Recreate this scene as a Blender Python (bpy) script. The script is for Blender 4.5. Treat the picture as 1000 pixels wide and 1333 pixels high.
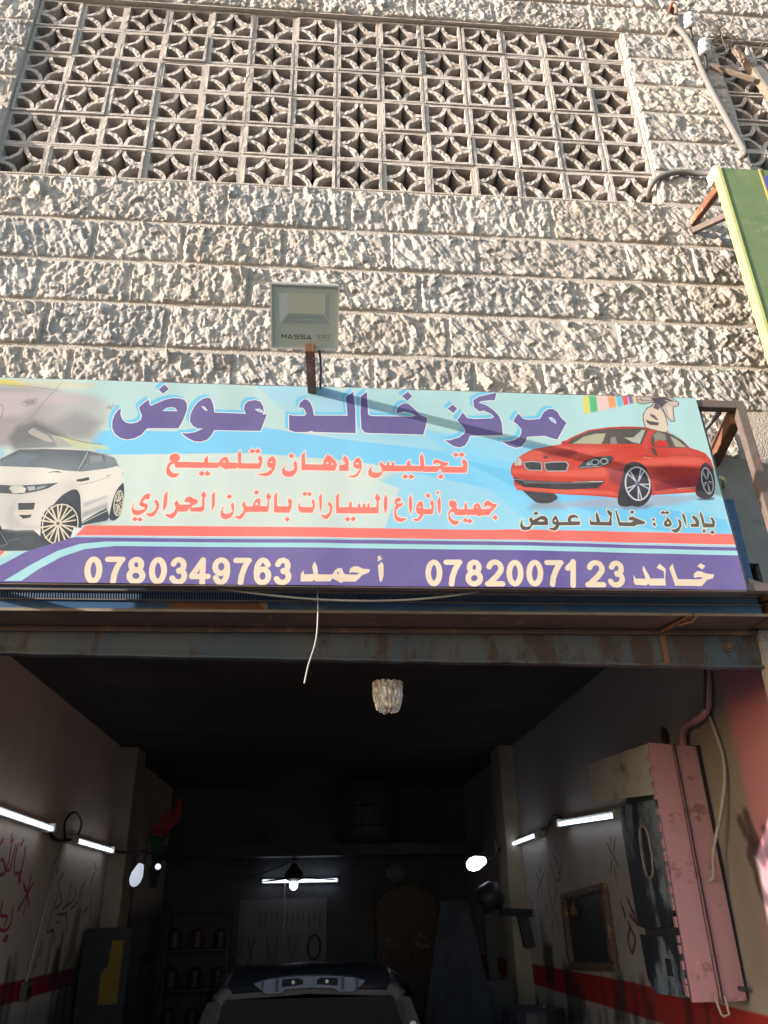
import bpy, bmesh, math, random
import numpy as np
from mathutils import Vector, Matrix, noise as mnoise

for o in list(bpy.data.objects): bpy.data.objects.remove(o)
S = bpy.context.scene
COL = S.collection

# ------------------------------------------------------------------ camera, light, exposure
PITCH, YAW, ROLL = math.radians(26.52878), math.radians(-4.84806), math.radians(1.15481)
cam_d = bpy.data.cameras.new('camera'); cam = bpy.data.objects.new('camera', cam_d); COL.objects.link(cam)
cam_d.sensor_fit = 'HORIZONTAL'; cam_d.sensor_width = 36; cam_d.lens = 1.02449 * 36
cam_d.clip_start = .02; cam_d.clip_end = 500
def rotm(rx, ry, rz):
    return Matrix.Rotation(rz, 3, 'Z') @ Matrix.Rotation(rx, 3, 'X') @ Matrix.Rotation(ry, 3, 'Y')
R3 = rotm(PITCH, ROLL, YAW)
cm = Matrix((R3.col[0], R3.col[2], -R3.col[1])).transposed().to_4x4()
cm.translation = (-.0338, -3.29703, 1.6)
cam.matrix_world = cm
S.camera = cam

SUN = Vector((1, .24, -.205)).normalized()          # direction the light travels
world = bpy.data.worlds.new('World'); S.world = world; world.use_nodes = True
wn = world.node_tree.nodes; wl = world.node_tree.links
sky = wn.new('ShaderNodeTexSky'); sky.sky_type = 'NISHITA'; sky.sun_disc = False
sky.sun_elevation = math.asin(-SUN.z); sky.sun_rotation = math.atan2(-SUN.x, -SUN.y)
wl.new(sky.outputs[0], wn['Background'].inputs[0]); wn['Background'].inputs[1].default_value = .17
sd = bpy.data.lights.new('sun', 'SUN'); sd.energy = 5; sd.angle = math.radians(.5); sd.color = (1, .92, .84)
sun = bpy.data.objects.new('sun', sd); COL.objects.link(sun)
sun.rotation_euler = SUN.to_track_quat('-Z', 'Y').to_euler(); sun.location = (-8, -4, 8)
S.view_settings.view_transform = 'Standard'; S.view_settings.look = 'None'
S.view_settings.gamma = 1; S.view_settings.use_curve_mapping = False
S.view_settings.exposure = 1.28
S.render.engine = 'CYCLES'
S.cycles.use_denoising = True
S.cycles.max_bounces = 6; S.cycles.diffuse_bounces = 4

# ------------------------------------------------------------------ helpers
def tag(o, label=None, cat=None, group=None, kind=None):
    if label: o['label'] = label
    if cat: o['category'] = cat
    if group: o['group'] = group
    if kind: o['kind'] = kind
    return o
def thing(name, label, cat, loc=(0, 0, 0), rot=(0, 0, 0), group=None):
    o = bpy.data.objects.new(name, None); COL.objects.link(o); o.empty_display_size = .1
    o.location = loc; o.rotation_euler = rot
    return tag(o, label, cat, group)
def link(name, me, m, parent=None, smooth=False):
    o = bpy.data.objects.new(name, me); COL.objects.link(o)
    if m is not None and not me.materials: me.materials.append(m)
    if parent is not None: o.parent = parent
    if smooth:
        me.polygons.foreach_set('use_smooth', [True] * len(me.polygons))
    return o
class B:
    """collects boxes, tubes and prisms into one mesh"""
    def __init__(s): s.v = []; s.f = []
    def box(s, a, b, rot=None, bev=0):
        x0, y0, z0 = a; x1, y1, z1 = b
        n = len(s.v); c = Vector(((x0+x1)/2, (y0+y1)/2, (z0+z1)/2))
        P = [Vector(p) for p in ((x0,y0,z0),(x1,y0,z0),(x1,y1,z0),(x0,y1,z0),(x0,y0,z1),(x1,y0,z1),(x1,y1,z1),(x0,y1,z1))]
        if rot is not None: P = [c + rot @ (p - c) for p in P]
        s.v += [tuple(p) for p in P]
        s.f += [tuple(n+i for i in q) for q in ((0,3,2,1),(4,5,6,7),(0,1,5,4),(1,2,6,5),(2,3,7,6),(3,0,4,7))]
        return s
    def beam(s, a, b, w, h=None, up=(0,0,1)):
        a, b = Vector(a), Vector(b); h = h or w
        d = (b-a).normalized(); u = Vector(up)
        if abs(d.dot(u)) > .99: u = Vector((0,1,0))
        x = d.cross(u).normalized(); z = x.cross(d)
        n = len(s.v)
        for p in (a, b):
            for i, j in ((-1,-1),(1,-1),(1,1),(-1,1)): s.v.append(tuple(p + x*i*w/2 + z*j*h/2))
        s.f += [tuple(n+i for i in q) for q in ((3,2,1,0),(4,5,6,7),(0,1,5,4),(1,2,6,5),(2,3,7,6),(3,0,4,7))]
        return s
    def tube(s, pts, r, n=8, closed=False, cap=True):
        pts = [Vector(p) for p in pts]; m = len(pts); base = len(s.v)
        rr = r if isinstance(r, (list, tuple)) else [r]*m
        t0 = (pts[1]-pts[0]).normalized(); u = t0.orthogonal().normalized()
        for i, p in enumerate(pts):
            t = (pts[min(i+1, m-1)] - pts[max(i-1, 0)]).normalized()
            u = (u - t*u.dot(t)).normalized(); w = t.cross(u)
            for k in range(n):
                a = 2*math.pi*k/n; s.v.append(tuple(p + (u*math.cos(a) + w*math.sin(a))*rr[i]))
        for i in range(m-1):
            for k in range(n):
                s.f.append((base+i*n+k, base+i*n+(k+1) % n, base+(i+1)*n+(k+1) % n, base+(i+1)*n+k))
        if cap:
            s.f.append(tuple(base+k for k in range(n))[::-1]); s.f.append(tuple(base+(m-1)*n+k for k in range(n)))
        return s
    def lathe(s, prof, c, axis=(0,0,1), n=16):
        ax = Vector(axis).normalized(); u = ax.orthogonal().normalized(); w = ax.cross(u); base = len(s.v); c = Vector(c)
        for r, h in prof:
            for k in range(n):
                a = 2*math.pi*k/n; s.v.append(tuple(c + ax*h + (u*math.cos(a)+w*math.sin(a))*r))
        for i in range(len(prof)-1):
            for k in range(n):
                s.f.append((base+i*n+k, base+i*n+(k+1) % n, base+(i+1)*n+(k+1) % n, base+(i+1)*n+k))
        s.f.append(tuple(base+k for k in range(n))[::-1]); s.f.append(tuple(base+(len(prof)-1)*n+k for k in range(n)))
        return s
    def prism(s, poly, axis, a, b):
        """poly in the two other axes, extruded along axis from a to b"""
        n = len(s.v); k = len(poly)
        for t in (a, b):
            for p, q in poly:
                s.v.append({'x': (t, p, q), 'y': (p, t, q), 'z': (p, q, t)}[axis])
        s.f += [tuple(range(n, n+k)), tuple(range(n+2*k-1, n+k-1, -1))]
        for i in range(k): s.f.append((n+i, n+k+i, n+k+(i+1) % k, n+(i+1) % k))
        return s
    def build(s, name, m, parent=None, bevel=0, smooth=False, seg=2):
        me = bpy.data.meshes.new(name); me.from_pydata(s.v, [], s.f); me.update()
        bm = bmesh.new(); bm.from_mesh(me); bmesh.ops.recalc_face_normals(bm, faces=bm.faces)
        if bevel: bmesh.ops.bevel(bm, geom=bm.edges[:], offset=bevel, segments=seg, affect='EDGES', clamp_overlap=True)
        bm.to_mesh(me); bm.free()
        return link(name, me, m, parent, smooth)
def curve_pts(P, k=6):
    P = [Vector(p) for p in P]; o = []
    for i in range(len(P)-1):
        a, b, c, d = P[max(i-1, 0)], P[i], P[i+1], P[min(i+2, len(P)-1)]
        for j in range(k):
            t = j/k
            o.append(.5*((2*b)+(c-a)*t+(2*a-5*b+4*c-d)*t*t+(3*b-a-3*c+d)*t**3))
    return o + [P[-1]]
def srgb(r, g, b): return tuple((c/255)**2.2 for c in (r, g, b))
def mat(name, col, col2=None, var=0, rough=.7, scale=6, metal=0, bump=0, bscale=40, spots=None, sscale=3, emit=0, detail=6, stretch=None, thr=.56):
    """noise-mottled material: base colour drifts to col2, optional third colour in blotches, fine bump"""
    m = bpy.data.materials.new(name); m.use_nodes = True
    N = m.node_tree.nodes; Lk = m.node_tree.links; b = N['Principled BSDF']
    b.inputs['Roughness'].default_value = rough; b.inputs['Metallic'].default_value = metal
    tc = N.new('ShaderNodeTexCoord'); src = tc.outputs['Object']
    if stretch:
        mp = N.new('ShaderNodeMapping'); mp.inputs['Scale'].default_value = stretch; Lk.new(src, mp.inputs[0]); src = mp.outputs[0]
    nz = N.new('ShaderNodeTexNoise'); nz.inputs['Scale'].default_value = scale; nz.inputs['Detail'].default_value = detail
    nz.inputs['Roughness'].default_value = .65; Lk.new(src, nz.inputs['Vector'])
    rp = N.new('ShaderNodeValToRGB'); rp.color_ramp.elements[0].position = .32; rp.color_ramp.elements[1].position = .68
    c2 = col2 or tuple(c*.78 for c in col)
    rp.color_ramp.elements[0].color = (*col, 1); rp.color_ramp.elements[1].color = (*c2, 1)
    Lk.new(nz.outputs[0], rp.inputs[0]); out = rp.outputs[0]
    if spots:
        n2 = N.new('ShaderNodeTexNoise'); n2.inputs['Scale'].default_value = sscale; n2.inputs['Detail'].default_value = 9
        n2.inputs['Roughness'].default_value = .7; Lk.new(src, n2.inputs['Vector'])
        r2 = N.new('ShaderNodeValToRGB'); r2.color_ramp.elements[0].position = thr; r2.color_ramp.elements[1].position = thr+.07
        mx = N.new('ShaderNodeMix'); mx.data_type = 'RGBA'; mx.inputs['B'].default_value = (*spots, 1)
        Lk.new(n2.outputs[0], r2.inputs[0]); Lk.new(r2.outputs[0], mx.inputs['Factor']); Lk.new(out, mx.inputs['A']); out = mx.outputs['Result']
    if var:
        oi = N.new('ShaderNodeObjectInfo'); vr = N.new('ShaderNodeMapRange'); vr.inputs[3].default_value = 1-var; vr.inputs[4].default_value = 1+var*.5
        hs = N.new('ShaderNodeHueSaturation'); Lk.new(oi.outputs['Random'], vr.inputs[0]); Lk.new(vr.outputs[0], hs.inputs['Value']); Lk.new(out, hs.inputs['Color']); out = hs.outputs[0]
    Lk.new(out, b.inputs['Base Color'])
    if bump:
        n3 = N.new('ShaderNodeTexNoise'); n3.inputs['Scale'].default_value = bscale; n3.inputs['Detail'].default_value = 8
        Lk.new(src, n3.inputs['Vector'])
        bp = N.new('ShaderNodeBump'); bp.inputs['Strength'].default_value = 1; bp.inputs['Distance'].default_value = bump
        Lk.new(n3.outputs[0], bp.inputs['Height']); Lk.new(bp.outputs[0], b.inputs['Normal'])
    return m
def emat(name, col, k):
    m = bpy.data.materials.new(name); m.use_nodes = True; b = m.node_tree.nodes['Principled BSDF']
    b.inputs['Base Color'].default_value = (.8, .8, .8, 1)
    b.inputs['Emission Color'].default_value = (*col, 1); b.inputs['Emission Strength'].default_value = k
    return m

def paint_ops(ops,Wu,Hu,sc):
    """ops in half-millimetres from the lower left corner; sc = pixels per unit"""
    W,H=int(Wu*sc),int(Hu*sc)
    img=np.zeros((H,W,3),np.float32)
    lin=lambda c:(np.array(c,np.float32)/255.)**2.2
    def smooth(P,closed):
        n=len(P);o=[]
        for i in range(n if closed else n-1):
            a,b,c,d=[P[(i+k)%n] if closed else P[min(max(i+k,0),n-1)] for k in (-1,0,1,2)]
            for t in (0,.25,.5,.75):
                o.append(.5*((2*b)+(c-a)*t+(2*a-5*b+4*c-d)*t*t+(3*b-a-3*c+d)*t**3))
        if not closed:o.append(P[-1])
        return np.array(o)
    def sdf(polys,x0,x1,y0,y1,closed=True):
        X,Y=np.meshgrid(np.arange(x0,x1)+.5,np.arange(y0,y1)+.5)
        D=np.full(X.shape,1e9,np.float32);ins=np.zeros(X.shape,bool)
        for P in polys:
            n=len(P)
            for i in range(n if closed else n-1):
                a=P[i];b=P[(i+1)%n];ex,ey=b-a;l=ex*ex+ey*ey+1e-9
                t=np.clip(((X-a[0])*ex+(Y-a[1])*ey)/l,0,1)
                D=np.minimum(D,(X-a[0]-t*ex)**2+(Y-a[1]-t*ey)**2)
                if closed and abs(ey)>1e-9:
                    ins^=((a[1]>Y)!=(b[1]>Y))&(X<ex*(Y-a[1])/ey+a[0])
        D=np.sqrt(D)
        return np.where(ins,-D,D)
    for d in ops:
        sets=d['m'] if 'm' in d else ([d['p']] if 'p' in d else [[d['l']]])
        off=np.array(d.get('off',(0,0)),float)
        for st in sets:
            P=[(np.array(q,float).reshape(-1,2)+off)*sc for q in st]
            closed='l' not in d
            if d.get('sm'):P=[smooth(q,closed) for q in P]
            e=d.get('e',0)*sc+(d['w']/2*sc if 'w' in d else 0);bl=max(d.get('b',0)*sc,.5)
            A=np.concatenate(P);m=e+bl+2
            x0,y0=np.maximum(np.floor(A.min(0)-m),0).astype(int);x1=min(int(A[:,0].max()+m),W);y1=min(int(A[:,1].max()+m),H)
            if x1<=x0 or y1<=y0:continue
            D=sdf(P,x0,x1,y0,y1,closed)-e
            al=np.clip(.5-D/(2*bl),0,1);al=al*al*(3-2*al) if bl>1 else al
            al=(al*d.get('a',1))[...,None]
            c=lin(d['c'])
            if 'c2' in d:
                g=np.array(d['g'],float)*sc;v=g[2:]-g[:2]
                X,Y=np.meshgrid(np.arange(x0,x1)+.5,np.arange(y0,y1)+.5)
                t=np.clip(((X-g[0])*v[0]+(Y-g[1])*v[1])/(v@v),0,1)[...,None]
                c=lin(d['c'])*(1-t)+lin(d['c2'])*t
            R=img[y0:y1,x0:x1];R[:]=R*(1-al)+c*al
    return img


def art_image(name, ops, wu, hu, sc, gain=1.):
    a = paint_ops(ops, wu, hu, sc); h, w = a.shape[:2]
    px = np.ones((h, w, 4), np.float32)
    if name == 'sign_print':          # printed inks a little richer
        g_ = a.mean(-1, keepdims=True); a = np.clip(g_+(a-g_)*1.12, 0, 1)
    px[..., :3] = np.clip(a*gain, 0, 1) ** (1/2.2)
    im = bpy.data.images.new(name, w, h, alpha=False); im.pixels.foreach_set(px.ravel()); im.update(); im.pack()
    return im
def art_mat(name, im, rough, wear=.0, bump=0, grain=60, dirt=(.3, .27, .22), wearscale=2.2):
    m = bpy.data.materials.new(name); m.use_nodes = True; N = m.node_tree.nodes; Lk = m.node_tree.links; b = N['Principled BSDF']
    t = N.new('ShaderNodeTexImage'); t.image = im; t.interpolation = 'Linear'; t.extension = 'EXTEND'
    uv = N.new('ShaderNodeUVMap'); uv.uv_map = 'UVMap'; Lk.new(uv.outputs[0], t.inputs[0])
    tc = N.new('ShaderNodeTexCoord')
    nz = N.new('ShaderNodeTexNoise'); nz.inputs['Scale'].default_value = wearscale; nz.inputs['Detail'].default_value = 10; nz.inputs['Roughness'].default_value = .72
    Lk.new(tc.outputs['Object'], nz.inputs[0])
    mr = N.new('ShaderNodeMapRange'); mr.inputs[1].default_value = .35; mr.inputs[2].default_value = .8; mr.inputs[4].default_value = wear
    Lk.new(nz.outputs[0], mr.inputs[0])
    mx = N.new('ShaderNodeMix'); mx.data_type = 'RGBA'; mx.inputs['B'].default_value = (*dirt, 1)
    Lk.new(mr.outputs[0], mx.inputs['Factor']); Lk.new(t.outputs[0], mx.inputs['A']); Lk.new(mx.outputs['Result'], b.inputs['Base Color'])
    b.inputs['Roughness'].default_value = rough; b.inputs['Specular IOR Level'].default_value = .2
    if bump:
        n3 = N.new('ShaderNodeTexNoise'); n3.inputs['Scale'].default_value = grain; n3.inputs['Detail'].default_value = 6
        Lk.new(tc.outputs['Object'], n3.inputs[0]); bp = N.new('ShaderNodeBump'); bp.inputs['Distance'].default_value = bump
        Lk.new(n3.outputs[0], bp.inputs['Height']); Lk.new(bp.outputs[0], b.inputs['Normal'])
    return m
def sheet(name, P, uvs, m, parent=None):
    me = bpy.data.meshes.new(name); me.from_pydata(P, [], [tuple(range(len(P)))]); u = me.uv_layers.new(name='UVMap')
    for i, q in enumerate(uvs): u.data[i].uv = q
    return link(name, me, m, parent)

SIGN_ART=[{'c':(206,222,216),'p':[[-3228,3315,10037,4122,8415,-1404,-1978,-1335]]},{'c':(186,220,222),'p':[[4494,2087,8720,2251,8115,-211,5941,864,5038,1450]],'b':60},{'c':(150,212,238),
'p':[[3886,1896,4496,1919,5443,1462,5971,1242,5429,1151,4372,1430]],'b':24,'a':0.7},{'c':(176,220,226),'p':[[750,1943,2674,2017,3889,1855,4505,1434,2694,1379,830,1628]],'b':30,
'a':0.5},{'c':(152,214,240),'p':[[4834,839,5433,1227,6355,1022,8096,836,8249,331,4402,274,4273,475]],'b':40,'a':0.85},{'c':(134,206,244),'p':[[2568,1376,3396,1385,3977,1449,4837,
1327,5701,1235,6497,1087,6331,799,5423,1000,4770,1134,3926,1187,2664,1138,2577,1225]],'b':6},{'c':(142,210,244),'p':[[5375,1460,7071,1272,8029,541,6300,511,5941,864]],'b':20,
'a':0.8},{'c':(110,190,235),'p':[[5697,1173,6355,1022,7130,779,7949,641,7963,490,7288,528,6206,869]],'b':8,'a':0.6},{'c':(214,226,220),'p':[[2727,1139,3926,1179,4640,1085,5157,875,
5021,488,2761,448,2816,937]],'b':10,'a':0.9},{'c':(222,214,110),'p':[[6864,1877,6921,1879,6905,1692,6858,1679]],'b':9},{'c':(95,185,125),'p':[[6921,1879,6996,1881,6982,1713,6917,
1695]],'b':9},{'c':(235,205,200),'p':[[6991,1881,7101,1885,7089,1742,6988,1714]],'b':9},{'c':(240,165,120),'p':[[7095,1885,7170,1887,7160,1762,7095,1744]],'b':9},{'c':(115,195,
220),'p':[[7176,1887,7231,1889,7223,1779,7178,1767]],'b':9},{'c':(225,100,110),'p':[[7231,1889,7287,1891,7280,1795,7235,1782]],'b':9},{'c':(150,110,170),'p':[[7289,1891,7333,1893,
7329,1808,7295,1799]],'b':9},{'c':(225,205,140),'p':[[7333,1893,7366,1894,7362,1817,7341,1811]],'b':9},{'c':(218,206,118),'p':[[1006,1861,1720,1873,1902,1864,2031,1821,1954,1776,
1732,1810,1025,1784]],'b':18},{'c':(214,208,186),'p':[[1842,1865,2228,1873,2574,1843,2462,1779,1978,1777]],'b':24,'a':0.8},{'c':(165,155,158),'p':[[1027,1775,1734,1801,2132,1797,
2245,1771,2541,1736,2700,1637,2697,1475,2583,1271,2396,1266,2215,1303,1943,1197,1190,1094]],'b':50,'c2':(196,202,200),'g':[1903,1537,2686,1563]},{'c':(196,184,188),'p':[[1272,1736,
2139,1752,2473,1704,2436,1628,2100,1632,1969,1496,1330,1475]],'b':40,'a':0.9},{'c':(120,112,118),'p':[[2045,1469,2193,1431,2399,1553,2628,1459,2554,1313,2417,1281,2221,1332]],
'b':70,'a':0.5},{'c':(98,102,106),'p':[[1904,1280,1953,1395,2083,1456,2198,1402,2338,1335,2449,1225,2201,1176,1973,1156]],'b':34,'a':0.8},{'c':(190,184,176),'p':[[2042,1355,2083,
1384,2212,1317,2270,1248,2198,1260,2058,1327]],'b':6,'a':0.8},{'c':(182,178,172),'p':[[2234,1325,2368,1293,2449,1225,2312,1207]],'b':6,'a':0.8},{'c':(208,212,164),'p':[[2294,1317,
2490,1269,2682,1239,2736,1191,2454,1197]],'b':12,'a':0.8},{'c':(92,86,90),'l':[2248,1865,2197,1769,2123,1633,2048,1484,1981,1431,1931,1351],'w':3,'sm':1},{'c':(110,104,108),
'l':[1732,1810,1950,1803,2196,1772,2245,1771],'w':3},{'c':(84,80,84),'l':[1946,1627,1986,1669,2063,1675,2064,1631,2010,1596,1955,1609],'w':4,'b':2},{'c':(150,142,148),'p':[[1953,
1649,2046,1667,2052,1630,1997,1606]],'b':5},{'c':(90,88,90),'l':[1757,1620,1795,1592,1809,1534,1797,1476],'w':4,'sm':1},{'c':(70,72,76),'l':[2033,1340,2091,1406,2166,1380,2256,
1333,2393,1287,2539,1256,2670,1243],'w':5,'b':4,'sm':1},{'c':(70,72,76),'l':[2042,1352,2081,1299,2187,1260],'w':3,'b':3,'sm':1},{'c':(150,165,170),'l':[2207,1345,2269,1255],'w':3},
{'c':(150,200,226),'p':[[1164,1203,1851,1195,1910,1127,1878,1058,1222,960]],'b':30,'a':0.8},{'c':(62,70,78),'p':[[1565,426,1988,484,2107,436,2346,453,2504,300,2466,259,2248,263,
1605,246]],'b':4},{'c':(150,160,170),'p':[[2369,257,2496,281,2610,470,2796,575,2869,538,2615,432]],'b':22,'a':0.6},{'c':(232,226,218),'p':[[1314,1043,1527,1103,1699,1094,1872,1085,
2005,1171,2141,1186,2314,1193,2501,1190,2669,1161,2743,1136,2797,1082,2830,1027,2866,1001,2885,920,2895,866,2895,734,2894,655,2841,576,2780,692,2604,508,2487,405,2339,365,2249,443,
1996,444,1559,451]]},{'c':(206,200,198),'p':[[1916,857,2347,854,2409,895,2527,871,2583,649,2775,731,2786,653,2602,521,2324,452,2105,448,1993,459,1667,453,1579,862]],'b':48,
'a':0.6},{'c':(196,190,192),'p':[[2027,510,2025,637,2071,690,2084,562,2164,487,2298,477,2325,450,2062,445]],'b':25,'a':0.8},{'c':(170,172,180),'p':[[2600,688,2771,757,2774,738,
2605,649]],'b':16,'a':0.8},{'c':(150,150,158),'p':[[2602,597,2786,692,2791,653,2609,546]],'b':16,'a':0.7},{'c':(84,92,100),'p':[[1874,1074,2008,1168,2200,1182,2563,1172,2695,1145,
2782,1109,2824,1038,2737,1011,2534,976,2394,984,2230,1007,1887,1009]],'c2':(126,134,142),'g':[2317,1180,2348,988]},{'c':(120,135,146),'p':[[1898,1072,2022,1144,2164,1120,2089,1025,
1885,1017]],'b':25,'a':0.7},{'c':(226,222,214),'l':[2565,1170,2532,1061,2509,987],'w':5},{'c':(70,76,82),'l':[2514,992,2565,1076,2566,1167],'w':6},{'c':(150,156,160),'l':[2564,
1007,2571,1076,2557,1131],'w':5,'b':2},{'c':(58,62,68),'l':[2691,1140,2709,1079],'w':6},{'c':(150,154,160),'p':[[2576,1131,2679,1134,2693,1079,2594,1056]],'b':12,'a':0.8},
{'c':(140,146,152),'p':[[2707,1129,2771,1102,2793,1068,2714,1073]],'b':12,'a':0.7},{'c':(60,66,72),'l':[1874,1074,2008,1168,2200,1182,2562,1175,2706,1149,2788,1109,2830,1027],
'w':4},{'c':(200,196,190),'l':[1873,1082,2003,1182,2198,1196,2560,1192,2716,1160,2801,1109,2848,1014],'w':4},{'c':(70,76,82),'p':[[2267,956,2317,966,2392,962,2349,977,2294,968]]},
{'c':(66,72,78),'p':[[2511,900,2604,927,2612,900,2548,882,2513,884]]},{'c':(90,90,94),'l':[2541,854,2640,879,2770,933],'w':3},{'c':(70,72,76),'l':[2744,941,2774,952],'w':5},
{'c':(90,84,84),'l':[2866,979,2873,947],'w':3},{'c':(74,82,90),'p':[[1582,849,1920,836,2045,833,2234,851,2373,868,2297,813,2211,784,2092,758,1935,760,1601,758]]},{'c':(206,206,
198),'p':[[1994,806,2012,830,2090,834,2128,809,2123,772,2035,762]],'b':4,'c2':(236,230,210),'g':[1994,806,2122,782]},{'c':(180,184,186),'p':[[2130,827,2191,834,2203,803,2154,788]],
'b':3},{'c':(150,160,168),'p':[[2210,827,2292,844,2262,817,2209,798]],'b':3},{'c':(60,66,72),'p':[[2090,677,2221,683,2220,622,2208,551,2155,538,2109,575]]},{'c':(226,216,200),
'p':[[2074,587,2085,615,2229,621,2235,585,2192,574,2093,572]]},{'c':(130,120,110),'l':[2099,598,2221,603],'w':2},{'c':(70,76,82),'p':[[1613,706,1922,713,1898,609,1640,578]],'b':5},
{'c':(48,54,60),'p':[[1990,478,2087,312,1595,292]],'b':3},{'c':(170,180,180),'l':[2001,421,2075,317,2024,298],'w':3},{'c':(130,135,140),'l':[2080,348,2153,364],'w':3,'b':3},
{'c':(66,74,82),'p':[[2604,508,2786,653,2820,563,2802,531,2608,483,2508,269,2497,343]],'b':3},{'c':(226,216,200),'l':[2611,503,2697,561,2795,622],'w':6},{'c':(214,206,196),
'l':[2601,543,2692,593,2787,645],'w':5},{'c':(58,66,74),'p':[[2359,644,2420,750,2502,809,2550,779,2579,675,2607,470,2562,344,2483,293,2384,292,2313,389,2314,515]],'sm':1},{'c':(50,
56,62),'p':[[2613,431,2595,376,2564,332,2523,303,2475,293,2426,302,2379,329,2339,371,2311,426,2297,487,2297,549,2314,606,2345,651,2386,681,2435,692,2486,683,2534,655,2574,611,2602,
555,2615,493]]},{'c':(222,212,192),'p':[[2588,440,2572,390,2544,349,2508,323,2465,313,2421,320,2380,345,2345,383,2320,432,2307,488,2308,545,2323,596,2351,638,2388,666,2431,676,
2476,669,2519,644,2554,604,2578,553,2590,497],[2579,444,2564,396,2538,358,2504,333,2464,324,2423,331,2384,354,2351,390,2328,436,2316,488,2317,541,2331,590,2357,629,2392,655,2432,
665,2474,658,2514,634,2547,597,2570,549,2581,496]]},{'c':(226,214,192),'l':[2458,488,2565,470],'w':12},{'c':(226,214,192),'l':[2458,488,2558,428],'w':12},{'c':(226,214,192),
'l':[2451,471,2535,378],'w':12},{'c':(226,214,192),'l':[2451,471,2509,352],'w':12},{'c':(226,214,192),'l':[2436,464,2466,332],'w':12},{'c':(226,214,192),'l':[2436,464,2432,331],
'w':12},{'c':(226,214,192),'l':[2421,470,2385,348],'w':12},{'c':(226,214,192),'l':[2421,470,2355,373],'w':12},{'c':(226,214,192),'l':[2410,486,2322,421],'w':12},{'c':(226,214,192),
'l':[2410,486,2307,462],'w':12},{'c':(226,214,192),'l':[2408,506,2301,524],'w':12},{'c':(226,214,192),'l':[2408,506,2307,566],'w':12},{'c':(226,214,192),'l':[2416,523,2330,618],
'w':12},{'c':(226,214,192),'l':[2416,523,2355,645],'w':12},{'c':(226,214,192),'l':[2430,530,2400,666],'w':12},{'c':(226,214,192),'l':[2430,530,2434,667],'w':12},{'c':(226,214,192),
'l':[2446,524,2482,649],'w':12},{'c':(226,214,192),'l':[2446,524,2513,624],'w':12},{'c':(226,214,192),'l':[2456,508,2546,574],'w':12},{'c':(226,214,192),'l':[2456,508,2560,532],
'w':12},{'c':(220,208,186),'p':[[2460,500,2461,488,2458,478,2453,469,2445,464,2436,462,2426,463,2416,469,2408,477,2402,487,2398,499,2398,511,2401,521,2406,530,2414,536,2423,538,
2433,536,2443,531,2451,522,2457,512]]},{'c':(110,110,104),'p':[[2443,500,2443,495,2442,490,2439,486,2436,484,2432,483,2428,484,2424,486,2420,490,2418,494,2416,499,2416,504,2417,
509,2419,513,2423,515,2427,516,2431,515,2435,513,2439,509,2441,505]]},{'c':(58,66,74),'p':[[2819,653,2836,785,2872,866,2892,866,2911,734,2905,603,2869,538,2822,550]],'sm':1},
{'c':(216,206,188),'p':[[2913,687,2911,650,2907,618,2899,592,2888,577,2876,573,2864,580,2853,598,2844,625,2837,659,2835,696,2835,732,2840,765,2848,791,2859,807,2871,812,2883,804,
2894,786,2903,758,2910,724],[2905,688,2904,654,2900,624,2894,601,2886,587,2876,583,2867,589,2858,606,2850,630,2845,661,2843,695,2843,728,2847,758,2853,782,2861,797,2871,801,2881,
794,2890,778,2897,753,2902,721]]},{'c':(216,206,188),'l':[2881,690,2909,709],'w':7},{'c':(216,206,188),'l':[2881,690,2910,665],'w':7},{'c':(216,206,188),'l':[2878,674,2903,617],
'w':7},{'c':(216,206,188),'l':[2878,674,2892,591],'w':7},{'c':(216,206,188),'l':[2872,670,2875,581],'w':7},{'c':(216,206,188),'l':[2872,670,2861,592],'w':7},{'c':(216,206,188),
'l':[2867,683,2846,628],'w':7},{'c':(216,206,188),'l':[2867,683,2839,668],'w':7},{'c':(216,206,188),'l':[2867,701,2838,723],'w':7},{'c':(216,206,188),'l':[2867,701,2843,762],
'w':7},{'c':(216,206,188),'l':[2871,712,2856,795],'w':7},{'c':(216,206,188),'l':[2871,712,2870,803],'w':7},{'c':(216,206,188),'l':[2877,707,2888,789],'w':7},{'c':(216,206,188),
'l':[2877,707,2900,760],'w':7},{'c':(150,160,175),'p':[[6240,706,6346,804,6499,796,6566,713]],'b':38,'a':0.9},{'c':(170,176,190),'p':[[6339,740,7010,839,7367,858,7845,868,7549,775,
7148,725,6799,728]],'b':26,'a':0.8},{'c':(120,135,155),'p':[[7034,744,7332,771,7265,727,7069,719]],'b':19,'a':0.8},{'c':(60,66,84),'p':[[7718,833,7901,852,7876,825,7755,819]],
'b':5,'a':0.8},{'c':(66,66,72),'p':[[6186,929,6287,792,6342,763,6439,769,6507,828,6396,901]],'sm':1},{'c':(198,72,62),'p':[[6128,1102,6143,1136,6202,1204,6256,1246,6340,1293,6503,
1334,6595,1351,6620,1386,6651,1394,6716,1435,6868,1509,7035,1540,7202,1555,7366,1555,7487,1540,7604,1501,7714,1429,7771,1349,7838,1326,7904,1295,7941,1227,7946,1137,7917,1002,7834,
912,7731,896,7367,862,7164,821,7056,821,6931,835,6583,849,6392,867,6162,883,6140,938,6139,1004,6123,1047]]},{'c':(222,98,84),'p':[[6201,1193,6339,1284,6604,1337,6884,1336,7083,
1314,6728,1218,6625,1188,6426,1176,6269,1183]],'b':22,'a':0.8},{'c':(150,44,48),'p':[[6436,1267,6700,1308,6754,1264,6627,1204,6430,1210]],'b':34,'a':0.8},{'c':(226,104,88),
'p':[[6133,1091,6611,1077,6712,1095,7136,1139,7095,1071,6880,1021,6410,1028,6146,1043]],'b':19,'a':0.8},{'c':(228,108,92),'p':[[7203,1185,7434,1237,7843,1248,7910,1181,7417,1141,
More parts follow.
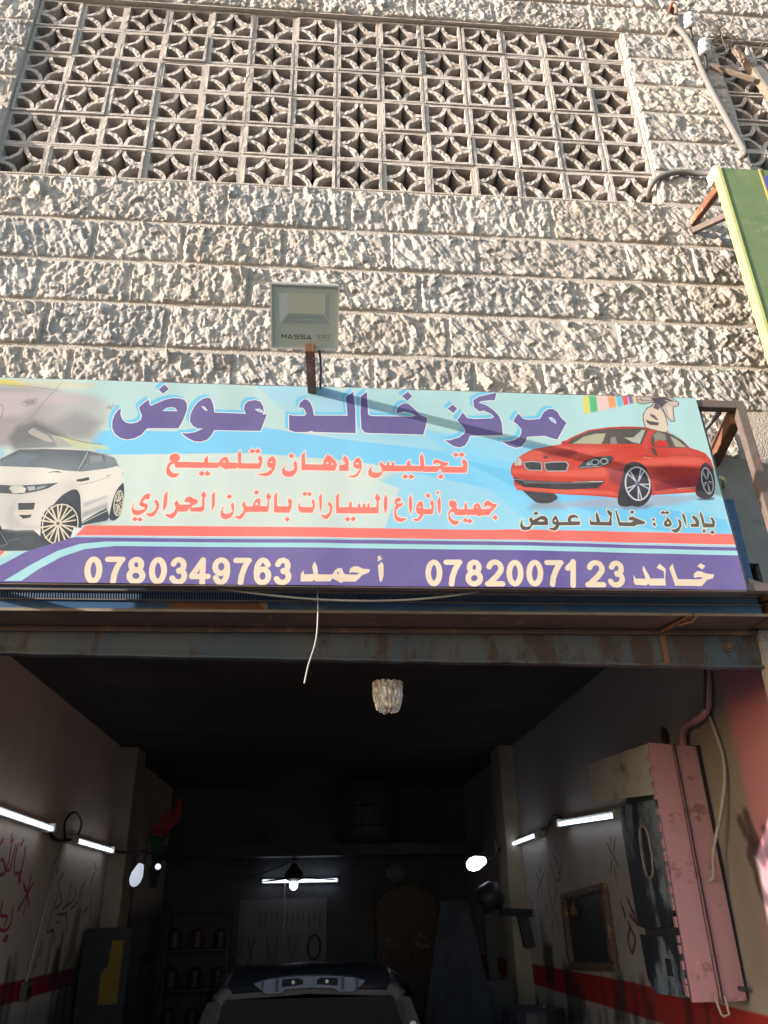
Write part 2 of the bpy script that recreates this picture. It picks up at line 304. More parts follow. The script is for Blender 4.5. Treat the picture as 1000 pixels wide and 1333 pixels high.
7214,1127]],'b':26,'a':0.7},{'c':(150,42,44),'p':[[7393,1123,7543,1172,7819,1133,7801,1043,7514,1014,7402,1056]],'b':38,'a':0.8},{'c':(140,44,58),'p':[[7370,989,7805,1066,7778,932,
7370,880]],'b':26,'a':0.9},{'c':(120,40,56),'p':[[6972,1112,7134,1127,7101,917,6992,980]],'b':34,'a':0.7},{'c':(228,110,96),'p':[[6147,928,6590,901,6979,893,7051,851,6585,862,6162,
887]],'b':15,'a':0.8},{'c':(228,112,98),'p':[[7353,892,7538,927,7742,949,7755,919,7369,871]],'b':13,'a':0.6},{'c':(240,190,180),'l':[7578,928,7680,939,7738,949],'w':4,'b':2},
{'c':(84,78,74),'p':[[6646,1357,6735,1424,6866,1493,7033,1526,7364,1541,7419,1528,7335,1372,7010,1367]]},{'c':(176,178,150),'p':[[6707,1363,6818,1438,6924,1471,7022,1479,6992,1408,
6965,1366]],'b':3},{'c':(140,134,126),'p':[[7060,1433,7103,1444,7111,1370,7046,1368]],'b':6},{'c':(178,182,170),'p':[[7183,1437,7265,1439,7361,1524,7392,1523,7316,1376,7256,1388]],
'b':4},{'c':(206,84,74),'p':[[7335,1372,7419,1528,7465,1527,7409,1420,7385,1327,7329,1337]]},{'c':(82,74,72),'p':[[7418,1379,7453,1487,7526,1522,7642,1483,7730,1401,7752,1346,7432,
1342]]},{'c':(150,148,138),'p':[[7456,1480,7513,1512,7570,1483,7570,1425,7462,1394]],'b':5,'a':0.8},{'c':(170,166,150),'p':[[7615,1468,7673,1428,7740,1351,7639,1357]],'b':4},
{'c':(196,66,60),'p':[[7441,1393,7509,1428,7571,1411,7586,1356,7453,1347]],'b':2},{'c':(190,60,58),'p':[[6605,1379,6643,1393,6671,1367,6624,1342]]},{'c':(90,60,60),'p':[[7407,1339,
7450,1329,7460,1249,7419,1270]],'b':4},{'c':(60,40,44),'l':[7315,1252,7435,1246,7642,1265,7897,1263],'w':3,'b':1},{'c':(226,180,150),'l':[7322,1234,7391,1226],'w':4},{'c':(70,40,
44),'l':[7658,1284,7698,1280],'w':4},{'c':(50,46,50),'l':[6646,1357,6736,1429,6867,1502,7035,1536,7365,1550,7527,1532,7663,1484,7761,1351],'w':3,'a':0.8},{'c':(150,44,42),
'l':[6644,1341,6883,1324,7083,1314,7248,1335],'w':3,'b':2},{'c':(236,140,120),'l':[6641,1318,6757,1287,6728,1218],'w':3,'b':4},{'c':(170,170,172),'p':[[6244,1165,6327,1176,6409,
1165,6404,1080,6278,1077,6246,1112]]},{'c':(44,46,52),'p':[[6255,1156,6326,1165,6396,1158,6393,1089,6287,1086,6259,1116]]},{'c':(170,170,172),'p':[[6424,1161,6505,1176,6624,1179,
6648,1149,6619,1077,6442,1072,6422,1103]]},{'c':(44,46,52),'p':[[6435,1152,6504,1165,6619,1168,6634,1146,6611,1088,6449,1084,6434,1108]]},{'c':(92,92,98),'l':[6270,1157,6271,1086],
'w':2},{'c':(92,92,98),'l':[6286,1157,6287,1086],'w':2},{'c':(92,92,98),'l':[6302,1157,6302,1087],'w':2},{'c':(92,92,98),'l':[6318,1158,6318,1087],'w':2},{'c':(92,92,98),'l':[6333,
1158,6334,1087],'w':2},{'c':(92,92,98),'l':[6349,1159,6350,1088],'w':2},{'c':(92,92,98),'l':[6365,1159,6365,1088],'w':2},{'c':(92,92,98),'l':[6381,1160,6381,1088],'w':2},{'c':(92,
92,98),'l':[6452,1159,6455,1084],'w':2},{'c':(92,92,98),'l':[6468,1160,6471,1084],'w':2},{'c':(92,92,98),'l':[6485,1160,6487,1085],'w':2},{'c':(92,92,98),'l':[6502,1160,6503,1085],
'w':2},{'c':(92,92,98),'l':[6518,1161,6520,1085],'w':2},{'c':(92,92,98),'l':[6535,1161,6536,1086],'w':2},{'c':(92,92,98),'l':[6551,1162,6552,1086],'w':2},{'c':(92,92,98),'l':[6568,
1162,6568,1087],'w':2},{'c':(92,92,98),'l':[6585,1163,6584,1087],'w':2},{'c':(92,92,98),'l':[6601,1163,6600,1087],'w':2},{'c':(92,92,98),'l':[6618,1163,6617,1088],'w':2},{'c':(60,
50,56),'p':[[6423,1219,6460,1229,6470,1216,6437,1201]]},{'c':(60,62,70),'p':[[6719,1115,6784,1186,6910,1234,7032,1244,7061,1222,6998,1153,6894,1124,6753,1107]]},{'c':(190,196,200),
'p':[[6922,1178,6919,1168,6912,1158,6902,1150,6890,1145,6877,1143,6865,1145,6855,1149,6847,1156,6843,1166,6842,1176,6845,1186,6852,1196,6862,1204,6874,1209,6887,1211,6899,1210,
6909,1205,6917,1198,6922,1188],[6908,1178,6906,1171,6901,1164,6895,1159,6887,1156,6879,1154,6871,1155,6864,1158,6859,1163,6856,1169,6856,1176,6858,1183,6863,1190,6869,1195,6877,
1198,6885,1200,6893,1199,6900,1196,6905,1191,6908,1185]]},{'c':(190,196,200),'p':[[7004,1189,7000,1179,6993,1169,6983,1161,6971,1156,6958,1154,6946,1156,6936,1160,6928,1167,6924,
1177,6923,1187,6927,1198,6934,1207,6944,1215,6956,1220,6968,1222,6981,1221,6991,1216,6999,1209,7003,1200],[6987,1189,6985,1182,6981,1177,6975,1172,6968,1169,6960,1168,6953,1169,
6947,1171,6942,1176,6940,1181,6939,1187,6941,1194,6946,1200,6952,1204,6959,1207,6966,1208,6974,1208,6980,1205,6985,1201,6987,1195]]},{'c':(160,168,174),'p':[[6806,1175,6853,1199,
6850,1149,6801,1139]],'b':3},{'c':(220,220,214),'l':[6739,1120,6896,1133,7000,1167],'w':4},{'c':(196,196,190),'p':[[6166,1170,6212,1204,6233,1171,6225,1129,6165,1123]],'b':2},
{'c':(80,70,74),'l':[6190,1181,6182,1132],'w':3},{'c':(58,52,58),'p':[[6139,1012,6158,1004,6230,984,6599,975,6935,996,6931,970,6865,916,6589,897,6223,914,6154,960]]},{'c':(110,104,
108),'p':[[6229,980,6598,971,6795,980,6792,958,6226,949]],'b':5,'a':0.8},{'c':(206,200,192),'l':[6657,972,6795,980,6926,987],'w':4},{'c':(230,220,210),'l':[6803,976,6922,983],
'w':6,'b':1},{'c':(200,190,184),'l':[6137,990,6229,980],'w':4},{'c':(52,46,54),'p':[[7117,1071,7148,1150,7223,1186,7300,1165,7341,1077,7323,922,7237,790,7073,744,7025,807]],
'sm':1},{'c':(48,50,60),'p':[[7352,963,7343,902,7321,844,7288,796,7248,762,7205,745,7162,746,7124,766,7094,803,7075,853,7070,911,7078,972,7099,1031,7131,1080,7172,1116,7216,1134,
7260,1133,7299,1112,7329,1074,7347,1022]]},{'c':(206,202,204),'p':[[7345,990,7337,936,7319,886,7292,845,7258,815,7222,801,7187,802,7155,820,7130,852,7115,895,7110,946,7117,1000,
7135,1050,7162,1093,7196,1124,7232,1139,7269,1138,7301,1119,7326,1086,7341,1041],[7331,987,7324,939,7308,893,7284,855,7255,829,7223,815,7191,817,7164,833,7142,863,7128,903,7125,
949,7131,997,7146,1043,7170,1082,7200,1110,7232,1124,7264,1122,7292,1105,7314,1075,7327,1034]]},{'c':(196,196,206),'l':[7247,963,7331,963],'w':12},{'c':(196,196,206),'l':[7247,963,
7320,920],'w':12},{'c':(196,196,206),'l':[7227,938,7239,821],'w':12},{'c':(196,196,206),'l':[7227,938,7210,815],'w':12},{'c':(196,196,206),'l':[7208,955,7132,882],'w':12},
{'c':(196,196,206),'l':[7208,955,7124,920],'w':12},{'c':(196,196,206),'l':[7216,989,7156,1063],'w':12},{'c':(196,196,206),'l':[7216,989,7180,1094],'w':12},{'c':(196,196,206),
'l':[7240,994,7280,1115],'w':12},{'c':(196,196,206),'l':[7240,994,7303,1094],'w':12},{'c':(120,120,130),'p':[[7238,973,7236,965,7232,958,7227,953,7222,949,7216,948,7211,949,7206,
952,7203,958,7202,964,7202,972,7204,979,7208,986,7213,992,7218,995,7224,996,7229,995,7234,992,7237,987,7238,980]]},{'c':(52,44,56),'p':[[7797,1043,7834,1156,7883,1198,7926,1159,
7934,1024,7885,869,7798,832,7729,887]],'sm':1},{'c':(200,198,204),'p':[[7919,1027,7916,985,7907,945,7893,913,7877,890,7860,880,7843,882,7828,898,7816,924,7809,960,7807,1000,7811,
1043,7820,1083,7833,1116,7849,1139,7867,1150,7884,1147,7899,1132,7911,1104,7918,1068],[7909,1024,7906,986,7898,951,7888,922,7874,902,7860,893,7846,895,7834,909,7825,934,7819,966,
7818,1003,7821,1041,7828,1077,7839,1107,7852,1127,7866,1137,7880,1134,7893,1119,7902,1095,7908,1062]]},{'c':(190,192,204),'l':[7872,1009,7912,1005],'w':7},{'c':(190,192,204),
'l':[7872,1009,7908,974],'w':7},{'c':(190,192,204),'l':[7863,990,7867,896],'w':7},{'c':(190,192,204),'l':[7863,990,7855,893],'w':7},{'c':(190,192,204),'l':[7854,1004,7817,950],
'w':7},{'c':(190,192,204),'l':[7854,1004,7814,978],'w':7},{'c':(190,192,204),'l':[7858,1031,7830,1093],'w':7},{'c':(190,192,204),'l':[7858,1031,7841,1114],'w':7},{'c':(190,192,
204),'l':[7869,1034,7890,1128],'w':7},{'c':(190,192,204),'l':[7869,1034,7900,1112],'w':7},{'c':(70,66,66),'l':[7403,1554,7397,1619,7405,1685,7449,1754,7500,1782,7530,1824,7577,
1825,7573,1771,7602,1705,7608,1612,7595,1514,7478,1530,7414,1551,7403,1554],'w':18,'b':2},{'c':(226,208,190),'p':[[7403,1554,7397,1619,7405,1685,7449,1754,7500,1782,7530,1824,7577,
1825,7573,1771,7602,1705,7608,1612,7595,1514,7478,1530,7414,1551]],'sm':1},{'c':(90,80,84),'p':[[7419,1636,7449,1621,7538,1608,7521,1577,7442,1581,7419,1609]],'b':3},{'c':(110,100,
104),'p':[[7463,1701,7506,1689,7537,1637,7514,1636,7469,1672]],'b':3},{'c':(96,88,92),'p':[[7509,1769,7536,1824,7574,1778,7551,1744]],'b':3},{'c':(70,66,66),'l':[7374,1886,7660,
1899,7713,1871,7758,1831,7746,1797,7704,1789,7689,1741,7682,1628,7650,1627,7620,1679,7606,1732,7602,1772,7556,1838,7472,1822,7411,1806,7370,1818,7374,1886],'w':14,'b':2},{'c':(196,
180,172),'p':[[7374,1886,7660,1899,7713,1871,7758,1831,7746,1797,7704,1789,7689,1741,7682,1628,7650,1627,7620,1679,7606,1732,7602,1772,7556,1838,7472,1822,7411,1806,7370,1818]]},
{'c':(80,72,82),'p':[[7505,1877,7647,1890,7720,1844,7647,1828,7591,1772,7530,1824]],'b':6},{'c':(226,208,190),'p':[[7640,1787,7686,1788,7670,1641,7643,1680]],'b':3},{'c':(70,64,
66),'l':[7379,1852,7476,1842,7559,1854],'w':5,'b':2},{'c':(70,64,66),'l':[7401,1880,7416,1833],'w':5,'b':2},{'c':(226,210,196),'l':[7640,1855,7727,1820],'w':8,'b':3},{'c':(50,60,
80),'l':[2725,1629,2657,1603],'w':4},{'c':(50,60,80),'l':[2672,1635,2704,1589],'w':3},{'c':(60,70,90),'l':[2657,1603,2797,1569],'w':2},{'c':(226,232,236),'p':[[2557,465,8278,452,
8115,-211,2466,-257]]},{'c':(247,124,116),'p':[[2648,487,3780,500,5912,504,6042,513,7987,504,7998,405,6033,415,3969,415,2579,398]]},{'c':(247,124,116),'p':[[893,273,2031,264,2068,
252,2040,219,950,65]]},{'c':(110,98,158),'p':[[2581,385,3970,395,6032,401,8126,379,8115,-211,508,-273,1533,-52,2046,187,2261,268]]},{'c':(170,208,224),'p':[[2579,395,6033,419,8010,
398,8006,384,6032,405,2570,381]]},{'c':(174,220,224),'p':[[2108,10,2283,145,2465,264,2631,326,2834,349,3972,361,6029,367,8018,349,8022,307,6025,325,3974,321,2898,311,2667,281,2503,
213,2347,108,2238,12]]},{'c':(174,216,224),'p':[[2045,193,2148,253,2234,261,2056,136,1041,-269,720,-271]]},{'c':(110,98,158),'p':[[437,-46,8161,-26,8115,-211,508,-273]]},{'c':(122,
204,238),'m':[[[2777,1604,2752,1577,2730,1530,2721,1469,2730,1398,2761,1344,2808,1307,2865,1293,2926,1307,2978,1342,3004,1385,3021,1407,3277,1415,3294,1453,3313,1514,3333,1610,
3327,1671,3302,1711,3250,1725,3193,1723,3137,1703,3083,1672,3027,1635,3013,1645,2998,1699,2962,1664,2926,1619,2939,1580,2960,1537,2958,1494,2929,1464,2881,1451,2838,1458,2803,1489,
2779,1540],[3128,1586,3153,1618,3199,1630,3231,1624,3252,1590]],[[3071,1808,3114,1863,3160,1820,3113,1766]],[[3453,1723,3495,1742,3528,1729,3552,1670,3568,1586,3838,1584,3817,1635,
3823,1682,3854,1719,3912,1732,3957,1715,3982,1666,3992,1605,3979,1582,4018,1583,3997,1501,3973,1412,3582,1406,3562,1356,3530,1308,3476,1286,3419,1291,3359,1326,3310,1367,3363,1367,
3425,1382,3486,1421,3518,1460,3486,1421,3443,1417,3398,1443,3368,1490,3367,1559,3386,1629,3416,1686],[3449,1652,3482,1643,3513,1598,3480,1611],[3910,1634,3946,1642,3976,1627,3991,
1596,3941,1609]],[[4293,1658,4298,1706,4331,1748,4364,1749,4395,1709,4414,1653,4426,1582,4719,1588,4703,1785,4768,1842,4787,1666,4790,1411,4598,1412,4423,1414,4412,1425,4366,1411,
4268,1408,4217,1428,4209,1583,4249,1576,4342,1577,4361,1596,4343,1643,4320,1663]],[[4836,1795,4891,1846,4900,1605,4922,1590,5285,1596,5320,1610,5287,1630,5219,1648,5171,1630,5153,
1621,5154,1670,5180,1711,5222,1737,5263,1731,5316,1675,5361,1620,5422,1589,5412,1525,5380,1413,5118,1414,4904,1414,4866,1421,4840,1460,4833,1603]],[[5203,1814,5260,1863,5296,1814,
5250,1763]],[[5608,1693,5660,1739,5695,1696,5658,1649]],[[5847,1792,5906,1835,5964,1851,6068,1883,6044,1800,5988,1796,5917,1782,5896,1768,5969,1738,6034,1682,6071,1626,6087,1562,
6086,1430,5794,1417,5770,1361,5740,1313,5691,1293,5638,1307,5567,1363,5614,1365,5698,1398,5744,1439,5754,1471,5726,1527,5688,1574,5744,1656,5779,1601,5847,1592,6000,1604,6022,1617,
6004,1649,5937,1684,5895,1673,5849,1717]],[[6192,1581,6245,1665,6285,1609,6333,1599,6439,1614,6483,1689,6529,1723,6571,1725,6610,1693,6631,1636,6678,1580,6629,1498,6572,1400,6521,
1415,6462,1437,6304,1421,6279,1360,6236,1315,6194,1303,6128,1324,6070,1370,6117,1363,6181,1381,6232,1414,6252,1454,6260,1495,6230,1542],[6519,1632,6554,1633,6579,1606,6583,1564,
6542,1592]]],'e':8,'off':(-26,26)},{'c':(240,238,234),'m':[[[2777,1604,2752,1577,2730,1530,2721,1469,2730,1398,2761,1344,2808,1307,2865,1293,2926,1307,2978,1342,3004,1385,3021,
1407,3277,1415,3294,1453,3313,1514,3333,1610,3327,1671,3302,1711,3250,1725,3193,1723,3137,1703,3083,1672,3027,1635,3013,1645,2998,1699,2962,1664,2926,1619,2939,1580,2960,1537,2958,
1494,2929,1464,2881,1451,2838,1458,2803,1489,2779,1540],[3128,1586,3153,1618,3199,1630,3231,1624,3252,1590]],[[3071,1808,3114,1863,3160,1820,3113,1766]],[[3453,1723,3495,1742,3528,
1729,3552,1670,3568,1586,3838,1584,3817,1635,3823,1682,3854,1719,3912,1732,3957,1715,3982,1666,3992,1605,3979,1582,4018,1583,3997,1501,3973,1412,3582,1406,3562,1356,3530,1308,3476,
1286,3419,1291,3359,1326,3310,1367,3363,1367,3425,1382,3486,1421,3518,1460,3486,1421,3443,1417,3398,1443,3368,1490,3367,1559,3386,1629,3416,1686],[3449,1652,3482,1643,3513,1598,
3480,1611],[3910,1634,3946,1642,3976,1627,3991,1596,3941,1609]],[[4293,1658,4298,1706,4331,1748,4364,1749,4395,1709,4414,1653,4426,1582,4719,1588,4703,1785,4768,1842,4787,1666,
4790,1411,4598,1412,4423,1414,4412,1425,4366,1411,4268,1408,4217,1428,4209,1583,4249,1576,4342,1577,4361,1596,4343,1643,4320,1663]],[[4836,1795,4891,1846,4900,1605,4922,1590,5285,
1596,5320,1610,5287,1630,5219,1648,5171,1630,5153,1621,5154,1670,5180,1711,5222,1737,5263,1731,5316,1675,5361,1620,5422,1589,5412,1525,5380,1413,5118,1414,4904,1414,4866,1421,4840,
1460,4833,1603]],[[5203,1814,5260,1863,5296,1814,5250,1763]],[[5608,1693,5660,1739,5695,1696,5658,1649]],[[5847,1792,5906,1835,5964,1851,6068,1883,6044,1800,5988,1796,5917,1782,
5896,1768,5969,1738,6034,1682,6071,1626,6087,1562,6086,1430,5794,1417,5770,1361,5740,1313,5691,1293,5638,1307,5567,1363,5614,1365,5698,1398,5744,1439,5754,1471,5726,1527,5688,1574,
5744,1656,5779,1601,5847,1592,6000,1604,6022,1617,6004,1649,5937,1684,5895,1673,5849,1717]],[[6192,1581,6245,1665,6285,1609,6333,1599,6439,1614,6483,1689,6529,1723,6571,1725,6610,
1693,6631,1636,6678,1580,6629,1498,6572,1400,6521,1415,6462,1437,6304,1421,6279,1360,6236,1315,6194,1303,6128,1324,6070,1370,6117,1363,6181,1381,6232,1414,6252,1454,6260,1495,6230,
1542],[6519,1632,6554,1633,6579,1606,6583,1564,6542,1592]]],'e':8},{'c':(104,94,152),'m':[[[2777,1604,2752,1577,2730,1530,2721,1469,2730,1398,2761,1344,2808,1307,2865,1293,2926,
1307,2978,1342,3004,1385,3021,1407,3277,1415,3294,1453,3313,1514,3333,1610,3327,1671,3302,1711,3250,1725,3193,1723,3137,1703,3083,1672,3027,1635,3013,1645,2998,1699,2962,1664,2926,
1619,2939,1580,2960,1537,2958,1494,2929,1464,2881,1451,2838,1458,2803,1489,2779,1540],[3128,1586,3153,1618,3199,1630,3231,1624,3252,1590]],[[3071,1808,3114,1863,3160,1820,3113,
1766]],[[3453,1723,3495,1742,3528,1729,3552,1670,3568,1586,3838,1584,3817,1635,3823,1682,3854,1719,3912,1732,3957,1715,3982,1666,3992,1605,3979,1582,4018,1583,3997,1501,3973,1412,
3582,1406,3562,1356,3530,1308,3476,1286,3419,1291,3359,1326,3310,1367,3363,1367,3425,1382,3486,1421,3518,1460,3486,1421,3443,1417,3398,1443,3368,1490,3367,1559,3386,1629,3416,
1686],[3449,1652,3482,1643,3513,1598,3480,1611],[3910,1634,3946,1642,3976,1627,3991,1596,3941,1609]],[[4293,1658,4298,1706,4331,1748,4364,1749,4395,1709,4414,1653,4426,1582,4719,
1588,4703,1785,4768,1842,4787,1666,4790,1411,4598,1412,4423,1414,4412,1425,4366,1411,4268,1408,4217,1428,4209,1583,4249,1576,4342,1577,4361,1596,4343,1643,4320,1663]],[[4836,1795,
4891,1846,4900,1605,4922,1590,5285,1596,5320,1610,5287,1630,5219,1648,5171,1630,5153,1621,5154,1670,5180,1711,5222,1737,5263,1731,5316,1675,5361,1620,5422,1589,5412,1525,5380,1413,
5118,1414,4904,1414,4866,1421,4840,1460,4833,1603]],[[5203,1814,5260,1863,5296,1814,5250,1763]],[[5608,1693,5660,1739,5695,1696,5658,1649]],[[5847,1792,5906,1835,5964,1851,6068,
1883,6044,1800,5988,1796,5917,1782,5896,1768,5969,1738,6034,1682,6071,1626,6087,1562,6086,1430,5794,1417,5770,1361,5740,1313,5691,1293,5638,1307,5567,1363,5614,1365,5698,1398,5744,
1439,5754,1471,5726,1527,5688,1574,5744,1656,5779,1601,5847,1592,6000,1604,6022,1617,6004,1649,5937,1684,5895,1673,5849,1717]],[[6192,1581,6245,1665,6285,1609,6333,1599,6439,1614,
6483,1689,6529,1723,6571,1725,6610,1693,6631,1636,6678,1580,6629,1498,6572,1400,6521,1415,6462,1437,6304,1421,6279,1360,6236,1315,6194,1303,6128,1324,6070,1370,6117,1363,6181,1381,
6232,1414,6252,1454,6260,1495,6230,1542],[6519,1632,6554,1633,6579,1606,6583,1564,6542,1592]]]},{'c':(246,232,220),'m':[[[3235,1112,3235,1138,3247,1159,3273,1168,3300,1163,3323,
1135,3320,1109,3303,1088,3520,1085,3523,1125,3550,1155,3555,1086,3640,1086,3659,1120,3685,1142,3709,1143,3722,1115,3728,1091,3805,1086,3793,1174,3814,1215,3825,1170,3829,1086,3970,
1087,3982,1106,3963,1131,3971,1152,3982,1171,4001,1143,4005,1106,3998,1064,3986,1036,3814,1032,3801,1044,3795,1032,3724,1028,3711,1018,3674,1041,3646,1055,3644,1033,3531,1032,3524,
1040,3516,1031,3291,1030,3278,1072,3257,1061,3242,1035,3255,999,3283,976,3336,976,3317,950,3288,934,3252,943,3225,971,3219,1009,3223,1055,3240,1084,3255,1089],[3674,1103,3690,1103,
3698,1090,3684,1087]],[[3485,977,3509,1006,3538,979,3513,951]],[[3533,979,3557,1007,3586,980,3562,953]],[[3887,1205,3912,1234,3941,1207,3915,1178]],[[3934,1206,3959,1236,3988,1208,
3962,1180]],[[3954,983,4005,990,4049,1003,4073,1025,4092,1051,4074,1043,4051,1055,4041,1086,4052,1128,4078,1161,4101,1156,4116,1125,4118,1078,4110,1036,4090,994,4060,968,4024,967,
3988,976],[4067,1106,4078,1112,4091,1100,4077,1091]],[[4207,1093,4190,1069,4171,1032,4175,994,4194,971,4225,963,4261,971,4287,999,4299,1041,4297,1088,4282,1129,4263,1097,4273,1061,
4265,1032,4232,1018,4200,1026,4191,1048]],[[4218,1170,4244,1197,4272,1171,4246,1144]],[[4329,1180,4357,1221,4365,1092,4514,1090,4518,1141,4549,1194,4591,1164,4618,1133,4631,1091,
4619,1044,4606,1033,4479,1032,4333,1033],[4534,1109,4546,1120,4561,1110,4546,1094],[4579,1100,4591,1111,4603,1099,4591,1086]],[[4651,1089,4691,1098,4700,1114,4678,1140,4691,1185,
4719,1167,4731,1125,4731,1036,4649,1034]],[[4715,989,4769,992,4796,1009,4824,1059,4792,1058,4767,1084,4771,1126,4797,1164,4819,1168,4840,1133,4842,1075,4828,1023,4805,986,4778,970,
4742,977],[4789,1111,4804,1119,4816,1106,4801,1097]],[[4941,1099,4914,1072,4895,1035,4897,998,4917,975,4953,969,4985,977,5009,1001,5018,1036,5160,1039,5211,1040,5234,1043,5344,
1041,5354,1048,5367,1039,5483,1042,5512,1076,5525,1050,5530,1037,5737,1041,5751,1098,5749,1152,5723,1183,5701,1150,5714,1119,5704,1099,5532,1097,5579,1110,5585,1137,5534,1146,5498,
1166,5470,1166,5455,1144,5456,1112,5478,1128,5505,1129,5519,1114,5504,1101,5379,1097,5373,1184,5359,1225,5339,1184,5342,1098,5261,1099,5251,1160,5223,1122,5226,1098,5120,1095,5115,
1135,5096,1119,5097,1098,5077,1097,5075,1139,5052,1118,5056,1097,5031,1098,5006,1134,4989,1105,5005,1074,5012,1038,4977,1021,4941,1025,4922,1041,4925,1067]],[[5183,990,5210,1016,
5236,991,5209,964]],[[5233,989,5261,1016,5286,990,5259,963]],[[5486,997,5514,1024,5540,998,5511,971]],[[5628,1217,5657,1245,5682,1218,5653,1191]],[[5680,1221,5709,1248,5734,1222,
5705,1194]],[[3001,718,2989,686,2982,649,2989,609,3011,587,3043,583,3076,602,3100,629,3110,665,3102,688,3069,696,3063,710,3080,733,3107,729,3112,738,3117,766,3111,784,3087,784,
3061,760,3046,723,3036,687,3044,669,3085,656,3087,642,3049,631,3014,630,2995,649,2995,681]],[[2997,549,3017,572,3041,550,3022,527]],[[3038,547,3058,570,3082,548,3063,526]],[[3096,
602,3142,607,3169,633,3175,667,3164,698,3151,707,3168,733,3193,699,3198,658,3185,613,3165,581,3143,570,3118,582]],[[3226,768,3250,815,3258,709,3253,659,3233,620,3228,690]],[[3250,
601,3289,601,3319,620,3328,647,3328,670,3313,697,3332,729,3360,686,3436,690,3447,700,3423,713,3398,708,3394,730,3413,758,3437,764,3467,746,3507,728,3495,696,3460,682,3454,663,3529,
669,3537,679,3534,761,3522,779,3541,819,3569,771,3552,757,3561,652,3545,627,3453,627,3441,658,3425,626,3350,625,3338,589,3320,564,3301,561,3268,578]],[[3609,781,3633,817,3640,690,
3621,626]],[[3724,691,3705,668,3692,631,3695,590,3713,566,3741,563,3776,578,3794,610,3799,651,3796,692,3785,720,3770,694,3778,660,3788,638,3769,617,3737,611,3713,622,3707,650]],
[[3730,767,3753,793,3775,768,3752,745]],[[3803,591,3847,598,3871,630,3875,662,3857,694,3875,731,3893,690,3906,681,3946,684,3952,714,3971,751,3995,761,4008,743,4007,688,4063,687,
4065,744,4049,776,4064,816,4096,777,4077,744,4080,666,4070,634,3897,631,3879,594,3864,568,3845,564,3820,575],[3965,714,3981,719,3995,696,3970,696]],[[3949,811,3970,835,3994,812,
3970,786]],[[4117,787,4139,822,4146,689,4234,688,4243,706,4228,738,4246,768,4265,739,4265,688,4248,630,4121,630]],[[4210,569,4231,594,4254,572,4234,545]],[[4336,754,4329,731,4330,
694,4348,685,4430,684,4437,706,4422,733,4436,763,4453,734,4454,687,4435,632,4341,633,4320,653,4316,703]],[[4345,806,4367,830,4390,807,4368,783]],[[4383,805,4405,829,4428,806,4406,
782]],[[4486,780,4508,821,4511,693,4497,628,4489,711]],[[4499,615,4540,611,4568,634,4578,667,4575,694,4557,712,4572,740,4596,704,4596,658,4582,612,4557,575,4528,583]],[[4625,788,
4648,824,4652,687,4732,693,4734,725,4754,755,4757,693,4802,691,4803,713,4825,736,4827,692,4845,692,4848,714,4870,737,4871,693,4884,693,4886,714,4903,738,4904,694,4959,695,4964,749,
4948,781,4966,824,4998,782,4980,749,4978,638,4740,633,4736,644,4728,635,4628,633]],[[4698,581,4722,606,4746,582,4722,557]],[[4745,584,4769,609,4792,585,4769,560]],[[5023,778,5044,
821,5054,769,5050,685,5034,630,5021,694]],[[5135,785,5114,766,5111,733,5125,719,5113,696,5107,650,5108,604,5126,569,5167,564,5201,582,5209,598,5156,600,5131,618,5122,650,5129,678,
5154,701,5184,721,5186,744,5163,734,5134,734,5130,743,5160,755,5169,774,5157,788]],[[5233,782,5254,823,5261,755,5259,690,5244,632,5230,698]],[[5256,590,5298,598,5328,634,5299,642,
5288,672,5294,718,5320,758,5345,757,5352,719,5351,687,5414,688,5423,707,5410,739,5426,779,5442,749,5439,693,5426,639,5353,638,5331,599,5305,572,5276,575],[5310,709,5323,714,5333,
696,5318,695]],[[5373,812,5398,838,5420,813,5393,786]],[[5472,759,5493,814,5501,760,5497,680,5481,636,5473,694]],[[5472,854,5487,862,5484,848,5499,843,5473,824,5468,835]],[[5568,
752,5582,773,5607,773,5632,758,5638,730,5629,711,5640,693,5697,694,5699,731,5718,763,5722,694,5771,695,5778,728,5805,752,5824,748,5836,711,5843,694,5916,703,5926,722,5892,730,5865,
711,5867,749,5892,778,5921,769,5945,748,5979,746,5968,723,5931,680,5898,639,5835,638,5821,625,5789,642,5767,639,5710,638,5702,645,5696,635,5616,636,5601,664,5584,664,5568,640,5577,
612,5601,587,5650,582,5632,554,5606,541,5574,562,5557,603,5558,654,5575,682,5595,701,5574,715],[5797,719,5807,721,5813,708,5802,706]],[[5673,589,5699,614,5720,589,5695,564]],
[[5711,583,5736,608,5758,584,5733,558]],[[5927,619,5953,645,5975,620,5949,595]]],'e':8},{'c':(246,128,118),'m':[[[3235,1112,3235,1138,3247,1159,3273,1168,3300,1163,3323,1135,3320,
1109,3303,1088,3520,1085,3523,1125,3550,1155,3555,1086,3640,1086,3659,1120,3685,1142,3709,1143,3722,1115,3728,1091,3805,1086,3793,1174,3814,1215,3825,1170,3829,1086,3970,1087,3982,
1106,3963,1131,3971,1152,3982,1171,4001,1143,4005,1106,3998,1064,3986,1036,3814,1032,3801,1044,3795,1032,3724,1028,3711,1018,3674,1041,3646,1055,3644,1033,3531,1032,3524,1040,3516,
1031,3291,1030,3278,1072,3257,1061,3242,1035,3255,999,3283,976,3336,976,3317,950,3288,934,3252,943,3225,971,3219,1009,3223,1055,3240,1084,3255,1089],[3674,1103,3690,1103,3698,1090,
3684,1087]],[[3485,977,3509,1006,3538,979,3513,951]],[[3533,979,3557,1007,3586,980,3562,953]],[[3887,1205,3912,1234,3941,1207,3915,1178]],[[3934,1206,3959,1236,3988,1208,3962,
1180]],[[3954,983,4005,990,4049,1003,4073,1025,4092,1051,4074,1043,4051,1055,4041,1086,4052,1128,4078,1161,4101,1156,4116,1125,4118,1078,4110,1036,4090,994,4060,968,4024,967,3988,
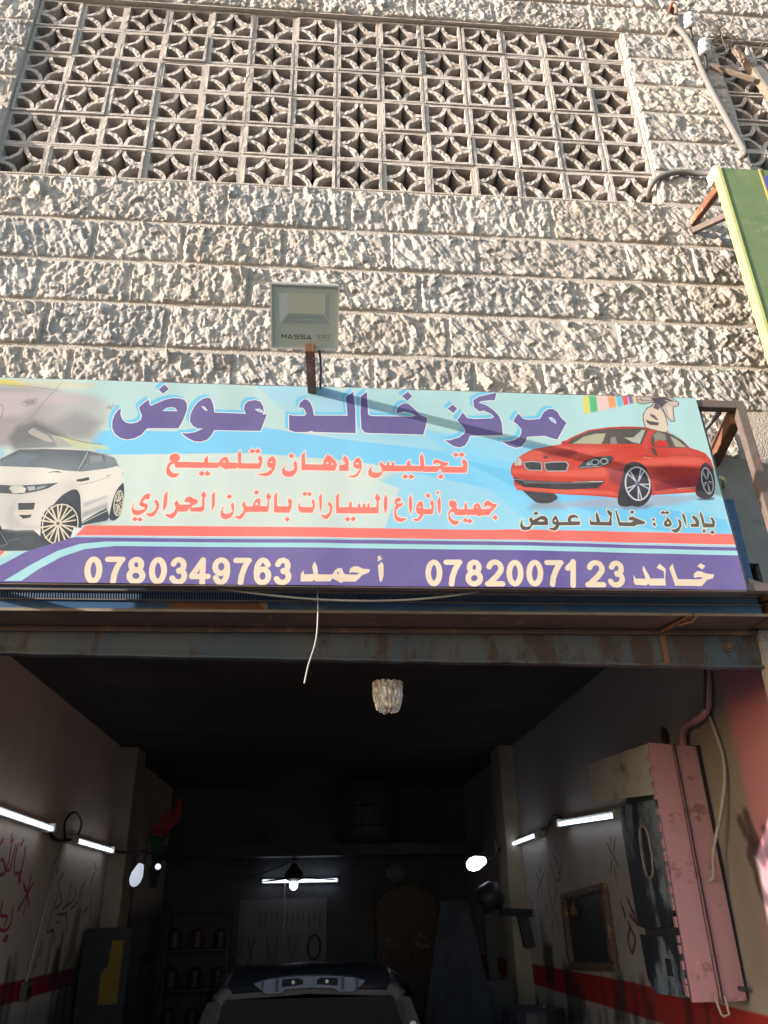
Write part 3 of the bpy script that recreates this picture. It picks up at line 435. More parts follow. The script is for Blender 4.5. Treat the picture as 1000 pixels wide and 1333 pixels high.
976],[4067,1106,4078,1112,4091,1100,4077,1091]],[[4207,1093,4190,1069,4171,1032,4175,994,4194,971,4225,963,4261,971,4287,999,4299,1041,4297,1088,4282,1129,4263,1097,4273,1061,4265,
1032,4232,1018,4200,1026,4191,1048]],[[4218,1170,4244,1197,4272,1171,4246,1144]],[[4329,1180,4357,1221,4365,1092,4514,1090,4518,1141,4549,1194,4591,1164,4618,1133,4631,1091,4619,
1044,4606,1033,4479,1032,4333,1033],[4534,1109,4546,1120,4561,1110,4546,1094],[4579,1100,4591,1111,4603,1099,4591,1086]],[[4651,1089,4691,1098,4700,1114,4678,1140,4691,1185,4719,
1167,4731,1125,4731,1036,4649,1034]],[[4715,989,4769,992,4796,1009,4824,1059,4792,1058,4767,1084,4771,1126,4797,1164,4819,1168,4840,1133,4842,1075,4828,1023,4805,986,4778,970,4742,
977],[4789,1111,4804,1119,4816,1106,4801,1097]],[[4941,1099,4914,1072,4895,1035,4897,998,4917,975,4953,969,4985,977,5009,1001,5018,1036,5160,1039,5211,1040,5234,1043,5344,1041,
5354,1048,5367,1039,5483,1042,5512,1076,5525,1050,5530,1037,5737,1041,5751,1098,5749,1152,5723,1183,5701,1150,5714,1119,5704,1099,5532,1097,5579,1110,5585,1137,5534,1146,5498,1166,
5470,1166,5455,1144,5456,1112,5478,1128,5505,1129,5519,1114,5504,1101,5379,1097,5373,1184,5359,1225,5339,1184,5342,1098,5261,1099,5251,1160,5223,1122,5226,1098,5120,1095,5115,1135,
5096,1119,5097,1098,5077,1097,5075,1139,5052,1118,5056,1097,5031,1098,5006,1134,4989,1105,5005,1074,5012,1038,4977,1021,4941,1025,4922,1041,4925,1067]],[[5183,990,5210,1016,5236,
991,5209,964]],[[5233,989,5261,1016,5286,990,5259,963]],[[5486,997,5514,1024,5540,998,5511,971]],[[5628,1217,5657,1245,5682,1218,5653,1191]],[[5680,1221,5709,1248,5734,1222,5705,
1194]],[[3001,718,2989,686,2982,649,2989,609,3011,587,3043,583,3076,602,3100,629,3110,665,3102,688,3069,696,3063,710,3080,733,3107,729,3112,738,3117,766,3111,784,3087,784,3061,760,
3046,723,3036,687,3044,669,3085,656,3087,642,3049,631,3014,630,2995,649,2995,681]],[[2997,549,3017,572,3041,550,3022,527]],[[3038,547,3058,570,3082,548,3063,526]],[[3096,602,3142,
607,3169,633,3175,667,3164,698,3151,707,3168,733,3193,699,3198,658,3185,613,3165,581,3143,570,3118,582]],[[3226,768,3250,815,3258,709,3253,659,3233,620,3228,690]],[[3250,601,3289,
601,3319,620,3328,647,3328,670,3313,697,3332,729,3360,686,3436,690,3447,700,3423,713,3398,708,3394,730,3413,758,3437,764,3467,746,3507,728,3495,696,3460,682,3454,663,3529,669,3537,
679,3534,761,3522,779,3541,819,3569,771,3552,757,3561,652,3545,627,3453,627,3441,658,3425,626,3350,625,3338,589,3320,564,3301,561,3268,578]],[[3609,781,3633,817,3640,690,3621,
626]],[[3724,691,3705,668,3692,631,3695,590,3713,566,3741,563,3776,578,3794,610,3799,651,3796,692,3785,720,3770,694,3778,660,3788,638,3769,617,3737,611,3713,622,3707,650]],[[3730,
767,3753,793,3775,768,3752,745]],[[3803,591,3847,598,3871,630,3875,662,3857,694,3875,731,3893,690,3906,681,3946,684,3952,714,3971,751,3995,761,4008,743,4007,688,4063,687,4065,744,
4049,776,4064,816,4096,777,4077,744,4080,666,4070,634,3897,631,3879,594,3864,568,3845,564,3820,575],[3965,714,3981,719,3995,696,3970,696]],[[3949,811,3970,835,3994,812,3970,786]],
[[4117,787,4139,822,4146,689,4234,688,4243,706,4228,738,4246,768,4265,739,4265,688,4248,630,4121,630]],[[4210,569,4231,594,4254,572,4234,545]],[[4336,754,4329,731,4330,694,4348,
685,4430,684,4437,706,4422,733,4436,763,4453,734,4454,687,4435,632,4341,633,4320,653,4316,703]],[[4345,806,4367,830,4390,807,4368,783]],[[4383,805,4405,829,4428,806,4406,782]],
[[4486,780,4508,821,4511,693,4497,628,4489,711]],[[4499,615,4540,611,4568,634,4578,667,4575,694,4557,712,4572,740,4596,704,4596,658,4582,612,4557,575,4528,583]],[[4625,788,4648,
824,4652,687,4732,693,4734,725,4754,755,4757,693,4802,691,4803,713,4825,736,4827,692,4845,692,4848,714,4870,737,4871,693,4884,693,4886,714,4903,738,4904,694,4959,695,4964,749,4948,
781,4966,824,4998,782,4980,749,4978,638,4740,633,4736,644,4728,635,4628,633]],[[4698,581,4722,606,4746,582,4722,557]],[[4745,584,4769,609,4792,585,4769,560]],[[5023,778,5044,821,
5054,769,5050,685,5034,630,5021,694]],[[5135,785,5114,766,5111,733,5125,719,5113,696,5107,650,5108,604,5126,569,5167,564,5201,582,5209,598,5156,600,5131,618,5122,650,5129,678,5154,
701,5184,721,5186,744,5163,734,5134,734,5130,743,5160,755,5169,774,5157,788]],[[5233,782,5254,823,5261,755,5259,690,5244,632,5230,698]],[[5256,590,5298,598,5328,634,5299,642,5288,
672,5294,718,5320,758,5345,757,5352,719,5351,687,5414,688,5423,707,5410,739,5426,779,5442,749,5439,693,5426,639,5353,638,5331,599,5305,572,5276,575],[5310,709,5323,714,5333,696,
5318,695]],[[5373,812,5398,838,5420,813,5393,786]],[[5472,759,5493,814,5501,760,5497,680,5481,636,5473,694]],[[5472,854,5487,862,5484,848,5499,843,5473,824,5468,835]],[[5568,752,
5582,773,5607,773,5632,758,5638,730,5629,711,5640,693,5697,694,5699,731,5718,763,5722,694,5771,695,5778,728,5805,752,5824,748,5836,711,5843,694,5916,703,5926,722,5892,730,5865,711,
5867,749,5892,778,5921,769,5945,748,5979,746,5968,723,5931,680,5898,639,5835,638,5821,625,5789,642,5767,639,5710,638,5702,645,5696,635,5616,636,5601,664,5584,664,5568,640,5577,612,
5601,587,5650,582,5632,554,5606,541,5574,562,5557,603,5558,654,5575,682,5595,701,5574,715],[5797,719,5807,721,5813,708,5802,706]],[[5673,589,5699,614,5720,589,5695,564]],[[5711,
583,5736,608,5758,584,5733,558]],[[5927,619,5953,645,5975,620,5949,595]]]},{'c':(238,226,204),'m':[[[6187,613,6163,582,6154,543,6165,510,6196,503,6233,514,6260,554,6393,557,6397,
612,6379,639,6347,643,6313,625,6269,599,6256,634,6235,604,6248,569,6236,544,6203,534,6178,548,6174,578],[6310,595,6339,609,6366,601,6360,589,6318,588]],[[6278,663,6306,685,6324,
664,6297,645]],[[6389,527,6435,533,6461,558,6431,572,6436,612,6463,651,6479,633,6488,588,6566,590,6565,620,6587,650,6626,661,6652,647,6664,617,6640,631,6603,626,6590,600,6613,594,
6674,595,6659,560,6489,556,6471,523,6446,505,6415,511],[6448,598,6461,611,6470,595,6456,588]],[[6756,629,6767,597,6811,594,6811,660,6829,691,6839,630,6843,595,6918,596,6937,647,
6917,682,6922,718,6961,683,6946,632,6940,562,6751,563]],[[6989,704,7000,716,7012,643,7016,598,7107,597,7137,611,7092,620,7101,645,7130,654,7169,636,7238,602,7221,582,7164,576,7129,
560,6999,561]],[[7113,691,7135,712,7156,697,7134,674]],[[7294,629,7309,641,7324,629,7307,611]],[[7292,586,7313,601,7323,579,7308,560]],[[7427,660,7457,622,7465,586,7442,563,7404,
560,7392,580,7401,610,7425,626],[7421,601,7437,611,7443,596,7427,583]],[[7381,691,7408,710,7422,697,7446,711,7463,691,7440,680,7421,687,7397,679]],[[7446,536,7489,541,7522,567,
7529,603,7518,643,7551,618,7547,573,7514,522,7487,506,7461,516]],[[7569,664,7579,703,7593,665,7595,614,7585,561,7578,614]],[[7629,594,7674,595,7674,621,7652,651,7661,676,7695,657,
7711,616,7695,563,7627,564]],[[7727,688,7741,719,7753,658,7753,602,7821,598,7822,628,7811,654,7835,659,7850,614,7832,563,7733,561,7730,616]],[[7724,541,7753,546,7740,531,7753,521,
7722,510]],[[7784,522,7808,537,7827,517,7800,499]]],'e':8},{'c':(88,84,80),'m':[[[6187,613,6163,582,6154,543,6165,510,6196,503,6233,514,6260,554,6393,557,6397,612,6379,639,6347,
643,6313,625,6269,599,6256,634,6235,604,6248,569,6236,544,6203,534,6178,548,6174,578],[6310,595,6339,609,6366,601,6360,589,6318,588]],[[6278,663,6306,685,6324,664,6297,645]],
[[6389,527,6435,533,6461,558,6431,572,6436,612,6463,651,6479,633,6488,588,6566,590,6565,620,6587,650,6626,661,6652,647,6664,617,6640,631,6603,626,6590,600,6613,594,6674,595,6659,
560,6489,556,6471,523,6446,505,6415,511],[6448,598,6461,611,6470,595,6456,588]],[[6756,629,6767,597,6811,594,6811,660,6829,691,6839,630,6843,595,6918,596,6937,647,6917,682,6922,
718,6961,683,6946,632,6940,562,6751,563]],[[6989,704,7000,716,7012,643,7016,598,7107,597,7137,611,7092,620,7101,645,7130,654,7169,636,7238,602,7221,582,7164,576,7129,560,6999,
561]],[[7113,691,7135,712,7156,697,7134,674]],[[7294,629,7309,641,7324,629,7307,611]],[[7292,586,7313,601,7323,579,7308,560]],[[7427,660,7457,622,7465,586,7442,563,7404,560,7392,
580,7401,610,7425,626],[7421,601,7437,611,7443,596,7427,583]],[[7381,691,7408,710,7422,697,7446,711,7463,691,7440,680,7421,687,7397,679]],[[7446,536,7489,541,7522,567,7529,603,
7518,643,7551,618,7547,573,7514,522,7487,506,7461,516]],[[7569,664,7579,703,7593,665,7595,614,7585,561,7578,614]],[[7629,594,7674,595,7674,621,7652,651,7661,676,7695,657,7711,616,
7695,563,7627,564]],[[7727,688,7741,719,7753,658,7753,602,7821,598,7822,628,7811,654,7835,659,7850,614,7832,563,7733,561,7730,616]],[[7724,541,7753,546,7740,531,7753,521,7722,
510]],[[7784,522,7808,537,7827,517,7800,499]]]},{'c':(240,220,196),'m':[[[4374,125,4355,89,4355,30,4449,31,4460,46,4471,31,4591,34,4603,60,4641,39,4671,22,4692,34,4785,35,4811,58,
4837,90,4892,112,4901,141,4845,145,4803,166,4768,163,4743,144,4736,107,4756,114,4794,112,4820,105,4794,94,4709,95,4692,107,4679,146,4649,147,4624,129,4603,92,4491,90,4483,154,4462,
202,4443,158,4455,94,4383,89],[4637,110,4651,112,4658,97,4645,97]],[[4966,172,4994,208,5011,180,5009,88,4996,46,4979,31,4969,105]],[[4960,245,4980,262,4993,254,4980,243,5008,236,
4966,209,4960,220,4971,228]],[[7055,122,7068,88,7150,89,7137,169,7150,204,7179,129,7189,89,7304,91,7314,154,7257,186,7290,223,7334,175,7312,85,7308,30,7173,29,7163,47,7149,30,7059,
34,7044,54]],[[7365,184,7401,225,7408,144,7419,86,7601,89,7643,101,7617,109,7560,102,7564,134,7594,160,7633,160,7668,141,7738,134,7720,99,7667,84,7611,29,7386,29,7377,97]],[[7609,
204,7642,233,7679,208,7647,177]]]},{'c':(240,220,196),'l':[2805,105,2801,130,2793,153,2784,172,2772,187,2759,195,2747,196,2735,191,2726,179,2719,162,2715,141,2714,117,2717,92,2723,
68,2732,47,2743,30,2755,19,2767,14,2779,16,2790,25,2798,39,2804,58,2806,81,2805,105],'w':45},{'c':(240,220,196),'l':[2858,197,2969,199],'w':45},{'c':(240,220,196),'l':[2964,196,
2936,133,2922,70,2921,13],'w':45},{'c':(240,220,196),'l':[3117,155,3114,169,3107,182,3097,192,3084,198,3072,199,3060,195,3050,187,3043,175,3040,161,3042,146,3047,132,3056,121,3067,
113,3080,109,3092,111,3103,117,3112,127,3116,140,3117,155],'w':45},{'c':(240,220,196),'l':[3137,63,3133,77,3126,90,3115,101,3101,108,3086,111,3072,110,3058,105,3048,95,3040,83,
3037,69,3039,55,3044,41,3054,29,3066,20,3080,15,3095,14,3109,17,3121,25,3130,35,3136,49,3137,63],'w':45},{'c':(240,220,196),'l':[3296,109,3292,133,3285,156,3276,176,3264,190,3252,
199,3239,200,3227,195,3217,183,3209,166,3204,144,3203,120,3205,95,3210,71,3218,50,3229,33,3241,22,3253,17,3266,19,3277,27,3286,42,3292,61,3296,84,3296,109],'w':45},{'c':(240,220,
196),'l':[3363,166,3367,181,3375,192,3386,200,3399,203,3412,200,3424,193,3434,181,3440,166,3442,151,3440,135,3433,122,3424,112,3412,106],'w':45},{'c':(240,220,196),'l':[3409,113,
3422,110,3435,104,3445,94,3452,81,3455,68,3455,54,3451,41,3443,30,3433,21,3421,16,3407,15,3394,18,3382,25,3372,35,3364,47],'w':45},{'c':(240,220,196),'l':[3596,10,3586,205],
'w':45},{'c':(240,220,196),'l':[3586,201,3514,73],'w':45},{'c':(240,220,196),'l':[3512,64,3634,66],'w':45},{'c':(240,220,196),'l':[3778,150,3776,167,3769,182,3759,194,3747,203,
3733,206,3719,205,3706,198,3696,188,3689,174,3685,157,3686,140,3691,124,3699,111,3711,100,3724,94,3738,93,3751,97,3763,106,3772,118,3777,133,3778,150],'w':45},{'c':(240,220,196),
'l':[3780,128,3781,113,3781,98,3780,83,3778,70,3775,57,3770,45,3765,35,3759,28,3752,22,3745,18,3737,17,3730,18,3722,22,3715,27,3708,35,3702,45,3697,57],'w':45},{'c':(240,220,196),
'l':[3844,205,3944,206],'w':45},{'c':(240,220,196),'l':[3939,204,3911,139,3895,76,3890,18],'w':45},{'c':(240,220,196),'l':[4103,75,4101,92,4095,107,4085,119,4073,128,4060,131,4046,
130,4033,123,4023,113,4016,99,4012,83,4012,66,4017,50,4025,36,4036,26,4048,20,4062,19,4075,23,4087,31,4096,44,4101,59,4103,75],'w':45},{'c':(240,220,196),'l':[4010,96,4009,111,
4010,126,4011,141,4013,155,4017,168,4022,180,4027,190,4033,198,4040,204,4047,208,4055,209,4062,208,4070,204,4077,198,4083,190,4089,180,4094,168],'w':45},{'c':(240,220,196),
'l':[4173,172,4179,187,4187,198,4199,206,4212,209,4224,206,4236,199,4245,187,4250,172,4251,156,4248,141,4241,127,4231,117,4219,112],'w':45},{'c':(240,220,196),'l':[4216,118,4229,
115,4241,109,4251,99,4257,86,4260,72,4259,58,4254,45,4246,34,4235,26,4222,21,4209,20,4196,23,4184,29,4175,39,4168,51],'w':45},{'c':(240,220,196),'l':[5459,118,5459,143,5455,166,
5448,185,5438,200,5427,208,5415,210,5402,204,5390,192,5380,175,5373,153,5368,129,5367,104,5370,80,5375,59,5384,42,5394,31,5406,26,5418,28,5431,36,5441,51,5450,70,5456,93,5459,118],
'w':45},{'c':(240,220,196),'l':[5517,210,5626,212],'w':45},{'c':(240,220,196),'l':[5621,209,5584,145,5560,82,5550,24],'w':45},{'c':(240,220,196),'l':[5780,167,5779,182,5774,195,
5766,205,5755,211,5742,212,5730,208,5719,200,5710,188,5705,174,5704,159,5707,145,5714,133,5724,125,5736,122,5748,123,5760,129,5770,139,5777,152,5780,167],'w':45},{'c':(240,220,
196),'l':[5784,75,5783,89,5778,103,5769,113,5757,121,5743,124,5728,122,5714,117,5702,107,5693,95,5688,81,5687,66,5690,52,5698,40,5708,31,5721,26,5736,25,5750,29,5763,36,5774,47,
5781,60,5784,75],'w':45},{'c':(240,220,196),'l':[5863,173,5869,186,5877,197,5887,207,5899,213,5911,216,5924,215,5935,211,5945,204,5953,194,5958,181,5960,168,5959,154,5955,140,5920,
93,5853,30],'w':45},{'c':(240,220,196),'l':[5841,26,5961,28],'w':45},{'c':(240,220,196),'l':[6117,122,6118,147,6115,170,6109,190,6100,204,6089,213,6076,214,6063,209,6050,197,6039,
180,6031,158,6025,133,6023,108,6024,84,6029,62,6036,45,6047,34,6059,29,6071,31,6084,39,6096,54,6106,73,6113,97,6117,122],'w':45},{'c':(240,220,196),'l':[6280,123,6281,148,6278,171,
6272,191,6263,206,6252,214,6239,216,6226,210,6214,198,6202,181,6194,159,6188,134,6185,109,6186,85,6190,63,6198,46,6208,35,6220,30,6233,32,6246,40,6258,55,6268,74,6275,98,6280,123],
'w':45},{'c':(240,220,196),'l':[6344,216,6459,218],'w':45},{'c':(240,220,196),'l':[6453,215,6411,151,6382,87,6368,28],'w':45},{'c':(240,220,196),'l':[6563,228,6537,22],'w':45},
{'c':(240,220,196),'l':[6559,216,6510,169],'w':45},{'c':(240,220,196),'l':[6693,178,6700,192,6709,203,6720,213,6733,219,6747,222,6760,221,6771,217,6782,210,6789,199,6794,187,6796,
173,6794,159,6789,145,6749,98,6674,33],'w':45},{'c':(240,220,196),'l':[6661,30,6789,31],'w':45},{'c':(240,220,196),'l':[6878,184,6886,199,6897,211,6910,219,6924,222,6938,219,6948,
212,6956,200,6959,185,6958,169,6952,153,6942,139,6930,129,6916,123],'w':45},{'c':(240,220,196),'l':[6914,130,6928,127,6939,120,6948,110,6952,98,6953,84,6950,69,6942,56,6932,45,
6919,36,6905,31,6891,30,6877,33,6866,40,6857,50,6853,62],'w':45}]
RIGHT_WALL_ART=[{'c':(188,176,170),'p':[[-200,-120,4000,-120,4000,1680,-200,1680]],'b':0,'a':1.0},{'c':(170,160,156),'p':[[0,960,3800,960,3800,1480,0,1480]],'b':60,'a':0.6},{'c':(138,128,122),
'p':[[200,520,500,520,500,1120,200,1240]],'b':90,'a':1.0},{'c':(186,122,136),'p':[[-200,500,340,500,320,840,336,1440,-200,1440]],'b':22,'a':1.0},{'c':(160,122,142),'p':[[-200,500,
380,500,360,680,160,880,-200,880]],'b':50,'a':0.8},{'c':(176,40,40),'p':[[-200,452,3800,408,3800,468,1160,516,-200,512]],'b':2,'a':1.0},{'c':(150,150,152),'p':[[-200,-120,3800,
-120,3800,320,-200,400]],'b':40,'a':0.7},{'c':(40,38,48),'p':[[1266,461,1286,449,1282,172,1254,143]],'b':16,'a':0.61},{'c':(40,38,48),'p':[[783,323,818,311,811,130,771,111]],
'b':16,'a':0.41},{'c':(40,38,48),'p':[[3387,442,3422,430,3415,188,3375,163]],'b':16,'a':0.61},{'c':(40,38,48),'p':[[1021,485,1057,473,1050,218,1009,191]],'b':16,'a':0.67},{'c':(40,
38,48),'p':[[2479,336,2512,324,2505,51,2467,22]],'b':16,'a':0.45},{'c':(40,38,48),'p':[[686,545,709,533,705,223,674,191]],'b':16,'a':0.73},{'c':(40,38,48),'p':[[2599,559,2620,547,
2616,215,2587,180]],'b':16,'a':0.52},{'c':(40,38,48),'p':[[3219,548,3230,536,3228,390,3207,374]],'b':16,'a':0.40},{'c':(40,38,48),'p':[[3303,433,3331,421,3325,229,3291,208]],
'b':16,'a':0.55},{'c':(40,38,48),'p':[[1680,411,1707,399,1701,127,1668,99]],'b':16,'a':0.75},{'c':(40,38,48),'p':[[2509,561,2544,549,2537,164,2497,124]],'b':16,'a':0.63},{'c':(40,
38,48),'p':[[1056,543,1095,531,1087,170,1044,133]],'b':16,'a':0.58},{'c':(40,38,48),'p':[[2598,374,2633,362,2626,94,2586,66]],'b':16,'a':0.44},{'c':(40,38,48),'p':[[777,542,817,
530,809,397,765,382]],'b':16,'a':0.70},{'c':(40,38,48),'p':[[1749,359,1766,347,1763,23,1737,-9]],'b':16,'a':0.73},{'c':(40,38,48),'p':[[723,479,733,467,731,158,711,126]],'b':16,
'a':0.46},{'c':(40,38,48),'p':[[3066,574,3090,562,3085,175,3054,135]],'b':16,'a':0.45},{'c':(40,38,48),'p':[[815,475,824,463,822,300,803,283]],'b':16,'a':0.50},{'c':(40,38,48),
'p':[[2309,360,2318,348,2316,-2,2297,-38]],'b':16,'a':0.45},{'c':(40,38,48),'p':[[3284,553,3304,541,3300,304,3272,279]],'b':16,'a':0.56},{'c':(40,38,48),'p':[[2402,474,2428,462,
2423,181,2390,151]],'b':16,'a':0.77},{'c':(40,38,48),'p':[[2019,432,2050,420,2044,245,2007,226]],'b':16,'a':0.45},{'c':(40,38,48),'p':[[3337,455,3363,443,3358,332,3325,319]],
'b':16,'a':0.50},{'c':(40,38,48),'p':[[2223,325,2251,313,2246,28,2211,-1]],'b':16,'a':0.33},{'c':(40,38,48),'p':[[2356,441,2386,429,2380,222,2344,200]],'b':16,'a':0.65},{'c':(40,
38,48),'p':[[2666,325,2676,313,2674,16,2654,-14]],'b':16,'a':0.78},{'c':(40,38,48),'p':[[1303,438,1330,426,1324,229,1291,208]],'b':16,'a':0.48},{'c':(40,38,48),'p':[[1475,415,1502,
403,1497,211,1463,191]],'b':16,'a':0.48},{'c':(40,38,48),'p':[[2762,326,2788,314,2783,1,2750,-31]],'b':16,'a':0.45},{'c':(40,38,48),'p':[[1223,528,1238,516,1235,356,1211,339]],
'b':16,'a':0.51},{'c':(40,38,48),'p':[[2554,346,2572,334,2569,133,2542,111]],'b':16,'a':0.71},{'c':(40,38,48),'p':[[1827,542,1841,530,1838,328,1815,306]],'b':16,'a':0.62},{'c':(40,
38,48),'p':[[3077,437,3092,425,3089,283,3065,268]],'b':16,'a':0.56},{'c':(40,38,48),'p':[[1134,529,1169,517,1162,358,1122,341]],'b':16,'a':0.43},{'c':(40,38,48),'p':[[2860,486,
2894,474,2887,270,2848,248]],'b':16,'a':0.36},{'c':(40,38,48),'p':[[1417,526,1434,514,1430,309,1405,287]],'b':16,'a':0.50},{'c':(40,38,48),'p':[[1775,426,1812,414,1805,262,1763,
246]],'b':16,'a':0.30},{'c':(40,38,48),'p':[[3241,548,3280,536,3272,307,3229,283]],'b':16,'a':0.77},{'c':(40,38,48),'p':[[3196,377,3228,365,3222,23,3184,-11]],'b':16,'a':0.63},
{'c':(40,38,48),'p':[[2053,395,2072,383,2068,211,2041,193]],'b':16,'a':0.33},{'c':(40,38,48),'p':[[2248,394,2282,382,2275,262,2236,248]],'b':16,'a':0.75},{'c':(40,38,48),
'p':[[2542,560,2579,548,2571,188,2530,151]],'b':16,'a':0.58},{'c':(40,38,48),'p':[[636,513,650,501,647,309,624,289]],'b':16,'a':0.63},{'c':(40,38,48),'p':[[2069,427,2107,415,2100,
136,2057,107]],'b':16,'a':0.47},{'c':(40,38,48),'p':[[1306,544,1330,532,1325,204,1294,171]],'b':16,'a':0.47},{'c':(40,38,48),'p':[[1152,459,1186,447,1179,291,1140,274]],'b':16,
'a':0.69},{'c':(60,90,150),'p':[[2996,385,3031,393,3016,308]],'b':10,'a':0.7},{'c':(210,210,215),'p':[[1640,371,1665,379,1660,299]],'b':10,'a':0.7},{'c':(60,90,150),'p':[[1699,292,
1752,300,1719,194]],'b':10,'a':0.7},{'c':(60,60,70),'p':[[720,173,778,181,740,68]],'b':10,'a':0.7},{'c':(150,60,110),'p':[[823,300,843,308,843,273]],'b':10,'a':0.7},{'c':(150,60,
110),'p':[[1603,269,1632,277,1623,229]],'b':10,'a':0.7},{'c':(90,120,110),'p':[[1454,194,1466,202,1474,102]],'b':10,'a':0.7},{'c':(60,90,150),'p':[[2667,318,2697,326,2687,238]],
'b':10,'a':0.7},{'c':(60,90,150),'p':[[2634,266,2676,274,2654,203]],'b':10,'a':0.7},{'c':(150,60,110),'p':[[1568,298,1600,306,1588,209]],'b':10,'a':0.7},{'c':(90,120,110),
'p':[[1798,228,1823,236,1818,149]],'b':10,'a':0.7},{'c':(210,210,215),'p':[[2688,222,2742,230,2708,109]],'b':10,'a':0.7},{'c':(150,60,110),'p':[[1573,411,1590,419,1593,322]],
'b':10,'a':0.7},{'c':(90,120,110),'p':[[3041,364,3091,372,3061,278]],'b':10,'a':0.7},{'c':(60,90,150),'p':[[2507,317,2558,325,2527,226]],'b':10,'a':0.7},{'c':(60,60,70),'p':[[1831,
226,1845,234,1851,196]],'b':10,'a':0.7},{'c':(210,210,215),'p':[[858,406,909,414,878,352]],'b':10,'a':0.7},{'c':(60,90,150),'p':[[2815,167,2860,175,2835,63]],'b':10,'a':0.7},
{'c':(60,90,150),'p':[[3076,322,3090,330,3096,225]],'b':10,'a':0.7},{'c':(60,90,150),'p':[[1929,360,1968,368,1949,330]],'b':10,'a':0.7},{'c':(90,120,110),'p':[[2038,314,2059,322,
2058,286]],'b':10,'a':0.7},{'c':(60,60,70),'p':[[3195,340,3237,348,3215,245]],'b':10,'a':0.7},{'c':(60,60,70),'p':[[1623,262,1680,270,1643,187]],'b':10,'a':0.7},{'c':(210,210,215),
'p':[[3112,265,3171,273,3132,203]],'b':10,'a':0.7},{'c':(90,120,110),'p':[[2543,204,2591,212,2563,117]],'b':10,'a':0.7},{'c':(60,60,70),'p':[[1944,295,1999,303,1964,260]],'b':10,
'a':0.7},{'c':(90,120,110),'p':[[849,369,906,377,869,290]],'b':10,'a':0.7},{'c':(210,210,215),'p':[[2831,198,2850,206,2851,126]],'b':10,'a':0.7},{'c':(90,120,110),'p':[[3030,398,
3088,406,3050,348]],'b':10,'a':0.7},{'c':(90,120,110),'p':[[2433,275,2473,283,2453,228]],'b':10,'a':0.7},{'c':(60,60,70),'p':[[1165,166,1216,174,1185,126]],'b':10,'a':0.7},
{'c':(60,60,70),'p':[[2081,226,2130,234,2101,192]],'b':10,'a':0.7},{'c':(90,120,110),'p':[[3177,294,3199,302,3197,216]],'b':10,'a':0.7},{'c':(60,90,150),'p':[[2944,342,2979,350,
2964,250]],'b':10,'a':0.7},{'c':(60,90,150),'p':[[2827,272,2861,280,2847,229]],'b':10,'a':0.7},{'c':(60,90,150),'p':[[1210,360,1268,368,1230,255]],'b':10,'a':0.7},{'c':(150,60,
110),'p':[[1229,213,1248,221,1249,130]],'b':10,'a':0.7},{'c':(150,60,110),'p':[[2355,170,2375,178,2375,145]],'b':10,'a':0.7},{'c':(60,90,150),'p':[[1076,185,1094,193,1096,139]],
'b':10,'a':0.7},{'c':(60,60,70),'p':[[2975,170,3015,178,2995,82]],'b':10,'a':0.7},{'c':(60,60,70),'p':[[617,253,648,261,637,225]],'b':10,'a':0.7},{'c':(60,60,70),'p':[[2275,367,
2305,375,2295,293]],'b':10,'a':0.7},{'c':(60,60,70),'p':[[909,236,927,244,929,128]],'b':10,'a':0.7},{'c':(150,60,110),'p':[[2962,187,3007,195,2982,130]],'b':10,'a':0.7},{'c':(150,
60,110),'p':[[1771,345,1788,353,1791,231]],'b':10,'a':0.7},{'c':(90,120,110),'p':[[1480,318,1497,326,1500,249]],'b':10,'a':0.7},{'c':(90,120,110),'p':[[1515,361,1563,369,1535,
276]],'b':10,'a':0.7},{'c':(150,60,110),'p':[[2498,201,2553,209,2518,116]],'b':10,'a':0.7},{'c':(210,210,215),'p':[[920,420,976,428,940,336]],'b':10,'a':0.7},{'c':(150,60,110),
'p':[[2288,277,2332,285,2308,211]],'b':10,'a':0.7},{'c':(60,90,150),'p':[[1412,209,1429,217,1432,171]],'b':10,'a':0.7},{'c':(60,60,70),'p':[[2039,321,2068,329,2059,274]],'b':10,
'a':0.7},{'c':(60,90,150),'p':[[1596,404,1631,412,1616,357]],'b':10,'a':0.7},{'c':(150,60,110),'p':[[2408,304,2465,312,2428,239]],'b':10,'a':0.7},{'c':(60,60,70),'p':[[2703,179,
2756,187,2723,148]],'b':10,'a':0.7},{'c':(60,90,150),'p':[[1303,187,1342,195,1323,76]],'b':10,'a':0.7},{'c':(90,120,110),'p':[[891,355,923,363,911,261]],'b':10,'a':0.7},{'c':(90,
120,110),'p':[[2720,369,2762,377,2740,263]],'b':10,'a':0.7},{'c':(210,210,215),'p':[[2675,312,2714,320,2695,272]],'b':10,'a':0.7},{'c':(60,90,150),'p':[[1250,378,1302,386,1270,
314]],'b':10,'a':0.7},{'c':(40,38,48),'l':[2287,814,2325,743,2304,660],'w':7,'a':0.8,'b':2,'sm':1},{'c':(40,38,48),'l':[2268,748,2179,668],'w':7,'a':0.8,'b':2,'sm':1},{'c':(40,38,
48),'l':[2244,655,2247,604,2232,560],'w':7,'a':0.8,'b':2,'sm':1},{'c':(40,38,48),'l':[2046,852,2022,823],'w':7,'a':0.8,'b':2,'sm':1},{'c':(40,38,48),'l':[2097,820,2048,790,2028,
751],'w':7,'a':0.8,'b':2,'sm':1},{'c':(40,38,48),'l':[1988,816,2082,768,2108,752],'w':7,'a':0.8,'b':2,'sm':1},{'c':(40,38,48),'l':[2046,824,2028,837],'w':7,'a':0.8,'b':2,'sm':1},
{'c':(40,38,48),'l':[1863,850,1819,790,1752,798],'w':7,'a':0.8,'b':2,'sm':1},{'c':(40,38,48),'l':[1825,878,1768,835,1773,799],'w':7,'a':0.8,'b':2,'sm':1},{'c':(40,38,48),'l':[1730,
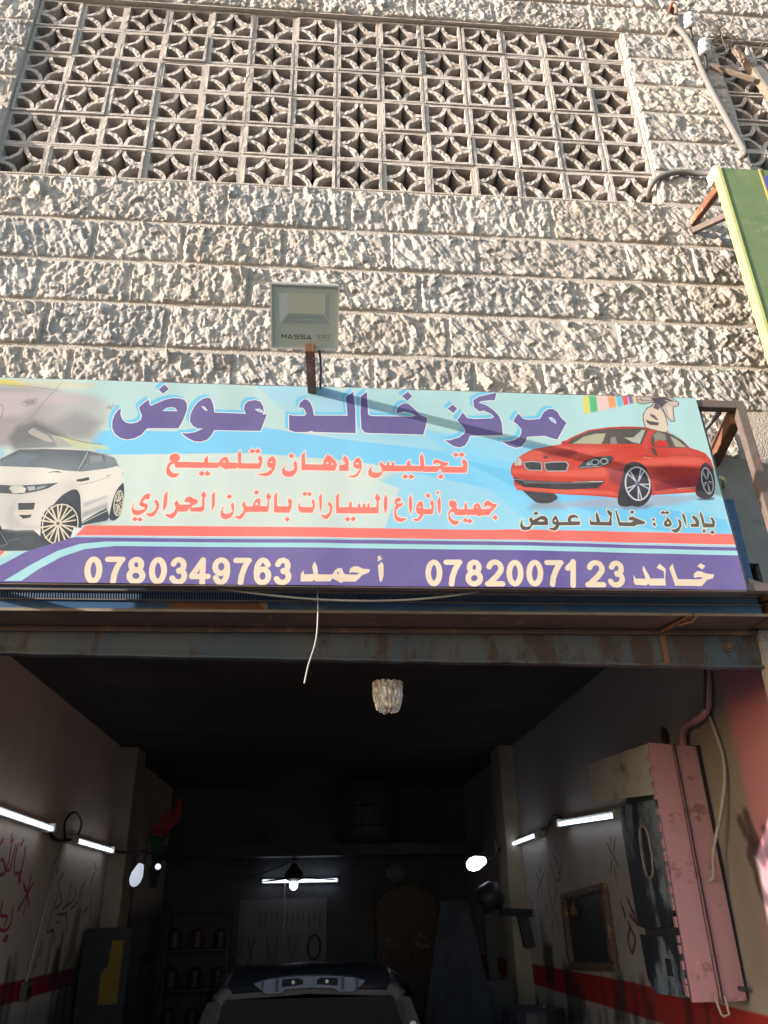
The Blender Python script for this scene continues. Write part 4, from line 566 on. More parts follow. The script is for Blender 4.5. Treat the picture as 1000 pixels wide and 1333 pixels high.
875,1727,833,1779,809],'w':7,'a':0.8,'b':2,'sm':1},{'c':(40,38,48),'l':[1917,819,1910,781],'w':7,'a':0.8,'b':2,'sm':1},{'c':(40,38,48),'l':[1759,919,1764,888],'w':7,'a':0.8,'b':2,
'sm':1},{'c':(40,38,48),'l':[1944,771,1906,712,1842,638],'w':7,'a':0.8,'b':2,'sm':1},{'c':(40,38,48),'l':[1871,717,1826,764],'w':7,'a':0.8,'b':2,'sm':1},{'c':(40,38,48),'l':[1913,
696,1938,623],'w':7,'a':0.8,'b':2,'sm':1},{'c':(40,38,48),'l':[2060,674,2043,631],'w':7,'a':0.8,'b':2,'sm':1},{'c':(40,38,48),'l':[1999,707,1992,669],'w':7,'a':0.8,'b':2,'sm':1},
{'c':(40,38,48),'l':[1732,798,1741,824],'w':7,'a':0.8,'b':2,'sm':1},{'c':(40,38,48),'l':[1173,890,1177,866],'w':7,'a':0.8,'b':2,'sm':1},{'c':(40,38,48),'l':[1210,873,1179,845],
'w':7,'a':0.8,'b':2,'sm':1},{'c':(40,38,48),'l':[1135,881,1158,852],'w':7,'a':0.8,'b':2,'sm':1},{'c':(40,38,48),'l':[1172,844,1140,809],'w':7,'a':0.8,'b':2,'sm':1},{'c':(40,38,48),
'l':[1187,828,1211,795],'w':7,'a':0.8,'b':2,'sm':1},{'c':(40,38,48),'l':[1173,810,1171,770],'w':7,'a':0.8,'b':2,'sm':1},{'c':(40,38,48),'l':[1743,657,1740,551],'w':7,'a':0.8,'b':2,
'sm':1},{'c':(40,38,48),'l':[1160,718,1140,674],'w':7,'a':0.8,'b':2,'sm':1},{'c':(40,38,48),'l':[1105,726,1087,710],'w':7,'a':0.8,'b':2,'sm':1},{'c':(120,40,60),'l':[1120,663,1095,
636,1084,621,1122,589,1142,619,1115,647],'w':10,'b':2,'sm':1},{'c':(120,40,60),'l':[1065,691,1054,660],'w':10,'b':2,'sm':1},{'c':(120,40,60),'l':[1099,683,1061,664],'w':10,'b':2,
'sm':1},{'c':(120,40,60),'l':[1145,698,1137,682],'w':10,'b':2,'sm':1},{'c':(120,40,60),'l':[1096,718,1068,683],'w':10,'b':2,'sm':1},{'c':(40,38,48),'p':[[2090,577,1964,576,1979,
439,2108,450]],'b':16,'a':0.8},{'c':(40,38,48),'p':[[1843,517,1790,525,1693,489,1609,442,1643,364,1830,343]],'b':16,'a':0.75},{'c':(40,38,48),'p':[[1282,534,1225,541,1233,410,1357,
396]],'b':20,'a':0.7},{'c':(58,34,46),'l':[371,863,360,842,347,826,334,804,312,785],'w':26,'a':0.85,'b':8,'sm':1},{'c':(58,34,46),'l':[342,873,336,850,324,824,308,802,288,798],
'w':26,'a':0.85,'b':8,'sm':1},{'c':(58,34,46),'l':[340,815,360,798,355,784,344,773,348,748,340,724,326,714],'w':26,'a':0.85,'b':8,'sm':1},{'c':(58,34,46),'l':[281,835,284,815,288,
798],'w':26,'a':0.85,'b':8,'sm':1}]
LEFT_WALL_ART=[{'c':(186,172,160),'p':[[-200,-120,4000,-120,4000,1680,-200,1680]],'b':0,'a':1.0},{'c':(205,182,156),'p':[[-200,920,3800,920,3800,1480,-200,1480]],'b':90,'a':0.55},{'c':(150,30,
60),'p':[[-200,500,3800,472,3800,520,1160,544,-200,548]],'b':2,'a':1.0},{'c':(130,134,140),'p':[[-200,-120,3800,-120,3800,440,-200,480]],'b':30,'a':0.7},{'c':(150,60,140),
'p':[[2280,480,2880,480,2880,1000,2280,1000]],'b':40,'a':0.8},{'c':(40,38,48),'p':[[1858,620,1879,608,1875,246,1846,209]],'b':16,'a':0.47},{'c':(40,38,48),'p':[[2094,529,2130,517,
2123,158,2082,121]],'b':16,'a':0.66},{'c':(40,38,48),'p':[[878,420,911,408,905,270,866,255]],'b':16,'a':0.71},{'c':(40,38,48),'p':[[1407,415,1440,403,1434,239,1395,222]],'b':16,
'a':0.73},{'c':(40,38,48),'p':[[1350,620,1395,608,1386,234,1338,196]],'b':16,'a':0.36},{'c':(40,38,48),'p':[[1536,570,1550,558,1547,319,1524,294]],'b':16,'a':0.34},{'c':(40,38,48),
'p':[[3201,368,3233,356,3227,106,3189,80]],'b':16,'a':0.57},{'c':(40,38,48),'p':[[849,468,870,456,866,252,837,230]],'b':16,'a':0.68},{'c':(40,38,48),'p':[[1009,628,1048,616,1040,
498,997,486]],'b':16,'a':0.34},{'c':(40,38,48),'p':[[3384,679,3400,667,3397,541,3372,527]],'b':16,'a':0.40},{'c':(40,38,48),'p':[[2617,430,2638,418,2633,90,2605,56]],'b':16,
'a':0.52},{'c':(40,38,48),'p':[[2997,585,3021,573,3016,333,2985,308]],'b':16,'a':0.33},{'c':(40,38,48),'p':[[3014,426,3042,414,3036,300,3002,287]],'b':16,'a':0.55},{'c':(40,38,48),
'p':[[2597,500,2623,488,2618,369,2585,356]],'b':16,'a':0.44},{'c':(40,38,48),'p':[[3006,503,3029,491,3024,270,2994,247]],'b':16,'a':0.83},{'c':(40,38,48),'p':[[2890,442,2913,430,
2909,83,2878,47]],'b':16,'a':0.59},{'c':(40,38,48),'p':[[1213,367,1245,355,1238,106,1201,79]],'b':16,'a':0.65},{'c':(40,38,48),'p':[[1162,554,1187,542,1182,383,1150,365]],'b':16,
'a':0.76},{'c':(40,38,48),'p':[[1848,461,1857,449,1855,141,1836,109]],'b':16,'a':0.43},{'c':(40,38,48),'p':[[901,517,946,505,937,150,889,113]],'b':16,'a':0.43},{'c':(40,38,48),
'p':[[1811,421,1832,409,1828,268,1799,253]],'b':16,'a':0.80},{'c':(40,38,48),'p':[[2345,618,2365,606,2361,223,2333,184]],'b':16,'a':0.81},{'c':(40,38,48),'p':[[2852,667,2879,655,
2874,390,2840,362]],'b':16,'a':0.31},{'c':(40,38,48),'p':[[1676,677,1696,665,1692,541,1664,528]],'b':16,'a':0.53},{'c':(40,38,48),'p':[[1032,557,1044,545,1042,247,1020,215]],
'b':16,'a':0.31},{'c':(40,38,48),'p':[[2107,514,2123,502,2120,251,2095,225]],'b':16,'a':0.48},{'c':(40,38,48),'p':[[3139,602,3161,590,3156,348,3127,322]],'b':16,'a':0.49},{'c':(40,
38,48),'p':[[2512,482,2550,470,2542,185,2500,155]],'b':16,'a':0.51},{'c':(40,38,48),'p':[[3263,418,3287,406,3282,156,3251,130]],'b':16,'a':0.60},{'c':(40,38,48),'p':[[2194,609,
2219,597,2214,254,2182,219]],'b':16,'a':0.77},{'c':(40,38,48),'p':[[1803,660,1825,648,1821,488,1791,471]],'b':16,'a':0.74},{'c':(40,38,48),'p':[[1939,502,1976,490,1968,285,1927,
263]],'b':16,'a':0.75},{'c':(40,38,48),'p':[[2118,600,2162,588,2154,285,2106,254]],'b':16,'a':0.82},{'c':(40,38,48),'p':[[911,414,949,402,941,64,899,29]],'b':16,'a':0.35},{'c':(40,
38,48),'p':[[2598,571,2619,559,2615,283,2586,254]],'b':16,'a':0.74},{'c':(40,38,48),'p':[[946,555,956,543,954,305,934,280]],'b':16,'a':0.77},{'c':(40,38,48),'p':[[2481,679,2489,
667,2487,504,2469,487]],'b':16,'a':0.73},{'c':(40,38,48),'p':[[3180,468,3201,456,3197,222,3168,197]],'b':16,'a':0.75},{'c':(40,38,48),'p':[[1347,580,1394,568,1384,198,1335,160]],
'b':16,'a':0.37},{'c':(40,38,48),'p':[[3361,395,3381,383,3377,217,3349,199]],'b':16,'a':0.76},{'c':(40,38,48),'p':[[2140,521,2184,509,2175,312,2128,291]],'b':16,'a':0.78},{'c':(40,
38,48),'p':[[2833,509,2866,497,2859,378,2821,364]],'b':16,'a':0.74},{'c':(40,38,48),'p':[[2355,634,2367,622,2364,250,2343,212]],'b':16,'a':0.44},{'c':(40,38,48),'p':[[1083,487,
1124,475,1116,177,1071,146]],'b':16,'a':0.35},{'c':(40,38,48),'p':[[2062,573,2098,561,2091,341,2050,317]],'b':16,'a':0.66},{'c':(40,38,48),'p':[[2822,453,2868,441,2858,209,2810,
184]],'b':16,'a':0.50},{'c':(40,38,48),'p':[[1103,362,1123,350,1119,62,1091,32]],'b':16,'a':0.48},{'c':(40,38,48),'p':[[1299,601,1344,589,1335,288,1287,257]],'b':16,'a':0.50},
{'c':(40,38,48),'p':[[2838,381,2867,369,2861,191,2826,172]],'b':16,'a':0.76},{'c':(40,38,48),'p':[[962,435,988,423,982,245,950,226]],'b':16,'a':0.47},{'c':(40,38,48),'p':[[2748,
426,2765,414,2762,61,2736,24]],'b':16,'a':0.70},{'c':(40,38,48),'p':[[2005,587,2047,575,2038,364,1993,342]],'b':16,'a':0.40},{'c':(40,38,48),'p':[[2421,490,2465,478,2456,95,2409,
56]],'b':16,'a':0.55},{'c':(40,38,48),'p':[[2327,371,2373,359,2364,246,2315,233]],'b':16,'a':0.79},{'c':(40,38,48),'p':[[873,408,901,396,896,271,861,257]],'b':16,'a':0.55},
{'c':(40,38,48),'p':[[1306,426,1334,414,1328,295,1294,282]],'b':16,'a':0.55},{'c':(40,38,48),'p':[[1311,610,1325,598,1322,365,1299,341]],'b':16,'a':0.79},{'c':(40,38,48),
'p':[[1954,425,1981,413,1975,78,1942,44]],'b':16,'a':0.45},{'c':(40,38,48),'p':[[1775,617,1808,605,1801,233,1763,195]],'b':16,'a':0.53},{'c':(40,38,48),'p':[[3244,511,3291,499,
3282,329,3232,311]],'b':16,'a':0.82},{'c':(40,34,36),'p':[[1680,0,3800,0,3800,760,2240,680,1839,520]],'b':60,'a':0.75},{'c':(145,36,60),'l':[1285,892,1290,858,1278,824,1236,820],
'w':9,'b':2,'sm':1},{'c':(145,36,60),'l':[1220,896,1215,859,1224,826],'w':9,'b':2,'sm':1},{'c':(145,36,60),'l':[1203,891,1194,849,1187,827,1155,827],'w':9,'b':2,'sm':1},{'c':(145,
36,60),'l':[1168,885,1169,848,1159,832],'w':9,'b':2,'sm':1},{'c':(145,36,60),'l':[1083,817,1121,812,1154,819,1133,846,1107,849],'w':9,'b':2,'sm':1},{'c':(145,36,60),'l':[1096,900,
1080,887],'w':9,'b':2,'sm':1},{'c':(145,36,60),'l':[1156,917,1161,897,1175,906],'w':9,'b':2,'sm':1},{'c':(145,36,60),'l':[1261,910,1242,894],'w':9,'b':2,'sm':1},{'c':(145,36,60),
'l':[1288,824,1277,795],'w':9,'b':2,'sm':1},{'c':(145,36,60),'l':[1275,811,1295,799],'w':9,'b':2,'sm':1},{'c':(145,36,60),'l':[1376,819,1376,780,1371,713],'w':9,'b':2,'sm':1},
{'c':(145,36,60),'l':[1324,796,1376,767,1409,733],'w':9,'b':2,'sm':1},{'c':(145,36,60),'l':[1410,798,1364,763,1316,725],'w':9,'b':2,'sm':1},{'c':(145,36,60),'l':[1336,788,1350,
775],'w':9,'b':2,'sm':1},{'c':(145,36,60),'l':[1267,729,1274,694,1246,676,1196,678,1157,684],'w':9,'b':2,'sm':1},{'c':(145,36,60),'l':[1177,745,1182,714,1233,710,1226,690],'w':9,
'b':2,'sm':1},{'c':(145,36,60),'l':[1249,659,1267,660,1261,649,1237,652],'w':9,'b':2,'sm':1},{'c':(70,34,58),'l':[1715,834,1674,809,1681,766,1655,733,1645,706,1627,663,1695,663,
1725,626],'w':8,'a':0.85,'b':2,'sm':1},{'c':(70,34,58),'l':[1604,902,1624,898],'w':8,'a':0.85,'b':2,'sm':1},{'c':(70,34,58),'l':[1607,880,1643,880],'w':8,'a':0.85,'b':2,'sm':1},
{'c':(70,34,58),'l':[1596,868,1636,836],'w':8,'a':0.85,'b':2,'sm':1},{'c':(70,34,58),'l':[2001,817,1962,790,1933,748,1863,728],'w':8,'a':0.85,'b':2,'sm':1},{'c':(70,34,58),
'l':[1827,808,1820,767,1798,738],'w':8,'a':0.85,'b':2,'sm':1},{'c':(70,34,58),'l':[1886,794,1886,758,1766,728],'w':8,'a':0.85,'b':2,'sm':1},{'c':(70,34,58),'l':[1697,785,1737,747,
1676,728],'w':8,'a':0.85,'b':2,'sm':1},{'c':(70,34,58),'l':[1978,780,1976,728],'w':8,'a':0.85,'b':2,'sm':1},{'c':(70,34,58),'l':[2095,733,2039,712,2075,727],'w':8,'a':0.85,'b':2,
'sm':1},{'c':(70,34,58),'l':[1713,710,1822,713],'w':8,'a':0.85,'b':2,'sm':1},{'c':(70,34,58),'l':[1815,709,1853,660],'w':8,'a':0.85,'b':2,'sm':1},{'c':(70,34,58),'l':[1717,686,
1742,690],'w':8,'a':0.85,'b':2,'sm':1},{'c':(70,34,58),'l':[2101,886,2137,865],'w':8,'a':0.85,'b':2,'sm':1},{'c':(70,34,58),'l':[2083,813,2120,853],'w':8,'a':0.85,'b':2,'sm':1},
{'c':(70,34,58),'l':[1594,635,1544,573],'w':8,'a':0.85,'b':2,'sm':1},{'c':(70,34,58),'l':[1601,609,1586,594],'w':8,'a':0.85,'b':2,'sm':1},{'c':(70,34,58),'l':[1549,564,1567,572],
'w':8,'a':0.85,'b':2,'sm':1},{'c':(70,34,58),'l':[2120,771,2158,684],'w':8,'a':0.85,'b':2,'sm':1},{'c':(40,38,48),'p':[[1760,611,1797,609,1819,539,1772,497,1719,501]],'b':16,
'a':0.8},{'c':(40,38,48),'p':[[1944,728,2008,728,1990,577,1876,535]],'b':24,'a':0.6}]

# ------------------------------------------------------------------ materials
M = {}
M['stone'] = mat('rock_faced_stone', (.43,.385,.345), (.34,.30,.275), var=.14, rough=.9, scale=3.5, bump=.004, bscale=90, spots=(.60,.55,.49), sscale=5)
M['stone_b'] = mat('rock_faced_stone_warm', (.44,.385,.335), (.35,.305,.265), var=.14, rough=.9, scale=4, bump=.004, bscale=90, spots=(.58,.53,.46), sscale=7)
M['stone_c'] = mat('rock_faced_stone_grey', (.42,.385,.36), (.33,.305,.285), var=.14, rough=.9, scale=3, bump=.004, bscale=90, spots=(.60,.56,.51), sscale=6)
M['mortar'] = mat('mortar', (.50,.44,.385), (.38,.335,.295), rough=.95, scale=45, bump=.006, bscale=100, spots=(.36,.32,.28), sscale=9)
M['block'] = mat('breeze_block_concrete', (.54,.48,.435), (.40,.35,.32), var=.2, rough=.95, scale=55, bump=.006, bscale=95, spots=(.36,.31,.275), sscale=7, detail=10)
M['plaster'] = mat('old_plaster', (.30,.28,.26), (.22,.205,.195), rough=.9, scale=4, bump=.004, bscale=50, spots=(.16,.155,.16), sscale=5)
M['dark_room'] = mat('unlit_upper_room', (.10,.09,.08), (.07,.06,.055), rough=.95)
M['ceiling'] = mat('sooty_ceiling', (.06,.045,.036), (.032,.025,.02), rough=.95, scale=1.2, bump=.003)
M['rust'] = mat('rusty_steel', (.22,.085,.035), (.11,.05,.03), rough=.8, scale=14, bump=.001, spots=(.30,.20,.14), sscale=8)
M['brown_steel'] = mat('brown_painted_steel', (.14,.105,.09), (.08,.06,.055), rough=.6, scale=12, bump=.0005, spots=(.20,.09,.05), sscale=12)
M['grey_steel'] = mat('grey_painted_steel', (.20,.19,.185), (.13,.125,.125), rough=.55, scale=8, bump=.0006, spots=(.10,.06,.045), sscale=9)
M['blue_steel'] = mat('blue_shutter_paint', (.04,.12,.26), (.035,.075,.15), rough=.45, scale=5, bump=.0004, spots=(.10,.13,.16), sscale=6, stretch=(.6,1,3))
M['slot_blue'] = mat('dusty_blue_slat', (.15,.22,.32), (.11,.17,.26), rough=.5, scale=5)
M['slot_dark'] = mat('slot_shadow', (.03,.03,.035), rough=.9)
M['rail'] = mat('worn_bottom_rail', (.08,.072,.068), (.03,.055,.09), rough=.68, scale=1.8, bump=.0015, bscale=25, spots=(.045,.026,.018), sscale=6, stretch=(1,1,.35), thr=.52)
M['rail_brown'] = mat('brown_rail', (.12,.07,.05), (.07,.045,.035), rough=.7, scale=5, bump=.001, spots=(.17,.10,.06), sscale=9)
M['edge'] = mat('bare_edge', (.28,.24,.19), (.20,.14,.10), rough=.6, scale=9)
M['conduit'] = mat('grey_conduit', (.19,.178,.165), (.15,.14,.13), rough=.65, scale=6, bump=.0004)
M['porcelain'] = mat('white_porcelain', (.72,.71,.69), (.62,.61,.58), rough=.2, scale=9)
M['dark_metal'] = mat('dark_metal', (.05,.045,.045), (.03,.028,.028), rough=.6)
M['twig'] = mat('dry_twig', (.17,.13,.10), (.10,.08,.06), rough=.9)
M['wood'] = mat('weathered_wood', (.27,.21,.16), (.18,.14,.11), rough=.9, scale=10, stretch=(8,8,1), bump=.002)
M['cable'] = mat('black_cable', (.02,.02,.022), rough=.5)
M['pale_cable'] = mat('pale_cable', (.36,.34,.30), (.28,.26,.23), rough=.6)
M['pink_wall'] = mat('pink_sprayed_plaster', (.30,.15,.175), (.24,.125,.16), rough=.8, scale=3, bump=.002, spots=(.36,.24,.27), sscale=4)
M['pink'] = mat('pink_enamel', (.43,.235,.245), (.35,.20,.225), rough=.42, scale=2, bump=.0003, spots=(.22,.12,.11), sscale=9, thr=.57)
M['grey_door'] = mat('grey_locker_paint', (.50,.48,.46), (.38,.37,.37), rough=.5, scale=2.5, bump=.0004, spots=(.12,.12,.14), sscale=2.5, thr=.6)
M['blue_door'] = mat('blue_grey_locker_paint', (.20,.24,.30), (.15,.185,.24), rough=.45, scale=3, bump=.0004, spots=(.02,.022,.035), sscale=2.2, thr=.47, stretch=(1,1,.5))
M['black_hole'] = mat('black_rubber', (.012,.012,.014), rough=.9)
M['street'] = mat('street_asphalt', (.13,.13,.135), (.09,.09,.095), rough=.95, scale=2, bump=.004)
M['floor'] = mat('oily_floor', (.08,.075,.07), (.04,.038,.036), rough=.8, scale=2)
M['back'] = mat('back_wall_paint', (.13,.13,.145), (.08,.08,.09), rough=.9, scale=1.5, spots=(.07,.06,.06), sscale=2)
M['pilaster'] = mat('tan_pilaster_plaster', (.36,.30,.22), (.26,.215,.16), rough=.9, scale=3, bump=.002)
M['tube'] = emat('fluorescent_tube', (.74,.85,1), 1.35)
M['bulb'] = emat('bulb_glow', (.82,.88,1), 2.2)
M['soft_bulb'] = emat('dim_bulb_glow', (.75,.82,.95), .26)
M['white_plastic'] = mat('white_plastic', (.55,.56,.52), (.45,.46,.42), rough=.5)
M['gilt'] = mat('gilt_frame', (.15,.085,.055), (.12,.07,.05), rough=.6, scale=18, bump=.004, bscale=35, spots=(.34,.20,.10), sscale=14)
M['picture'] = mat('dark_picture', (.045,.045,.05), (.03,.03,.035), rough=.35)
M['yellow'] = mat('yellow_panel', (.30,.18,.01), (.20,.12,.01), rough=.5)
M['machine'] = mat('dark_machine', (.035,.035,.045), (.02,.02,.028), rough=.5)
M['cloth'] = mat('dusty_blue_cloth', (.05,.055,.08), (.03,.03,.045), rough=.9, scale=5)
M['tank'] = mat('grey_tank', (.07,.07,.09), (.04,.04,.055), rough=.5, scale=3)
M['carved'] = mat('carved_red_wood', (.09,.028,.018), (.05,.018,.012), rough=.5, scale=8)
M['tool'] = mat('tool_steel', (.06,.06,.07), rough=.4)
M['board'] = mat('tool_board', (.24,.24,.25), (.18,.18,.19), rough=.8)
M['car_paint'] = mat('dark_blue_car_paint', (.02,.022,.032), (.015,.017,.025), rough=.35)
M['car_lilac'] = mat('masked_lilac_paint', (.15,.165,.235), (.11,.12,.17), rough=.5, scale=5)
M['car_primer'] = mat('primer_patched_paint', (.085,.07,.07), (.05,.044,.044), rough=.6, scale=7)
M['glass_dark'] = mat('dark_car_glass', (.004,.004,.005), rough=.3)
M['glass_dark'].node_tree.nodes['Principled BSDF'].inputs['Specular IOR Level'].default_value = .15
M['foil'] = mat('crumpled_foil', (.60,.57,.54), (.40,.31,.24), rough=.3, metal=.35, scale=45, bump=.012, bscale=70, stretch=(1,1,.4))

# ------------------------------------------------------------------ ground
W2 = 120
o = B().box((-W2, -W2, -.3), (W2, .0, 0)).build('street', M['street']); tag(o, kind='structure')
o = B().box((-2.5, .0, -.3), (2.5, 9.5, -.18)).build('garage_floor', M['floor']); tag(o, kind='structure')

# ------------------------------------------------------------------ rock faced masonry
PX, PZ = .2795, .2747            # breeze block pitch
ZB = 5.3442                      # bottom of the breeze screens
ZT = ZB + 6*PZ
RS = np.random.RandomState(11)
JX = RS.rand(512, 512); JZ = RS.rand(512, 512); HH = RS.rand(512, 512); GX = RS.randn(512, 512); GZ = RS.randn(512, 512)
def chips(x, z, cell, k, seed, tilt=.35):
    """faceted lumps: highest of the tilted cones standing in the nine nearest cells"""
    x = x/cell + seed*17.3; z = z/cell + seed*9.1; ix = np.floor(x).astype(int); iz = np.floor(z).astype(int)
    best = np.full(x.shape, -9.)
    for dx in (-1, 0, 1):
        for dz in (-1, 0, 1):
            cx, cz = (ix+dx) % 512, (iz+dz) % 512
            ex = x-(ix+dx+.1+.8*JX[cx, cz]); ez = z-(iz+dz+.1+.8*JZ[cx, cz])
            h = HH[cx, cz] - k*np.sqrt(ex*ex+ez*ez+.02) + tilt*(GX[cx, cz]*ex+GZ[cx, cz]*ez)
            best = np.maximum(best, h)
    return best
def vnoise(x, z, s, seed=0):
    x = x/s+seed*7.7; z = z/s+seed*3.1; ix = np.floor(x).astype(int); iz = np.floor(z).astype(int); fx = x-ix; fz = z-iz
    fx = fx*fx*(3-2*fx); fz = fz*fz*(3-2*fz); g = lambda a, b: HH[(ix+a) % 512, (iz+b) % 512]
    return (g(0,0)*(1-fx)+g(1,0)*fx)*(1-fz)+(g(0,1)*(1-fx)+g(1,1)*fx)*fz
GRID = .0050
def stone_mesh(x0, x1, z0, z1, seed, grid=GRID):
    nx = max(4, int((x1-x0)/grid)); nz = max(4, int((z1-z0)/grid))
    X, Z = np.meshgrid(np.linspace(x0, x1, nx+1), np.linspace(z0, z1, nz+1))
    rr = random.Random(seed); th = math.radians(rr.uniform(-30, 5) - (16 if x0 > .3 else 0)); st = rr.uniform(1.3, 2.2)
    wx = X+.018*(vnoise(X, Z, .06, 1)-.5); wz = Z+.018*(vnoise(X, Z, .05, 2)-.5)
    u = wx*math.cos(th)-wz*math.sin(th); v = (wx*math.sin(th)+wz*math.cos(th))/st
    u = u*1.0
    h = chips(u, v, .0235, 1.1, seed % 23, .6)*.0118 + chips(u+.3, v*1.2, .0120, .9, (seed*3) % 19, .6)*.0048 + chips(u, v, .05, .8, 5, .4)*.003
    h += (vnoise(X, Z, .11, 3+seed % 5)-.5)*.010 + (vnoise(X, Z, .24, 8)-.5)*.006
    ex = np.minimum(X-x0, x1-X); ez = np.minimum(Z-z0, z1-Z)
    e = np.minimum(ex, ez) + .010*(vnoise(X, Z, .02, 5)-.5)
    w = np.clip(e/.014, 0, 1); w = w*w*(3-2*w)
    flat = rr.uniform(-.004, .006)
    H = .024 + (h+.009+flat)*w
    Y = -H
    edge = (ex <= 1e-6) | (ez <= 1e-6); Y = np.where(edge, .008, Y)
    me = bpy.data.meshes.new('stone'); n = (nx+1)*(nz+1)
    me.vertices.add(n); me.vertices.foreach_set('co', np.stack([X.ravel(), Y.ravel(), Z.ravel()], 1).astype(np.float32).ravel())
    I = np.arange(n).reshape(nz+1, nx+1)
    q = np.stack([I[:-1, :-1], I[:-1, 1:], I[1:, 1:], I[1:, :-1]], -1).reshape(-1, 4)
    me.loops.add(q.size); me.loops.foreach_set('vertex_index', q.ravel().astype(np.int32))
    me.polygons.add(len(q)); me.polygons.foreach_set('loop_start', (np.arange(len(q))*4).astype(np.int32))
    me.polygons.foreach_set('loop_total', np.full(len(q), 4, np.int32)); me.update(calc_edges=True)
    return me
wall = thing('facade_wall', 'rough rock faced pale stone wall in courses above the shop sign and around the pierced screens', 'wall', (0, .2, 3.3))
def wpart(o): o.matrix_parent_inverse = wall.matrix_world.inverted(); return o
wall_inv = Matrix.Translation((0, -.2, -3.3))
def adopt(o, inv):
    o.matrix_parent_inverse = inv; return o
# backing masonry with openings for the two screens
bk = B(); MY = -.031
XL, XR = -3.6, 3.95; S1 = 7*PX; S2A, S2B = 2.612, 2.612+4*PX
for a, b in (((XL, 3.06), (XR, ZB)), ((XL, ZT), (XR, 8.2)), ((XL, ZB), (-S1, ZT)), ((S1, ZB), (S2A, ZT)), ((S2B, ZB), (XR, ZT))):
    bk.box((a[0], MY if a[1] > 3 else .0, a[1]), (b[0], .22, b[1]))
adopt(bk.build('mortar_backing', M['mortar'], wall), wall_inv)
jb = B().box((XL, .0, 0), (-1.52, .25, 3.058)).box((2.085, .0, 0), (XR, .25, 3.058))
adopt(jb.build('plastered_pier', M['plaster'], wall), wall_inv)
adopt(B().box((2.065, .0, 0), (2.084, .249, 2.70)).build('pink_reveal', M['pink_wall'], wall), wall_inv)
sid = [0]
def stone(x0, x1, z0, z1):
    sid[0] += 1
    x0 = max(x0, XL); x1 = min(x1, XR)
    if x1-x0 < .05: return
    g = .0075; gx = .0035
    far = (x1 < -2.3 or x0 > 3.2 or z1 < 3.6 or z0 > 7.62)
    me = stone_mesh(x0+gx, x1-gx, z0+g, z1-g, sid[0], GRID*2.4 if far else GRID)
    o = link('stone', me, [M['stone'], M['stone_b'], M['stone'], M['stone_c']][(sid[0]*7) % 4], wall)
    adopt(o, wall_inv)
rg = random.Random(5)
CH = [5.3442, 5.0, 4.709, 4.42, 4.132, 3.845, 3.56, 3.27]
joints = [[-3.0,-2.35,-1.62,-.62,.08,1.26,1.95,2.7,3.4], [-2.9,-2.1,-1.3,-.83,-.28,.30,.80,1.66,2.05,2.7,3.3], [-3.1,-2.3,-1.55,-1.08,-.45,.46,1.32,1.97,2.6,3.3],
          [-2.8,-2.1,-1.46,-.86,-.15,.60,1.52,2.05,2.75,3.4], [-3.0,-2.4,-1.3,-.5,.2,.72,1.08,1.85,2.4,3.1], [-2.9,-2.2,-1.4,-.6,.1,.8,1.5,2.05,2.9], [-2.7,-2.0,-1.2,-.4,.3,1.,1.7,2.3,3.1]]
for k in range(len(CH)-1):
    J = [XL]+joints[k]+[XR]
    for a, b in zip(J[:-1], J[1:]):
        if k >= 6 and b > 2.1 or k == 6 and (a < -1.9): continue
        if k == 5 and a >= 2.05: continue
        stone(a, b, CH[k+1], CH[k] - (.012 if k == 0 else 0))
for r in range(6):                     # beside and between the screens
    z0, z1 = ZB+r*PZ, ZB+(r+1)*PZ
    J = sorted([XL, -S1] + [-2.75+rg.uniform(-.25, .25)])
    for a, b in zip(J[:-1], J[1:]): stone(a, b, z0, z1)
    J = [S1, S2A]
    for a, b in zip(J[:-1], J[1:]): stone(a, b, z0, z1)
z = ZT
for k in range(4):
    x = XL+rg.uniform(0, .4); J = [XL]
    while x < XR-.4: J.append(x); x += rg.uniform(.45, .85)
    J.append(XR)
    for a, b in zip(J[:-1], J[1:]): stone(a, b, z, z+.285)
    z += .285
# smooth grey plaster patch low on the right, beside the sign
pp = B().box((1.80, -.034, 3.0), (XR, -.0195, 3.57)).box((2.0, -.034, 2.76), (XR, -.001, 2.999))
adopt(pp.build('plaster_patch', M['plaster'], wall), wall_inv)

# upper floor behind the screens, garage shell
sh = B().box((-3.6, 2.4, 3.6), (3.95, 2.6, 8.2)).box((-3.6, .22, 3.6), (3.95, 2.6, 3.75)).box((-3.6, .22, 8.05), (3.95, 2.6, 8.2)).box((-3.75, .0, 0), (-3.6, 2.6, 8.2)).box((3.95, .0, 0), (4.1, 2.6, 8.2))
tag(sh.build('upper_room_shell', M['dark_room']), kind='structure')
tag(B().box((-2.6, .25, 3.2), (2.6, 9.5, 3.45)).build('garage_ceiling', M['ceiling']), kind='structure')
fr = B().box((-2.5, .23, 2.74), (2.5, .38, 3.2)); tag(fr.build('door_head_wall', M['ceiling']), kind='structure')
lg = B()
for a, b in ((-S1-.01, S1+.01), (S2A-.01, S2B+.01)): lg.box((a, -.034, ZB-.012), (b, -.0, ZB-.001))
adopt(lg.build('mortar_ledge', M['mortar'], wall), wall_inv)
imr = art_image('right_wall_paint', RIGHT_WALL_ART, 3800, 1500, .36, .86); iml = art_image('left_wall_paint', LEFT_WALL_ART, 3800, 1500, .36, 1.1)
mr_ = art_mat('painted_right_wall', imr, .75, .25, .002, 45, (.16,.15,.15), 3); ml_ = art_mat('painted_left_wall', iml, .8, .3, .002, 45, (.14,.125,.11), 3)
